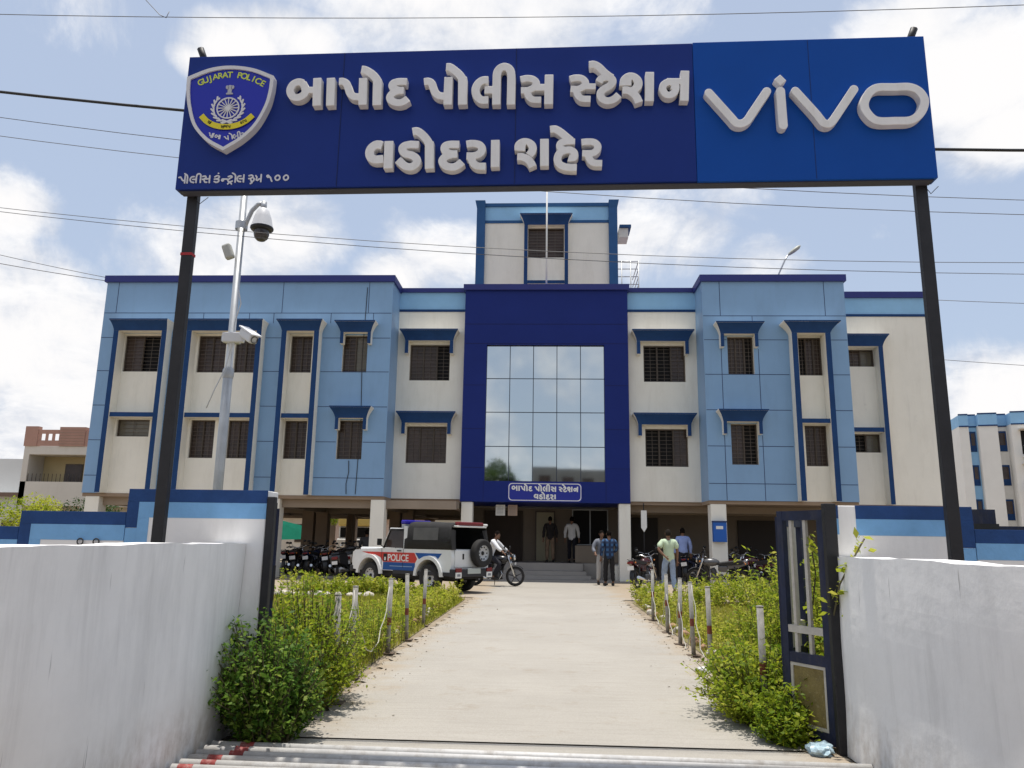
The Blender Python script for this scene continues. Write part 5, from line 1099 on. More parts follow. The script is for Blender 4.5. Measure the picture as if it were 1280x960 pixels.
m = MB(); m.box(-1.0, 1.0, 1.0, 4, 0.6, 1.5); m.build('load_bed', WHITEP, t)
for x in (-0.9, 0.9):
    for y in (-0.1, 3.2):
        m = MB(); m.torus((x, y, 0.32), 0.23, 0.10, 'x', 18, 8); m.lathe([(0, 0.04), (0.18, 0.04), (0.18, -0.04), (0, -0.04)], (x, y, 0.32), 'x', 12); m.build('wheel', TYRE, t)
    m = MB(); m.lathe([(0, -0.712), (0.09, -0.712), (0.10, -0.69)], (x*0.75, 0, 0.95), 'y', 12); m.build('headlight', CHROME, t)

# ------------------------------------------------------------------ police jeep: x forward, y left, z up, origin on the ground under its middle
def jeep(loc, rz):
    J = thing('police_jeep', loc, 'white police jeep with red and blue side stripes and dark canvas top, tailgate towards us', 'jeep', rz=rz)
    WH = mat('jeep_white', (0.70, 0.70, 0.69), 0.32, 0.04, 3, coat=0.3, stain=((0.42, 0.37, 0.30), 3, 0.35)); RD = mat('stripe_red', (0.52, 0.030, 0.018), 0.4); BLU = mat('stripe_blue', (0.010, 0.075, 0.27), 0.5, spec=0.25)
    CAN = mat('canvas_black', (0.022, 0.021, 0.021), 0.9, 0.25, 4, 0.25, 30); CLR = mat('cloudy_plastic_window', (0.085, 0.08, 0.072), 0.35, 0.2, 3); UND = mat('underbody', (0.018, 0.018, 0.018), 0.8)
    fa, ra, ro = 1.17, -1.20, 0.45
    def arch(cx, a0, a1, r, n=12, cz=0.40): return [(cx+r*math.cos(R(a0+(a1-a0)*i/n)), cz+r*math.sin(R(a0+(a1-a0)*i/n))) for i in range(n+1)]
    # body side with wheel arches, from the rear sill round
    prof = [(-1.98, 0.52)]+arch(ra, 165, 15, ro)+arch(fa, 165, 12, ro)+[(1.92, 0.52), (1.97, 0.72), (1.95, 0.98), (1.84, 1.045), (0.78, 1.10), (0.70, 1.11), (-1.97, 1.11), (-2.0, 0.9)]
    m = MB(); m.prism(prof, 'y', -0.73, 0.73); body = m.build('body', WH, J)
    m = MB(); m.bbox(0.80, 1.86, -0.55, 0.55, 1.02, 1.125, 0.04); m.build('bonnet', WH, J)
    m = MB(); m.box(-1.95, 1.85, -0.60, 0.60, 0.36, 0.56); m.box(-1.9, 1.8, -0.45, -0.35, 0.3, 0.36); m.box(-1.9, 1.8, 0.35, 0.45, 0.3, 0.36)
    for ax in (fa, ra): m.tube([(ax, -0.6, 0.36), (ax, 0.6, 0.36)], 0.05, 8)
    m.build('chassis', UND, J)
    # arch flares
    for ax in (fa, ra):
        for s in (1, -1):
            m = MB(); o_ = arch(ax, 178, 2, ro+0.085, 14); i_ = arch(ax, 178, 2, ro-0.005, 14); n = len(o_)
            ya, yb = s*0.725, s*0.80
            vs = [(x, ya, z) for x, z in o_]+[(x, ya, z) for x, z in i_]+[(x, yb, z) for x, z in o_]+[(x, yb, z) for x, z in i_]
            fs = []
            for i in range(n-1): fs += [(i, i+1, n+i+1, n+i), (2*n+i, 3*n+i, 3*n+i+1, 2*n+i+1), (i, 2*n+i, 2*n+i+1, i+1), (n+i, n+i+1, 3*n+i+1, 3*n+i)]
            fs += [(0, n, 3*n, 2*n), (n-1, 3*n-1, 4*n-1, 2*n-1)]; m.add(vs, fs, 0); m.build('wheel_arch', WH, J)
    # wheels
    for ax in (fa, ra):
        for s in (1, -1):
            m = MB(); prof_ = [(0.20, -0.085), (0.30, -0.10), (0.345, -0.095), (0.36, -0.07), (0.362, 0), (0.36, 0.07), (0.345, 0.095), (0.30, 0.10), (0.20, 0.085)]
            m.lathe(prof_, (ax, s*0.655, 0.36), 'y', 32); w = m.build('wheel', TYRE, J)
            m = MB(); sg_ = s; m.lathe([(0.0, sg_*0.03), (0.07, sg_*0.035), (0.09, sg_*0.03), (0.13, sg_*0.045), (0.175, sg_*0.04), (0.20, sg_*0.088), (0.205, sg_*0.06)], (ax, s*0.655, 0.36), 'y', 24)
            rim = m.build('rim', GALV, w)
            m = MB()
            for k in range(10):
                a = 2*math.pi*k/10; m.ball((ax+0.155*math.cos(a), s*0.655+s*0.045, 0.36+0.155*math.sin(a)), 0.018, 6)
            m.ball((ax, s*0.655+s*0.035, 0.36), 0.05, 10, 0, (1, 0.8, 1)); m.build('rim_holes', UND, w)
    # stripes on both sides, following the arches
    for s in (1, -1):
        y0, y1 = s*0.731, s*0.734
        def pl(poly, m_, nm):
            q = MB(); n = len(poly); vs = [(x, y0, z) for x, z in poly]+[(x, y1, z) for x, z in poly]; q.add(vs, [tuple(range(n)), tuple(range(2*n-1, n-1, -1))]+[(i, (i+1) % n, n+(i+1) % n, n+i) for i in range(n)]); q.build(nm, m_, J)
        fA = arch(fa, 168, 108, ro+0.09, 8); rA = arch(ra, 72, 12, ro+0.09, 8)
        red = [(fa-0.14, 0.915), (1.62, 1.005), (-1.10, 1.005)]; 
        pl([(1.55, 1.0), (-0.62, 1.0), (-0.62-0.11, 0.84), (-0.66, 0.74), (fa-0.54, 0.74), (fa-0.42, 0.86), (fa-0.2, 0.925), (fa+0.1, 0.945)], RD, 'red_stripe')
        pl([(fa-0.545, 0.735), (ra+0.545, 0.735), (ra+0.54, 0.53), (fa-0.54, 0.53)], BLU, 'blue_stripe')
        pl([(-0.65, 1.0), (-1.66, 1.0), (-1.52, 0.86), (-1.42, 0.925), (-1.2, 0.942), (-0.98, 0.915), (-0.80, 0.84)], BLU, 'blue_stripe')
        # lettering, read from outside
        v, f = text_mesh('POLICE', 0.26, 0.004, 0.004); q = MB(); q.add([(0.02-s*0.0-(p[0] if s > 0 else -p[0])*1.0, s*0.737+s*p[2], 0.775+p[1]*0.95) for p in v], f); q.build('lettering', WHITEP, J)
        q = MB(); q.box(0.47, 0.62, min(s*0.735, s*0.738), max(s*0.735, s*0.738), 0.76, 0.96); em_ = q.build('badge', UND, J); q = MB(); q.box(0.515, 0.575, min(s*0.739, s*0.741), max(s*0.739, s*0.741), 0.78, 0.87); q.build('badge_mark', WHITEP, em_)
        q = MB(); q.box(-0.55, 0.35, min(s*0.735, s*0.737), max(s*0.735, s*0.737), 0.628, 0.645); q.build('thin_lettering_line', mat('pale_blue_line', (0.25, 0.36, 0.52), 0.5), J)
        # door: panel joint, handle, window frame, mirror
        q = MB(); q.tube([(0.70, s*0.737, 1.10), (0.70, s*0.737, 0.60)], 0.006, 4); q.tube([(-0.18, s*0.737, 1.10), (-0.18, s*0.737, 0.60)], 0.006, 4); q.build('door_joint', UND, J)
        q = MB(); q.box(-0.10, 0.05, min(s*0.735, s*0.76), max(s*0.735, s*0.76), 1.03, 1.06); q.build('door_handle', UND, J)
        q = MB(); pts = [(0.66, s*0.70, 1.11), (0.44, s*0.66, 1.61), (-0.15, s*0.66, 1.61), (-0.15, s*0.70, 1.11)]; q.tube(pts, 0.028, 6); q.build('door_window_frame', CAN, J)
        q = MB(); q.add([(0.62, s*0.70, 1.12), (0.42, s*0.662, 1.59), (-0.13, s*0.662, 1.59), (-0.13, s*0.70, 1.12)], [(0, 1, 2, 3)]); q.build('door_window', PANE, J)
        q = MB(); q.box(-0.30, -0.17, min(s*0.66, s*0.725), max(s*0.66, s*0.725), 1.11, 1.70); q.build('pillar', WH, J)
        q = MB(); q.tube([(0.62, s*0.73, 1.12), (0.66, s*0.86, 1.22)], 0.012, 6); q.bbox(0.63, 0.69, min(s*0.80, s*0.94), max(s*0.80, s*0.94), 1.18, 1.36, 0.015); q.build('mirror', UND, J)
    # windscreen
    m = MB(); m.tube([(0.72, -0.66, 1.11), (0.46, -0.64, 1.63), (0.46, 0.64, 1.63), (0.72, 0.66, 1.11)], 0.03, 8); ws = m.build('windscreen_frame', WH, J)
    m = MB(); m.add([(0.72, -0.64, 1.12), (0.47, -0.62, 1.62), (0.47, 0.62, 1.62), (0.72, 0.64, 1.12)], [(0, 1, 2, 3)]); m.build('windscreen', PANE, ws)
    # canvas hood: open at the rear
    n = 10; vs = []; fs = []
    sec = [(-0.735, 1.10), (-0.725, 1.40), (-0.70, 1.66), (-0.64, 1.76), (-0.45, 1.80), (0, 1.815), (0.45, 1.80), (0.64, 1.76), (0.70, 1.66), (0.725, 1.40), (0.735, 1.10)]
    xs_ = [(0.44, -0.19), (-0.20, -0.12), (-0.34, 0.03), (-1.1, 0.0), (-1.80, -0.015), (-1.92, -0.05)]
    for k, (x, dz) in enumerate(xs_):
        for (y, z) in sec:
            lo = 1.10 if k > 0 else 1.62
            vs.append((x-(0.10*(1.8-z)/0.7 if k >= 4 else 0), y, max(lo, z+dz*(z-1.1)/0.7)))
    ns = len(sec)
    for k in range(len(xs_)-1):
        for i in range(ns-1):
            if k == 0 and (i < 2 or i > ns-4): continue
            fs.append((k*ns+i, k*ns+i+1, (k+1)*ns+i+1, (k+1)*ns+i))
    m = MB(); m.add(vs, fs, 0, True)
    # rear: side flaps and top flap, leaving the opening dark
    b0 = [v for v in vs[-ns:]]
    m.add([b0[0], b0[1], b0[2], (b0[2][0], -0.52, 1.60), (b0[1][0], -0.56, 1.40), (b0[0][0], -0.58, 1.10)], [(0, 1, 2, 3, 4, 5)]); m.add([b0[-1], b0[-2], b0[-3], (b0[2][0], 0.52, 1.60), (b0[1][0], 0.56, 1.40), (b0[0][0], 0.58, 1.10)], [(0, 1, 2, 3, 4, 5)])
    ct_ = m.build('canvas_top', CAN, J)
    so = ct_.modifiers.new('thick', 'SOLIDIFY'); so.thickness = 0.015
    for s in (1, -1):
        m = MB(); m.add([(-0.55, s*0.742, 1.34), (-0.55, s*0.722, 1.66), (-1.50, s*0.722, 1.66), (-1.50, s*0.742, 1.34)], [(0, 1, 2, 3)]); m.build('side_window', CLR, ct_)
    m = MB(); m.box(-1.90, -0.3, -0.66, 0.66, 0.9, 0.95); m.box(-0.36, -0.33, -0.66, 0.66, 0.95, 1.7); m.build('interior', mat('jeep_interior', (0.012, 0.011, 0.011), 0.9), J)
    m = MB(); m.bbox(-0.40, -0.72+0.75, -0.62, 0.62, 0.95, 1.25, 0.04); m.bbox(-0.42, -0.30, -0.60, 0.60, 1.25, 1.5, 0.03); m.build('seat', CAN, J)
    m = MB(); m.ball((0.42, 0.33, 1.2), 0.01); m.torus((0.40, 0.33, 1.18), 0.18, 0.014, 'x', 18, 6); m.build('steering_wheel', UND, J)
    # light bars
    m = MB(); m.bbox(0.02, 0.22, -0.50, 0.50, 1.76, 1.87, 0.03); m.build('blue_light_bar', mat('blue_beacon', (0.03, 0.02, 0.38), 0.25), J)
    m = MB(); m.box(0.05, 0.20, -0.48, 0.48, 1.66, 1.76); m.build('light_bar_mount', GALV, J)
    m = MB(); m.bbox(-2.03, -1.86, -0.48, 0.50, 1.72, 1.815, 0.03); rb_ = m.build('rear_light_bar', REDP, J)
    m = MB(); m.bbox(-2.03, -1.85, -0.60, 0.58, 1.675, 1.718, 0.012); m.bbox(-2.04, -1.85, -0.64, -0.50, 1.72, 1.78, 0.02); m.build('light_bar_base', WHITEP, rb_)
    # tail
    m = MB(); m.bbox(-2.015, -1.99, -0.60, 0.60, 0.66, 1.09, 0.006); tg = m.build('tailgate', WH, J)
    m = MB(); m.box(-2.035, -2.014, 0.28, 0.32, 0.86, 1.0); m.build('handle', UND, tg)
    m = MB(); m.lathe([(0.20, -0.085), (0.30, -0.10), (0.345, -0.095), (0.36, -0.07), (0.362, 0), (0.36, 0.07), (0.345, 0.095), (0.30, 0.10), (0.20, 0.085)], (-2.15, -0.28, 1.02), 'x', 32); sp = m.build('spare_wheel', TYRE, J)
    m = MB(); m.lathe([(0.0, -0.03), (0.06, -0.035), (0.09, -0.03), (0.13, -0.045), (0.175, -0.04), (0.205, -0.09), (0.21, -0.06)], (-2.15, -0.28, 1.02), 'x', 24); m.build('rim', GALV, sp)
    m = MB()
    for k in range(10): m.ball((-2.15-0.045, -0.28+0.155*math.cos(k*0.628), 1.02+0.155*math.sin(k*0.628)), 0.022, 6)
    m.ball((-2.185, -0.28, 1.02), 0.055, 10, 0, (0.7, 1, 1)); m.build('rim_holes', UND, sp)
    m = MB(); m.bbox(-2.14, -1.97, -0.76, 0.76, 0.42, 0.62, 0.02); m.build('rear_bumper', mat('bumper_black', (0.022, 0.022, 0.026), 0.6), J)
    m = MB(); m.bbox(1.90, 2.06, -0.74, 0.74, 0.46, 0.62, 0.03); m.build('front_bumper', MATS['bumper_black'], J)
    m = MB(); m.box(-1.97, 0.2, 0.732, 0.745, 0.44, 0.535); m.box(-1.97, 0.2, -0.745, -0.732, 0.44, 0.535); m.build('sill', MATS['bumper_black'], J)
    for s in (1, -1):
        m = MB(); m.bbox(-2.165, -2.138, s*0.60-0.11, s*0.60+0.11, 0.545, 0.645, 0.006); tl = m.build('tail_lamp', REDP, J)
        m = MB(); m.bbox(-2.163, -2.138, s*0.60-0.11, s*0.60+0.11, 0.40, 0.54, 0.004); m.build('white_reflector', WHITEP, tl)
        m = MB(); m.box(-2.166, -2.1635, s*0.60-0.06, s*0.60+0.06, 0.44, 0.50); m.build('reflector_print', mat('grey_print', (0.22, 0.22, 0.24), 0.6), tl)
        m = MB(); m.lathe([(0.0, 1.99), (0.09, 1.985), (0.095, 1.96)], (0, s*0.5, 0.84), 'x', 16); m.build('headlight', CHROME, J)
    m = MB(); m.bbox(-2.16, -2.142, -0.25, 0.25, 0.50, 0.635, 0.004); m.build('number_plate', mat('plate_grey', (0.42, 0.45, 0.42), 0.5), J)
    m = MB()
    for k in range(7): m.box(1.962, 1.985, -0.30+k*0.1-0.03, -0.30+k*0.1+0.03, 0.70, 0.92)
    m.build('grille', UND, J)
    return J
jeep((-3.62, 21.75, 0.004), R(144)).scale = (0.97, 1.0, 1.0)

# ------------------------------------------------------------------ motorcycles and scooters: x forward
def motorcycle(name, label, tank, seatc=None, alloy=True, lean=R(6)):
    B_ = thing(name, (0, 0, 0), label, 'motorcycle')
    BK = mat('moto_black', (0.014, 0.014, 0.015), 0.35); SEAT = mat('moto_seat', (0.018, 0.017, 0.017), 0.75); ENG = mat('engine_grey', (0.10, 0.10, 0.105), 0.45, metal=0.6)
    for x, w_ in ((-0.63, 0.055), (0.66, 0.042)):
        m = MB(); m.torus((x, 0, 0.30), 0.262, w_*0.8, 'y', 30, 10); wh = m.build('wheel', TYRE, B_)
        m = MB(); m.torus((x, 0, 0.30), 0.222, 0.016, 'y', 30, 6)
        for k in range(5):
            a = 2*math.pi*k/5+0.3
            m.tube([(x+0.04*math.cos(a), 0, 0.30+0.04*math.sin(a)), (x+0.222*math.cos(a+0.12), 0, 0.30+0.222*math.sin(a+0.12))], [0.020, 0.013], 6)
        m.lathe([(0, -0.06), (0.045, -0.055), (0.055, 0), (0.045, 0.055), (0, 0.06)], (x, 0, 0.30), 'y', 14); m.build('rim', ENG, wh)
    m = MB()
    for s in (-0.085, 0.085): m.tube([(0.66, s, 0.30), (0.50, s, 0.74), (0.44, s, 0.93)], [0.024, 0.022, 0.02], 8)
    m.build('front_fork', CHROME, B_)
    m = MB(); m.lathe([(0.325, -0.05), (0.335, 0.0), (0.325, 0.05)], (0.66, 0, 0.30), 'y', 14, 0, True, R(40), R(150)); m.build('front_mudguard', tank, B_)
    m = MB(); m.tube([(0.46, 0, 0.86), (0.30, 0, 0.60), (0.24, 0, 0.28), (-0.18, 0, 0.26), (-0.30, 0, 0.50), (-0.70, 0, 0.72)], 0.022, 8); m.tube([(0.45, 0, 0.80), (-0.25, 0, 0.68)], 0.025, 8)
    for s in (-0.09, 0.09): m.tube([(-0.18, s, 0.34), (-0.63, s, 0.30)], 0.018, 6); m.tube([(-0.62, s, 0.34), (-0.50, s, 0.68)], 0.026, 8)
    m.tube([(0.0, 0.1, 0.28), (-0.06, 0.26, 0.02)], 0.012, 6)
    m.build('frame', BK, B_)
    m = MB(); m.bbox(-0.17, 0.20, -0.13, 0.13, 0.24, 0.42, 0.04); m.tube([(0.08, 0, 0.40), (0.16, 0, 0.60)], [0.085, 0.075], 12)
    for k in range(5): m.lathe([(0.0, 0.0), (0.10, 0.0), (0.10, 0.012), (0, 0.012)], (0.10+0.012*k, 0, 0.43+0.034*k), 'z', 12)
    m.lathe([(0, 0.13), (0.09, 0.135), (0.09, 0.16), (0, 0.165)], (-0.08, 0, 0.33), 'y', 14); m.build('engine', ENG, B_)
    m = MB(); m.tube([(0.20, -0.06, 0.50), (0.27, -0.08, 0.36), (0.20, -0.11, 0.22), (-0.15, -0.14, 0.22)], 0.018, 8); m.tube([(-0.15, -0.14, 0.22), (-0.30, -0.15, 0.25), (-0.85, -0.16, 0.34)], [0.025, 0.045, 0.048], 10); m.build('exhaust', CHROME, B_)
    m = MB(); m.ball((0.20, 0, 0.79), 1, 16, 0, (0.27, 0.14, 0.125)); m.build('tank', tank, B_)
    m = MB(); m.bbox(-0.30, -0.02, -0.11, 0.11, 0.50, 0.70, 0.04); m.build('side_panel', tank, B_)
    m = MB(); m.prism([(0.02, 0.78), (0.03, 0.72), (-0.25, 0.70), (-0.75, 0.76), (-0.80, 0.83), (-0.72, 0.86), (-0.35, 0.82), (-0.1, 0.78)], 'y', -0.115, 0.115); m.build('seat', SEAT, B_)
    m = MB(); m.prism([(-0.30, 0.70), (-0.72, 0.74), (-0.92, 0.82), (-0.92, 0.75), (-0.62, 0.64), (-0.30, 0.60)], 'y', -0.10, 0.10); m.build('tail', tank, B_)
    m = MB(); m.lathe([(0.33, -0.07), (0.345, 0.0), (0.33, 0.07)], (-0.63, 0, 0.31), 'y', 14, 0, True, R(60), R(200)); m.build('rear_mudguard', BK, B_)
    m = MB(); m.bbox(-0.955, -0.91, -0.075, 0.075, 0.745, 0.80, 0.012); m.build('tail_light', REDP, B_)
    m = MB(); m.box(-0.965, -0.955, -0.10, 0.10, 0.56, 0.68); m.build('number_plate', WHITEP, B_)
    m = MB(); m.tube([(-0.72, -0.10, 0.80), (-0.92, -0.09, 0.88), (-0.92, 0.09, 0.88), (-0.72, 0.10, 0.80)], 0.012, 6); m.build('grab_rail', CHROME, B_)
    m = MB(); m.ball((0.58, 0, 0.86), 1, 14, 0, (0.085, 0.10, 0.105)); hl_ = m.build('headlight_cowl', BK, B_)
    m = MB(); m.lathe([(0.0, 0.675), (0.07, 0.665), (0.09, 0.63)], (0, 0, 0.86), 'x', 16); m.build('headlight', CHROME, hl_)
    m = MB(); m.box(0.665, 0.672, -0.08, 0.08, 0.64, 0.71); m.build('front_plate', WHITEP, B_)
    m = MB(); m.tube([(0.34, -0.36, 0.99), (0.42, -0.22, 1.01), (0.45, -0.07, 0.94), (0.45, 0.07, 0.94), (0.42, 0.22, 1.01), (0.34, 0.36, 0.99)], 0.014, 8); hb = m.build('handlebar', CHROME, B_)
    for s in (-1, 1):
        m = MB(); m.tube([(0.34, s*0.36, 0.99), (0.375, s*0.26, 1.005)], 0.021, 8); m.build('grip', BK, hb)
        m = MB(); m.tube([(0.40, s*0.24, 1.01), (0.41, s*0.30, 1.13)], 0.007, 5); m.ball((0.40, s*0.34, 1.16), 1, 10, 0, (0.02, 0.065, 0.042)); m.build('mirror', BK, hb)
        m = MB(); m.ball((-0.84, s*0.13, 0.77), 0.025, 8); m.ball((0.55, s*0.15, 0.83), 0.025, 8); m.build('indicator', mat('amber', (0.5, 0.16, 0.02), 0.3), B_)
    return B_
def scooter(label, c):
    B_ = thing('scooter', (0, 0, 0), label, 'scooter')
    BK = mat('moto_black', (0.014, 0.014, 0.015), 0.35)
    for x in (-0.60, 0.62):
        m = MB(); m.torus((x, 0, 0.215), 0.165, 0.05, 'y', 24, 10); w = m.build('wheel', TYRE, B_); m = MB(); m.lathe([(0, -0.05), (0.12, -0.045), (0.125, 0.045), (0, 0.05)], (x, 0, 0.215), 'y', 18); m.build('rim', STEEL, w)
    m = MB(); m.prism([(-0.90, 0.66), (-0.86, 0.48), (-0.60, 0.42), (-0.25, 0.30), (-0.20, 0.60), (-0.25, 0.74), (-0.70, 0.78), (-0.86, 0.74)], 'y', -0.17, 0.17); m.build('rear_body', c, B_)
    m = MB(); m.bbox(-0.25, 0.30, -0.17, 0.17, 0.22, 0.30, 0.03); m.build('footboard', BK, B_)
    m = MB(); m.prism([(0.24, 0.26), (0.34, 0.26), (0.50, 0.62), (0.46, 0.90), (0.40, 0.90), (0.42, 0.62)], 'y', -0.19, 0.19); m.build('leg_shield', c, B_)
    m = MB(); m.prism([(0.36, 0.36), (0.50, 0.44), (0.82, 0.36), (0.84, 0.28), (0.60, 0.42), (0.44, 0.30)], 'y', -0.08, 0.08); m.build('front_mudguard', c, B_)
    m = MB(); m.ball((0.45, 0, 0.97), 1, 14, 0, (0.12, 0.20, 0.09)); hc_ = m.build('handle_cowl', c, B_); m = MB(); m.ball((0.545, 0, 0.965), 1, 10, 0, (0.03, 0.085, 0.05)); m.build('headlight', CHROME, hc_)
    m = MB(); m.prism([(-0.86, 0.775), (-0.70, 0.785), (-0.25, 0.745), (-0.22, 0.80), (-0.60, 0.85), (-0.84, 0.84)], 'y', -0.14, 0.14); m.build('seat', BK, B_)
    m = MB(); m.tube([(0.40, -0.34, 1.0), (0.46, -0.15, 0.99), (0.46, 0.15, 0.99), (0.40, 0.34, 1.0)], 0.018, 8); hb = m.build('handlebar', BK, B_)
    for s in (-1, 1):
        m = MB(); m.tube([(0.44, s*0.2, 1.0), (0.45, s*0.27, 1.15)], 0.007, 5); m.ball((0.44, s*0.30, 1.18), 1, 10, 0, (0.02, 0.06, 0.045)); m.build('mirror', BK, hb)
    m = MB(); m.bbox(-0.925, -0.87, -0.11, 0.11, 0.60, 0.70, 0.02); m.build('tail_light', REDP, B_); m = MB(); m.box(-0.93, -0.92, -0.10, 0.10, 0.44, 0.55); m.build('number_plate', WHITEP, B_)
    m = MB(); m.tube([(-0.1, -0.14, 0.2), (-0.35, -0.17, 0.22), (-0.85, -0.18, 0.30)], [0.02, 0.04, 0.045], 8); m.tube([(-0.05, 0.1, 0.22), (-0.1, 0.26, 0.01)], 0.012, 6); m.bbox(-0.75, -0.3, -0.10, 0.12, 0.16, 0.34, 0.04); m.build('engine', STEEL, B_)
    return B_
TB = mat('tank_black', (0.012, 0.012, 0.014), 0.22, coat=0.4); TR = mat('tank_red', (0.045, 0.006, 0.008), 0.25, coat=0.4); TS = mat('tank_silver', (0.10, 0.10, 0.105), 0.3, metal=0.4); TBL = mat('tank_dark_blue', (0.015, 0.025, 0.07), 0.25, coat=0.4)
protoK = motorcycle('motorcycle', 'x', TB); protoR = motorcycle('motorcycle', 'x', TR); protoS = motorcycle('motorcycle', 'x', TS); protoB = motorcycle('motorcycle', 'x', TBL)
sc1_ = scooter('x', mat('scooter_beige', (0.42, 0.36, 0.30), 0.3, coat=0.3)); sc2_ = scooter('x', mat('scooter_black', (0.02, 0.02, 0.022), 0.3, coat=0.3))
used = set()
def park(proto, x, y, rz, label, lean=7, z=0.05, group='two wheelers parked at the station'):
    o = proto if proto.name not in used else copy_tree(proto)
    used.add(proto.name); o.location = (x, y, z); o.rotation_euler = (R(-lean), 0, rz); o['label'] = label; o['group'] = group
    return o
A = R(90)
park(protoK, -9.02, 28.3, A+0.1, 'black motorcycle parked nose in just right of the second left column')
park(protoB, -8.45, 28.5, A-0.08, 'dark motorcycle between two others in the left bay under the wing')
park(protoK, -7.95, 28.1, A+0.25, 'black motorcycle with front wheel turned, rightmost beside the brown columns')
park(protoK, -9.45, 29.0, A-0.05, 'black motorcycle tight against the second left column')
park(protoK, -7.45, 28.9, A+0.1, 'black motorcycle left of the beige scooter, half behind it')
park(protoB, -5.45, 28.6, A-0.2, 'dark motorcycle behind the windscreen of the police jeep')
park(sc2_, -8.75, 29.8, A, 'black scooter in the second row behind the left motorcycles')
park(protoR, -8.1, 30.4, A-0.1, 'dark red motorcycle at the back of the left bay')
park(sc1_, -6.95, 28.0, A+0.05, 'beige scooter parked tail outwards in the bay left of the jeep')
park(sc2_, -6.95, 27.1, R(80), 'black scooter right in front of the beige scooter')
park(protoK, -6.45, 28.4, A-0.15, 'black motorcycle the seated man rests on beside the beige scooter')
park(protoB, -6.0, 29.4, R(15), 'dark motorcycle standing sideways behind the jeep bonnet')
park(protoK, -9.35, 25.6, R(100), 'black motorcycle out in the sun half hidden by the left gate', z=0.004)
park(protoR, 2.95, 24.2, R(60), 'motorcycle with dark red tail and silver parts at the end of the drive', z=0.004)
park(protoK, 3.55, 27.9, R(85), 'black motorcycle with upright mirror just inside the right bay')
park(protoB, 5.15, 28.0, R(60), 'dark motorcycle with round mirror against the blue box column')
park(protoS, 5.35, 25.4, R(172), 'black and silver motorcycle standing broadside in front of the blue box column', z=0.004)
park(protoK, 6.45, 28.2, R(80), 'black motorcycle parked right of the blue box column')
park(protoB, 7.1, 28.4, R(95), 'dark motorcycle second right of the blue box column')
park(protoR, 6.75, 26.0, R(140), 'red tailed motorcycle in front of the row right of the blue box')
park(protoK, 7.9, 28.3, R(85), 'black motorcycle in front of the dark doorway on the right')
park(sc2_, 8.7, 26.6, R(120), 'black scooter behind the tall weeds and the navy gate')

# ------------------------------------------------------------------ people
def skin_mesh(pts, edges, rad, root=0, sub=1):
    me = bpy.data.meshes.new('s'); me.from_pydata([tuple(p) for p in pts], edges, []); o = bpy.data.objects.new('s', me); COL.objects.link(o)
    md = o.modifiers.new('k', 'SKIN'); md.branch_smoothing = 0.6
    if not me.skin_vertices: me.attributes.new  # layer is made with the modifier
    lay = me.skin_vertices[0].data if me.skin_vertices else None
    if lay is None:
        bpy.context.view_layer.objects.active = o; bpy.ops.mesh.customdata_skin_add(); lay = me.skin_vertices[0].data
    for i, r in enumerate(rad):
        lay[i].radius = (r, r) if not isinstance(r, tuple) else r; lay[i].use_root = (i == root)
    ss = o.modifiers.new('u', 'SUBSURF'); ss.levels = sub; ss.render_levels = sub
    dg = bpy.context.evaluated_depsgraph_get(); m2 = bpy.data.meshes.new_from_object(o.evaluated_get(dg))
    v = [tuple(q.co) for q in m2.vertices]; f = [tuple(p.vertices) for p in m2.polygons]
    bpy.data.objects.remove(o); bpy.data.meshes.remove(me); bpy.data.meshes.remove(m2); return v, f
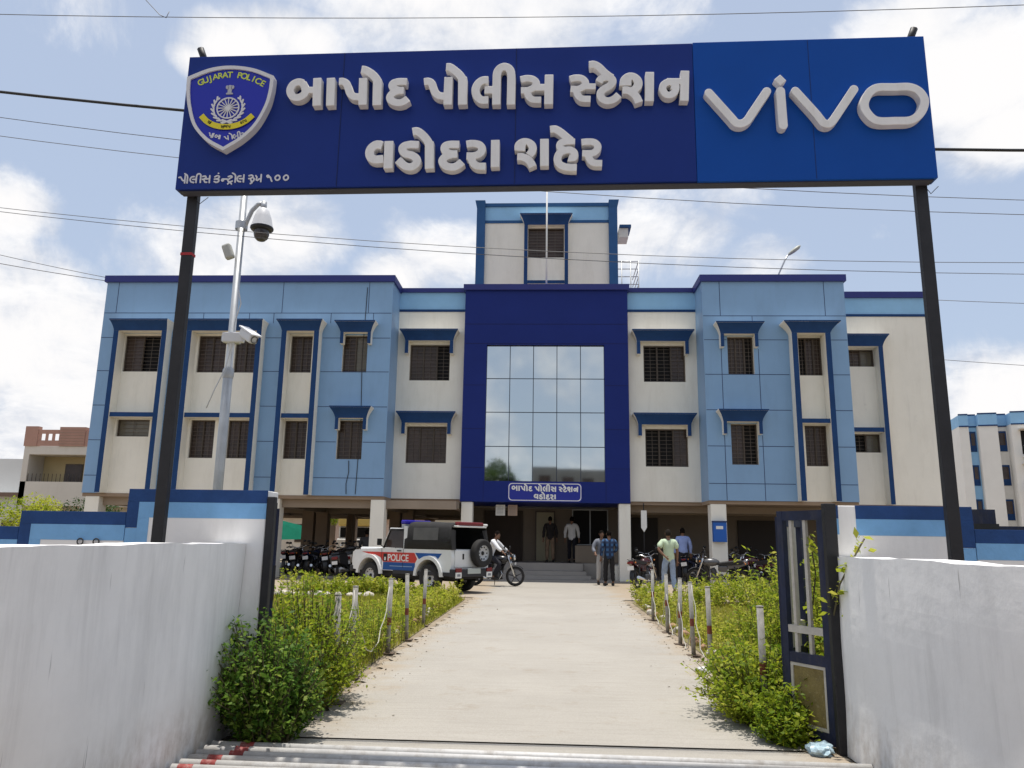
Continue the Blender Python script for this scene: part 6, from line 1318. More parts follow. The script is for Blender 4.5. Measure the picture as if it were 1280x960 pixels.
def person(loc, rz, label, shirt, pants, J, sleeve=1.0, hair=HAIR, shoes=None, untuck=0.06, plaid=None, height=1.0, group=None):
    """J: joints facing +y: pelvis, chest, neck, head, and (l, r) shoulder elbow wrist hip knee ankle toe"""
    T = thing('person', loc, label, 'person', group, rz); T.scale = (height,)*3
    V = Vector; g = {k: (V(a) if not isinstance(a[0], (tuple, list)) else [V(q) for q in a]) for k, a in J.items()}
    P = [g['pelvis'], g['pelvis'].lerp(g['chest'], 0.5), g['chest'], g['neck'], g['neck'].lerp(g['head'], 0.5)]
    E = [(0, 1), (1, 2), (2, 3), (3, 4)]; Rr = [(0.12, 0.085), (0.105, 0.08), (0.125, 0.085), (0.060, 0.058), 0.054]
    for s in (0, 1):
        b = len(P); P += [g['shoulder'][s], g['elbow'][s], g['wrist'][s]]; E += [(2, b), (b, b+1), (b+1, b+2)]; Rr += [0.055, 0.043, 0.030]
        d = (g['wrist'][s]-g['elbow'][s]).normalized(); palm = g['wrist'][s]+d*0.07; P.append(palm); E.append((b+2, b+3)); Rr.append((0.036, 0.022))
        side = d.cross(V((0, 1, 0.2))).normalized(); curl = d.cross(side)
        for k, (off, ln) in enumerate(((-0.026, 0.062), (-0.009, 0.074), (0.009, 0.070), (0.026, 0.055))):
            c = len(P); q = palm+side*off+d*0.03; P += [q+d*ln*0.5+curl*0.008, q+d*ln*0.85+curl*0.030]; E += [(b+3, c), (c, c+1)]; Rr += [0.0095, 0.008]
        c = len(P); P += [palm+side*0.042-d*0.005+curl*0.01, palm+side*0.055+d*0.03+curl*0.02]; E += [(b+3, c), (c, c+1)]; Rr += [0.011, 0.009]
        b = len(P); P += [g['hip'][s], g['knee'][s], g['ankle'][s], g['toe'][s]]; E += [(0, b), (b, b+1), (b+1, b+2), (b+2, b+3)]; Rr += [0.075, 0.052, 0.040, 0.034]
    v, f = skin_mesh(P, E, Rr)
    m = MB(); m.add(v, f, 0, True)
    # head with a face, turned the way the body looks
    hd = g['head']; fwd = V(J.get('look', (0, 1, 0))).normalized(); upv = V((0, 0, 1)); rt = fwd.cross(upv).normalized(); up2 = rt.cross(fwd)
    Mh = Matrix.Translation(hd) @ Matrix(((rt.x, fwd.x, up2.x, 0), (rt.y, fwd.y, up2.y, 0), (rt.z, fwd.z, up2.z, 0), (0, 0, 0, 1)))
    bm = bmesh.new(); bmesh.ops.create_uvsphere(bm, u_segments=16, v_segments=12, radius=1)
    for q in bm.verts:
        x, y, z = q.co; jaw = 1-0.22*max(0, -z)
        q.co = V((x*0.076*jaw, y*0.096*(1-0.10*max(0, -z)*(1 if y < 0 else 0))+(0.008 if z < -0.3 and y > 0 else 0), z*0.118))
    m.addbm(bm, 0, True, Mh); 
    def hb(c, r, sc): 
        b_ = MB(); b_.ball((0, 0, 0), r, 8, 0, sc); m.add([Mh @ (V(p)+V(c)) for p in b_.v], b_.f, 0, True)
    hb((0, 0.098, -0.012), 0.017, (0.8, 1.0, 1.5)); hb((0.077, 0.0, 0.0), 0.026, (0.4, 0.8, 1.2)); hb((-0.077, 0.0, 0.0), 0.026, (0.4, 0.8, 1.2)); hb((0, 0.088, -0.062), 0.014, (1.6, 0.7, 0.5)); hb((0, 0.082, -0.10), 0.02, (1.2, 0.8, 0.7))
    m.build('body', SKIN, T)
    for s in (-1, 1):
        e = MB(); e.ball((s*0.032, 0.088, 0.016), 0.011, 8); e.v = [tuple(Mh @ V(p)) for p in e.v]; e.build('eye', mat('eye_dark', (0.02, 0.018, 0.016), 0.3), T)
    bm = bmesh.new(); bmesh.ops.create_uvsphere(bm, u_segments=18, v_segments=12, radius=1)
    for q in bm.verts:
        x, y, z = q.co; front = max(0, y); zz = max(z, -0.45+0.95*front) ; q.co = V((x*0.083, y*0.104-0.004, zz*0.125+0.004+0.004*math.sin(9*x+7*y)))
    hm = MB(); hm.addbm(bm, 0, True, Mh); hm.build('hair', hair, T)
    # shirt
    sp = [g['pelvis']+V((0, 0, -untuck-0.10)), g['pelvis']+V((0, 0, 0.06)), g['pelvis'].lerp(g['chest'], 0.55), g['chest'], g['neck']+V((0, 0, 0.0))]; se = [(0, 1), (1, 2), (2, 3), (3, 4)]; sr = [(0.185, 0.140), (0.178, 0.138), (0.172, 0.135), (0.190, 0.135), (0.074, 0.072)]
    for s in (0, 1):
        b = len(sp); el, wr = g['elbow'][s], g['wrist'][s]
        if sleeve > 0.9: sp += [g['shoulder'][s], el, wr.lerp(el, 0.05)]; se += [(3, b), (b, b+1), (b+1, b+2)]; sr += [0.088, 0.066, 0.050]
        else: sp += [g['shoulder'][s], g['shoulder'][s].lerp(el, 0.85)]; se += [(3, b), (b, b+1)]; sr += [0.092, 0.082]
    v, f = skin_mesh(sp, se, sr, 0); 
    rs = np.random.default_rng(len(label)); v = [(x+0.006*math.sin(31*z+17*x), y+0.008*math.sin(23*z+11*x+y*19), z) for x, y, z in v]
    m = MB(); m.add(v, f, 0, True); sh = m.build('shirt', shirt, T)
    tp = [g['pelvis']+V((0, 0, 0.13)), g['pelvis']+V((0, 0, -0.04))]; te = [(0, 1)]; tr_ = [(0.150, 0.118), (0.168, 0.130)]
    for s in (0, 1):
        b = len(tp); tp += [g['hip'][s], g['knee'][s], g['ankle'][s]+V((0, 0, 0.02))]; te += [(1, b), (b, b+1), (b+1, b+2)]; tr_ += [0.105, 0.080, 0.072]
    v, f = skin_mesh(tp, te, tr_, 0); m = MB(); m.add([(x+0.005*math.sin(40*z), y+0.006*math.sin(27*z+9*x), z) for x, y, z in v], f, 0, True); m.build('trousers', pants, T)
    for s in (0, 1):
        a, t_ = g['ankle'][s], g['toe'][s]; d = (t_-a); d.z = 0; d.normalize(); c = a.lerp(t_, 0.45); z0 = a.z-0.085
        bm = bmesh.new(); bmesh.ops.create_uvsphere(bm, u_segments=12, v_segments=8, radius=1)
        pr = V((-d.y, d.x, 0))
        for q in bm.verts:
            x, y, z = q.co; h_ = 0.075 if x < 0 else 0.05; q.co = V((c.x, c.y, z0+0.035))+d*x*0.135+pr*y*0.048+V((0, 0, max(-0.034, z*h_)))
        m = MB(); m.addbm(bm, 0, True); m.build('shoe', shoes or mat('shoe_black', (0.02, 0.017, 0.015), 0.5), T)
    return T
def stand(step=0.0, arms=0.0, la=None, ra=None):
    J = dict(pelvis=(0, 0, 0.96), chest=(0, 0.01, 1.30), neck=(0, 0.0, 1.475), head=(0, 0.025, 1.61),
             shoulder=[(-0.185, 0, 1.42), (0.185, 0, 1.42)], elbow=[(-0.245, -0.02-arms, 1.15), (0.245, -0.02+arms, 1.15)], wrist=[(-0.26, 0.06-arms, 0.90), (0.26, 0.06+arms, 0.90)],
             hip=[(-0.095, 0, 0.90), (0.095, 0, 0.90)], knee=[(-0.105, 0.03+step, 0.50), (0.105, 0.03-step*0.3, 0.50)], ankle=[(-0.11, step*1.2, 0.085), (0.11, -step*1.2, 0.085+abs(step)*0.15)], toe=[(-0.125, 0.16+step*1.2, 0.03), (0.125, 0.16-step*1.2, 0.03)])
    if la: J['elbow'][0], J['wrist'][0] = la
    if ra: J['elbow'][1], J['wrist'][1] = ra
    return J
def cloth(n, c, v=0.08): return mat(n, c, 0.85, v, 6, 0.2, 25)
def plaidm():
    m = mat('blue_plaid_cloth', (0.05, 0.14, 0.30), 0.85); t = m.node_tree; b = t.nodes['Principled BSDF']; g_ = t.nodes.new('ShaderNodeTexCoord').outputs['Object']
    o = None
    for dr in ('X', 'Z'):
        w = t.nodes.new('ShaderNodeTexWave'); w.bands_direction = dr; w.inputs['Scale'].default_value = 2.1; w.inputs['Distortion'].default_value = 0.6; t.links.new(g_, w.inputs[0]); r = t.nodes.new('ShaderNodeMapRange'); r.inputs[1].default_value = 0.35; r.inputs[2].default_value = 0.65; t.links.new(w.outputs['Fac'], r.inputs[0])
        x = t.nodes.new('ShaderNodeMix'); x.data_type = 'RGBA'; t.links.new(r.outputs[0], x.inputs[0])
        if o is None: x.inputs[6].default_value = (0.012, 0.025, 0.065, 1); x.inputs[7].default_value = (0.045, 0.12, 0.25, 1)
        else: x.blend_type = 'MIX'; x.inputs[6].default_value = (0.018, 0.035, 0.08, 1); t.links.new(o, x.inputs[7])
        o = x.outputs[2]
    t.links.new(o, b.inputs['Base Color']); return m
person((3.30, 21.9, 0), R(8), 'man in pale green t-shirt and light blue jeans walking away beside the drive', cloth('pale_green_cloth', (0.50, 0.60, 0.42)), cloth('light_denim', (0.26, 0.33, 0.44), 0.2), stand(0.10, 0.02, la=((-0.32, -0.12, 1.18), (-0.18, -0.20, 1.02))), 0.4, mat('hair_greyish', (0.022, 0.018, 0.015), 0.95, spec=0.05), mat('shoe_brown', (0.12, 0.07, 0.04), 0.6), 0.03)
person((4.62, 27.4, 0.05), R(5), 'man in light blue shirt and dark trousers facing the motorcycles in the shade', cloth('light_blue_cloth', (0.26, 0.34, 0.62)), cloth('dark_trouser', (0.012, 0.012, 0.018)), stand(0.03, 0.0), 1.0, untuck=-0.02, height=1.06)
person((1.93, 25.35, 0.004), R(10), 'man in blue checked shirt and black trousers standing near the entrance column', plaidm(), cloth('black_trouser', (0.014, 0.013, 0.014)), stand(0.05, 0.02, ra=((0.28, 0.02, 1.17), (0.20, 0.16, 1.02))), 1.0)
person((1.73, 25.95, 0.004), R(190), 'man in grey shirt and light grey trousers facing the man in checked shirt', cloth('grey_cloth', (0.16, 0.17, 0.20)), cloth('light_grey_trouser', (0.42, 0.40, 0.38)), stand(0.03, 0.0, ra=((0.30, 0.05, 1.15), (0.28, 0.26, 1.02))), 1.0)
person((0.05, 30.4, 0.58), R(5), 'man in dark shirt and khaki trousers by the lobby door', cloth('dark_shirt', (0.022, 0.018, 0.018)), cloth('khaki_trouser', (0.22, 0.15, 0.10), 0.3), stand(0.04, 0.02), 1.0)
person((0.88, 30.2, 0.58), R(-6), 'man in white shirt and dark trousers walking into the lobby', cloth('white_cloth', (0.62, 0.61, 0.60)), MATS['dark_trouser'], stand(0.10, 0.06), 1.0)
sit = dict(pelvis=(0, -0.05, 0.86), chest=(0, -0.02, 1.20), neck=(0, 0.0, 1.375), head=(0, 0.03, 1.51), shoulder=[(-0.185, -0.01, 1.32), (0.185, -0.01, 1.32)], elbow=[(-0.24, 0.03, 1.06), (0.24, 0.03, 1.06)], wrist=[(-0.16, 0.20, 0.92), (0.16, 0.20, 0.92)],
           hip=[(-0.10, -0.03, 0.82), (0.10, -0.03, 0.82)], knee=[(-0.17, 0.36, 0.60), (0.17, 0.36, 0.60)], ankle=[(-0.20, 0.28, 0.20), (0.20, 0.28, 0.20)], toe=[(-0.22, 0.42, 0.14), (0.22, 0.42, 0.14)])
person((-6.62, 28.35, 0.05), R(15), 'man in dark grey shirt sitting astride a parked motorcycle in the left bay', cloth('dark_grey_cloth', (0.06, 0.06, 0.065)), MATS['dark_trouser'], sit, 1.0)
# the rider on his motorcycle beside the jeep
rx, ry, ra_ = -1.66, 24.2, R(-12)
park(protoK, rx, ry, ra_, 'black motorcycle being ridden out from behind the jeep', 0, 0.004)
ride = dict(pelvis=(0, 0, 0.90), chest=(0, 0.13, 1.22), neck=(0, 0.18, 1.39), head=(0, 0.235, 1.525), shoulder=[(-0.185, 0.15, 1.34), (0.185, 0.15, 1.34)], elbow=[(-0.30, 0.34, 1.14), (0.30, 0.34, 1.14)], wrist=[(-0.345, 0.50, 1.03), (0.345, 0.50, 1.03)],
            hip=[(-0.10, 0.03, 0.86), (0.10, 0.03, 0.86)], knee=[(-0.20, 0.40, 0.66), (0.20, 0.40, 0.66)], ankle=[(-0.20, 0.18, 0.27), (0.20, 0.18, 0.27)], toe=[(-0.21, 0.33, 0.20), (0.21, 0.33, 0.20)], look=(0.45, 1, -0.12))
person((rx+math.cos(ra_)*-0.16, ry+math.sin(ra_)*-0.16, 0.004), ra_-R(90), 'man in white shirt riding a black motorcycle beside the police jeep', cloth('bright_white_cloth', (0.70, 0.70, 0.71)), MATS['dark_trouser'], ride, 1.0)

# ------------------------------------------------------------------ small things on the station
t = thing('letter_box', (5.67, YW+0.035, 1.42), 'bright blue metal box with white label fixed on the right column', 'box')
m = MB(); m.bbox(-0.22, 0.22, -0.20, 0.0, 0, 0.66, 0.012); m.build('box_body', mat('box_blue', (0.010, 0.10, 0.42), 0.35), t); m = MB(); m.box(-0.13, 0.10, -0.206, -0.201, 0.42, 0.52); m.build('paper_label', WHITEP, t); m = MB(); m.bbox(-0.23, 0.23, -0.22, 0.0, 0.64, 0.69, 0.01); m.build('box_lid', mat('box_dark_blue', (0.012, 0.03, 0.12), 0.4), t)
for x, c, lab in ((-1.74, 'paper_white', 'white notice sheet hanging in front of the dark stair panel'), (-1.30, 'paper_tan', 'brownish notice sheet hanging right of the white one')):
    m = MB(); m.bbox(x-0.17, x+0.17, 27.92, 27.935, 2.24, 2.62, 0.004); o = m.build('notice', mat(c, (0.60, 0.59, 0.56) if c[-1] == 'e' else (0.36, 0.26, 0.20), 0.8)); tag(o, lab, 'notice')
    for k in range(6):
        m = MB(); m.box(x-0.13, x+0.10, 27.913, 27.919, 2.29+k*0.05, 2.30+k*0.05); m.build('text_line', mat('print_grey', (0.2, 0.2, 0.2), 0.8), o)
t = thing('hanging_plate', (3.32, 27.55, 1.72), 'long white pointed plate on a dark upright above the parked motorcycles', 'plate')
m = MB(); m.prism([(-0.10, 0.75), (0.10, 0.75), (0.10, 0.16), (0.0, 0.0), (-0.10, 0.16)], 'y', -0.012, 0.012); m.build('plate', WHITEP, t); m = MB(); m.tube([(0, 0.03, -1.67), (0, 0.03, 1.0)], 0.02, 6); m.build('upright', BLACK, t)
# litter
def crumple(name, loc, r, m_, lab, cat, flat_=0.6):
    bm = bmesh.new(); bmesh.ops.create_icosphere(bm, subdivisions=3, radius=r)
    for v in bm.verts: v.co *= 1+random.uniform(-0.28, 0.22); v.co.z = max(-r*0.4, v.co.z*flat_)
    q = MB(); q.addbm(bm); o = q.build(name, m_); o.location = (loc[0], loc[1], loc[2]+r*0.4); return tag(o, lab, cat)
crumple('plastic_bag', (1.80, 5.55, 0), 0.085, mat('pale_blue_plastic', (0.42, 0.55, 0.62), 0.35, 0.3, 12), 'crumpled pale blue plastic bag on the dirt under the right gate', 'bag')
crumple('plastic_bag', (1.66, 8.75, 0), 0.07, mat('white_plastic', (0.66, 0.66, 0.64), 0.4, 0.2, 12), 'white plastic scrap at the foot of a right bollard', 'bag')

# ------------------------------------------------------------------ edging stones round the lawns
def stone(bmloc, r, m_):
    bm = bmesh.new(); bmesh.ops.create_icosphere(bm, subdivisions=2, radius=r)
    sx, sy = random.uniform(0.8, 1.5), random.uniform(0.7, 1.0)
    for v in bm.verts: v.co = Vector((v.co.x*sx, v.co.y*sy, v.co.z*0.75))*(1+random.uniform(-0.10, 0.10))
    q = MB(); q.addbm(bm, 0, False); o = q.build('edging_stone', m_); o.location = bmloc; o.rotation_euler = (0, 0, random.uniform(0, 6)); return o
STW = mat('whitewashed_stone', (0.46, 0.42, 0.36), 0.9, 0.15, 9, 0.3, 30); STB = mat('brick_stone', (0.34, 0.20, 0.13), 0.9, 0.2, 9, 0.3, 30)
for i in range(15):
    tag(stone((-7.6+i*0.245+random.uniform(-.04, .04), 18.45+random.uniform(-.05, .05), 0.05), random.uniform(0.09, 0.13), STW), 'whitewashed edging stone in the row along the back of the left lawn', 'stone', 'white stones behind the left lawn')
for i in range(18):
    tag(stone((-2.22+random.uniform(-.05, .05), 9.4+i*0.52, 0.03), random.uniform(0.05, 0.09), random.choice([STW, STB])), 'small edging stone in the row beside the left bollards', 'stone', 'stones beside the left bollards')
for i in range(18):
    tag(stone((2.03+random.uniform(-.05, .05), 8.6+i*0.5, 0.03), random.uniform(0.05, 0.09), random.choice([STW, STB])), 'small edging stone in the row beside the right bollards', 'stone', 'stones beside the right bollards')

# ------------------------------------------------------------------ vegetation
LF_Y = leafmat('weed_leaf', [(0.12, 0.20, 0.014), (0.25, 0.33, 0.022), (0.40, 0.44, 0.036), (0.50, 0.46, 0.09)], 0.55)
LF_G = leafmat('bush_leaf', [(0.04, 0.10, 0.014), (0.085, 0.18, 0.022), (0.16, 0.27, 0.032), (0.27, 0.34, 0.06)], 0.5)
LF_GR = leafmat('grass_blade', [(0.20, 0.25, 0.022), (0.33, 0.36, 0.035), (0.42, 0.37, 0.075), (0.45, 0.36, 0.13)], 0.5)
LF_T = leafmat('tree_leaf', [(0.018, 0.045, 0.010), (0.04, 0.085, 0.016), (0.075, 0.125, 0.024)], 0.35)
STEM = mat('stem_brown', (0.10, 0.085, 0.04), 0.8)
def stems_np(bases, tips, r0):
    """thin three-sided stems as numpy arrays"""
    N = len(bases); d = tips-bases; u = rng.normal(0, 1, (N, 3)); a = np.cross(d, u); a /= np.linalg.norm(a, axis=1)[:, None]+1e-9; b = np.cross(d, a); b /= np.linalg.norm(b, axis=1)[:, None]+1e-9
    V = []; 
    for k in range(3):
        q = 2*np.pi*k/3; o = (a*np.cos(q)+b*np.sin(q)); V += [bases+o*r0, tips+o*r0*0.4]
    V = np.stack(V, 1).reshape(-1, 3); base = (np.arange(N)*6)[:, None]
    F = np.concatenate([base+np.array([[2*k, 2*((k+1) % 3), 2*((k+1) % 3)+1, 2*k+1]]) for k in range(3)], 0); return V, F
def weeds(name, X, Y, Hh, per, lsize, mats, aspect=0.45, spread=0.35, tone=(0.2, 0.9), parent=None):
    """a stand of leafy stems: X, Y bases, Hh heights"""
    N = len(X); B0 = np.stack([X, Y, np.zeros(N)], 1); lean = rng.normal(0, 0.16, (N, 2))*Hh[:, None]; T0 = np.stack([X+lean[:, 0], Y+lean[:, 1], Hh], 1)
    t = rng.uniform(0.12, 1.0, (N, per))**0.8; P = B0[:, None]+(T0-B0)[:, None]*t[..., None]; P = P+rng.normal(0, 1, P.shape)*np.array([1, 1, 0.5])*(spread*0.12*(1.1-t*0.6)*np.maximum(Hh, 0.25)[:, None]*1.6)[..., None]
    P[..., 2] = np.maximum(P[..., 2], 0.02); P = P.reshape(-1, 3)
    V, F = leaves_np(P, lsize, aspect); pt = np.repeat(rng.uniform(tone[0], tone[1], N), per); tint = np.clip(pt+rng.normal(0, 0.13, len(P)), 0, 1); tint = np.repeat(tint, 4)
    SV, SF = stems_np(B0, T0, 0.004); 
    o = np_mesh(name, np.concatenate([V, SV]), np.concatenate([F, SF+len(V)]), [mats, STEM], parent, np.concatenate([tint, np.full(len(SV), 0.2)]))
    mi = np.zeros(len(F)+len(SF), np.int32); mi[len(F):] = 1; o.data.polygons.foreach_set('material_index', mi); return o
def scatter(n, x0, x1, y0, y1, dens=None):
    X = rng.uniform(x0, x1, n); Y = rng.uniform(y0, y1, n)
    if dens is not None:
        k = rng.uniform(0, 1, n) < dens(X, Y); X, Y = X[k], Y[k]
    return X, Y
def lump(X, Y, s=1.3, ph=0): return 0.5+0.25*np.sin(X*s*2.1+ph)+0.25*np.sin(Y*s*1.3+X*s+ph*2)
# left side
X, Y = scatter(1800, -4.4, -1.90, 6.0, 11.0, lambda X, Y: (0.40+0.6*lump(X, Y))*np.clip(1.35-(Y-7.5)*0.28, 0.12, 1)); H_ = (0.30+0.38*lump(X, Y, 1.1)+rng.uniform(-.16, .26, len(X)))*np.clip(1.15-(Y-6.2)*0.08, 0.6, 1.2)
tag(weeds('weeds', X, Y, H_, 30, 0.042, LF_Y, 0.34, 0.25, tone=(0.05, 0.8)), kind='stuff')
X, Y = scatter(720, -2.75, -2.00, 9.0, 18.6, lambda X, Y: 0.20+0.7*lump(X, Y, 1.7, 1)); H_ = np.clip(0.16+0.26*lump(X, Y, 0.8, 1)+rng.uniform(-.05, .14, len(X)), .08, 1)
tag(weeds('weeds', X, Y, H_, 30, 0.05, LF_Y, 0.40, tone=(0.5, 1.0)), kind='stuff')
X, Y = scatter(1500, -9.0, -2.3, 18.6, 19.5, lambda X, Y: np.where((X > -7.3) & (X < -6.0), 0.08, 0.30+0.45*lump(X, Y, 1.6, 3))); H_ = np.clip(0.14+0.28*lump(X, Y, 0.9, 2)+rng.uniform(-.08, .26, len(X))-0.13*np.clip(X+4.6, 0, 2), 0.07, 1)
tag(weeds('hedge_plants', X, Y, H_, 26, 0.07, LF_Y, 0.42, tone=(0.3, 0.9)), kind='stuff')
# right side
X, Y = scatter(2300, 2.02, 4.6, 5.9, 9.2, lambda X, Y: 0.6+0.4*lump(X, Y, 1.2, 3)); H_ = (0.26+0.50*np.clip((X-1.95)/0.7, 0, 1)+0.30*lump(X, Y, 1.5, 4)+rng.uniform(-.16, .36, len(X)))
tag(weeds('weeds', X, Y, H_, 36, 0.042, LF_Y, 0.38, 0.28, tone=(0.05, 0.8)), kind='stuff')
X, Y = scatter(1400, 1.98, 5.6, 9.0, 17.8, lambda X, Y: np.where(X < 2.7, 0.9, np.where(Y > 12.5, 0.04, 0.4))*(0.3+0.7*lump(X, Y, 1.0, 5))); H_ = np.clip(0.12+0.24*lump(X, Y, 0.8, 5)+rng.uniform(-.05, .14, len(X)), .07, 1)
tag(weeds('weeds', X, Y, H_, 30, 0.05, LF_Y, 0.40, tone=(0.5, 1.0)), kind='stuff')
X, Y = scatter(1200, 2.0, 8.5, 17.3, 19.3, lambda X, Y: 0.25+0.75*lump(X, Y, 0.9, 6)); H_ = np.clip(0.22+0.30*lump(X, Y, 0.9, 6)+rng.uniform(-.1, .25, len(X)), .08, 1)
tag(weeds('hedge_plants', X, Y, H_, 26, 0.07, LF_Y, 0.42, tone=(0.25, 0.9)), kind='stuff')
X, Y = scatter(700, 1.95, 3.1, 6.0, 8.4); H_ = rng.uniform(0.70, 1.30, len(X))*np.clip(0.50+(X-2.0)*1.4, 0.45, 1.0)*np.clip(0.9+(Y-6)*0.1, .9, 1.1)
tag(weeds('tall_weeds', X, Y, H_, 46, 0.045, LF_Y, 0.38, 0.22, tone=(0.1, 0.85)), kind='stuff')
# lawn grass
def grass(name, n, x0, x1, y0, y1, h):
    X, Y = scatter(n, x0, x1, y0, y1); N = len(X); P = np.stack([X, Y, np.zeros(N)], 1); a = rng.uniform(0, 2*np.pi, N); w = np.stack([np.cos(a), np.sin(a), np.zeros(N)], 1)*0.006*(0.5+Y/14)[:, None]; hh = h*rng.uniform(0.4, 1.3, N)*(0.5+lump(X, Y, 0.7))
    tip = P+np.stack([rng.normal(0, 0.35, N)*hh, rng.normal(0, 0.35, N)*hh, hh], 1); V = np.stack([P-w, P+w, tip], 1).reshape(-1, 3); F = np.arange(3*N).reshape(-1, 3)
    return tag(np_mesh(name, V, F, LF_GR, None, np.repeat(np.clip(0.25+0.5*lump(X, Y, 0.5, 7)+rng.normal(0, .18, N), 0, 1), 3)), kind='stuff')
grass('lawn_grass', 90000, -10, -1.95, 6, 18.5, 0.085); grass('lawn_grass', 70000, 1.98, 8.5, 6, 18.3, 0.085)
X, Y = scatter(500, -2.05, -1.62, 5.9, 9.5); 
# two bushes at the gate
def bush(loc, label, n_st, sx, sy, h, per, lsize, mats, tone, bend=(0, 0)):
    t = thing('bush', loc, label, 'bush'); a = rng.uniform(0, 2*np.pi, n_st); rr = np.sqrt(rng.uniform(0, 1, n_st)); BX, BY = 0.35*sx*rr*np.cos(a), 0.45*sy*rr*np.sin(a)
    hh = h*(1-0.40*rr**2)*rng.uniform(0.35, 1.25, n_st); TX, TY = sx*rr*np.cos(a)*rng.uniform(0.7, 1.1, n_st)+bend[0]*hh, sy*rr*np.sin(a)*rng.uniform(0.7, 1.1, n_st)+bend[1]*hh
    B0 = np.stack([BX, BY, np.zeros(n_st)], 1); T0 = np.stack([TX, TY, hh], 1); q = rng.uniform(0.08, 1.03, (n_st, per)); mid = B0*0.5+T0*0.5+np.array([0, 0, 0.12*h])
    P = ((1-q)**2)[..., None]*B0[:, None]+(2*q*(1-q))[..., None]*mid[:, None]+(q**2)[..., None]*T0[:, None]; P += rng.normal(0, 0.028, P.shape); P[..., 2] = np.maximum(P[..., 2], 0.015); P = P.reshape(-1, 3)
    V, F = leaves_np(P, lsize, 0.55); tint = np.repeat(np.clip(np.repeat(rng.uniform(tone[0], tone[1], n_st), per)+rng.normal(0, .14, len(P)), 0, 1), 4); np_mesh('foliage', V, F, mats, t, tint)
    SV, SF = stems_np(np.concatenate([B0, mid]), np.concatenate([mid, T0]), 0.005); np_mesh('stems', SV, SF, STEM, t); return t
bush((-1.90, 5.50, 0), 'dense green bush spilling over the dirt against the left parapet', 360, 0.44, 0.44, 0.72, 40, 0.034, LF_G, (0.1, 0.9), (-0.10, 0.05))
bush((-1.95, 6.55, 0), 'lighter green leafy bush right behind the left gateway bush', 340, 0.50, 0.85, 0.86, 40, 0.036, LF_Y, (0.0, 0.7), (-0.1, 0))
bush((1.66, 6.55, 0), 'low green bush sprawling onto the right side of the drive', 360, 0.55, 0.85, 0.52, 40, 0.036, LF_Y, (0.0, 0.75))
bush((1.66, 5.84, 0), 'small leafy bush at the foot of the navy gate', 130, 0.22, 0.22, 0.26, 36, 0.034, LF_Y, (0.0, 0.6))
def sprig(loc, label, pts, n, lsize, mats=LF_G):
    t = thing('climbing_shoot', loc, label, 'plant'); m = MB(); m.tube(pts, 0.006, 5); m.build('stem', STEM, t); k = rng.uniform(0.15, 1, n)*(len(pts)-1); i = np.minimum(k.astype(int), len(pts)-2); fr_ = (k-i)[:, None]; A_ = np.array(pts, float); P = A_[i]*(1-fr_)+A_[i+1]*fr_+rng.normal(0, 0.03, (n, 3))
    V, F = leaves_np(P, lsize, 0.6); np_mesh('foliage', V, F, mats, t, np.repeat(rng.uniform(0.35, 0.95, n), 4)); return t
sprig((1.98, 5.45, 0), 'leafy shoot climbing over the black gate post and parapet on the right', [(0, 0.25, 0.5), (-0.05, 0.1, 0.85), (-0.02, 0.0, 1.1), (0.05, -0.08, 1.27), (0.14, -0.06, 1.40)], 60, 0.055, LF_Y)
sprig((1.92, 5.75, 0), 'tall leafy shoot inside the opening of the navy gate', [(0, 0.1, 0.3), (-0.04, 0.1, 0.8), (0.0, 0.05, 1.15), (-0.03, 0.05, 1.42)], 110, 0.05, LF_Y)
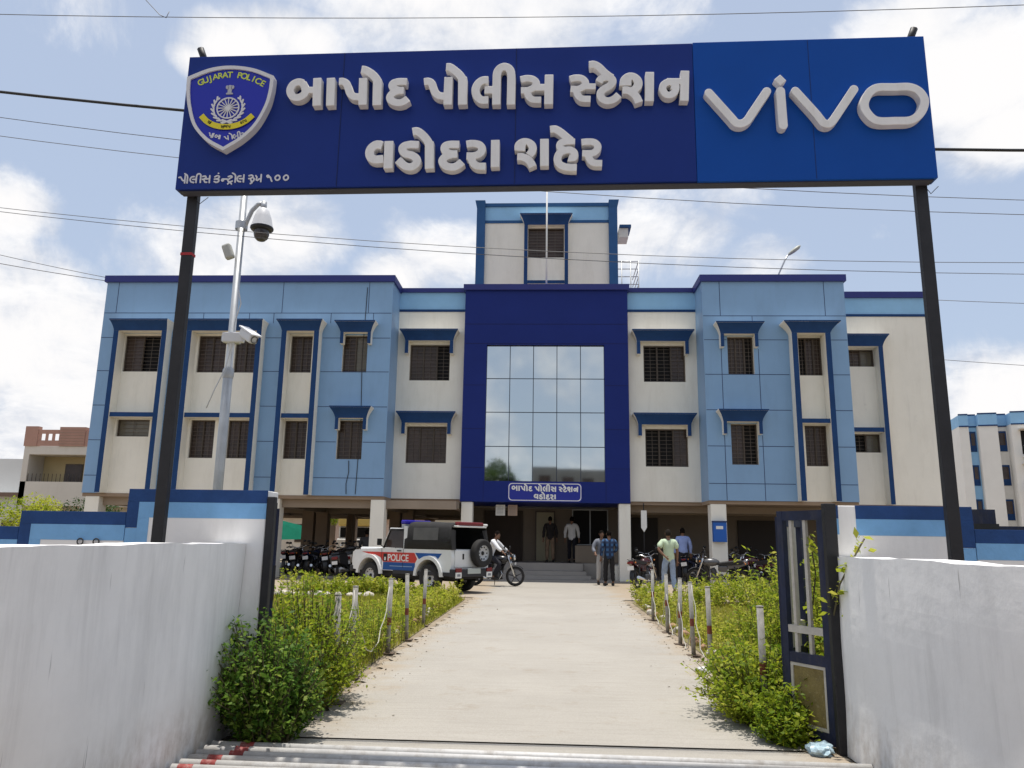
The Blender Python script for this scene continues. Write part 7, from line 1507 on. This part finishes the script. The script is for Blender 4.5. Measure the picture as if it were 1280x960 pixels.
# trees and shrubs further off
def tree(loc, label, h, r, n, lsize, name='tree', mats=LF_T, group=None):
    t = thing(name, loc, label, 'tree', group); m = MB(); tk = max(0.05, h*0.022); m.tube([(0, 0, 0), (0.1*r, 0, h*0.25), (0.0, 0.1*r, h*0.5)], [tk*1.4, tk, tk*0.6], 8); C_ = []
    for k in range(9):
        a = 2.4*k; e = rng.uniform(0.25, 0.95); c = np.array([math.cos(a)*r*0.62*math.sqrt(e), math.sin(a)*r*0.62*math.sqrt(e), h*(0.42+0.50*rng.uniform(0.1, 1))]); C_.append(c); m.tube([(0, 0.05*r, h*0.35), tuple(c*np.array([0.5, 0.5, 0.8])), tuple(c)], [tk*0.6, tk*0.35, tk*0.12], 6)
    m.build('trunk', mat('bark', (0.12, 0.09, 0.065), 0.9, 0.2, 4), t); C_ = np.array(C_); k = rng.integers(0, 9, n); d = rng.normal(0, 1, (n, 3)); d /= np.linalg.norm(d, axis=1)[:, None]; P = C_[k]+d*(r*0.42*rng.uniform(0.3, 1.05, n)**0.5)[:, None]*np.array([1, 1, 0.75])
    V, F = leaves_np(P, lsize, 0.55); np_mesh('crown', V, F, mats, t, np.repeat(np.clip(np.repeat(0, n)+0.25+0.5*rng.uniform(0, 1, 9)[k]+rng.normal(0, .12, n), 0, 1), 4)); return t
tree((-5.6, -25, 0), 'broad green tree across the road mirrored in the lower left of the glass', 9.9, 2.8, 4500, 0.28)
tree((-27.5, 40, 0), 'leafy garden tree in front of the cream house at the left', 3.3, 1.9, 3400, 0.13, 'garden_tree', LF_Y)
tree((-24.5, 41, 0), 'bushy green shrub between the cream house and the station', 3.4, 1.7, 2600, 0.13, 'garden_tree', LF_T)
tree((-22.5, 44, 0), 'dark green shrub visible under the left end of the station', 3.2, 1.6, 2400, 0.13, 'garden_tree', LF_T)
tree((-14.6, 50, 0), 'green tree seen between the brown columns under the left wing', 4.6, 1.5, 2000, 0.16, 'garden_tree', LF_Y)
tree((-12.8, 51, 0), 'slim green tree left of the small truck behind the station', 4.2, 1.2, 1600, 0.15, 'garden_tree', LF_T)
tree((-31.5, 41, 0), 'low shrub beside the wall at the far left edge', 2.6, 1.3, 1500, 0.12, 'garden_tree', LF_T)

# grit and dry leaves along the edges of the drive
n = 1000; sd = rng.choice([-1, 1], n); X = sd*(1.80+rng.exponential(0.16, n)*rng.choice([-1, 1], n, p=[0.6, 0.4])); Y = rng.uniform(5.6, 19, n)
P = np.stack([X, Y, np.full(n, 0.008)], 1); V, F = leaves_np(P, 0.018, 0.8, 0.15, 0.8); V[:, 2] = np.clip(V[:, 2], 0.006, 0.03)
tag(np_mesh('grit', V, F, leafmat('grit_brown', [(0.16, 0.12, 0.08), (0.26, 0.21, 0.15), (0.36, 0.30, 0.22)], 0.0), None, np.repeat(rng.uniform(0, 1, n), 4)), kind='stuff')
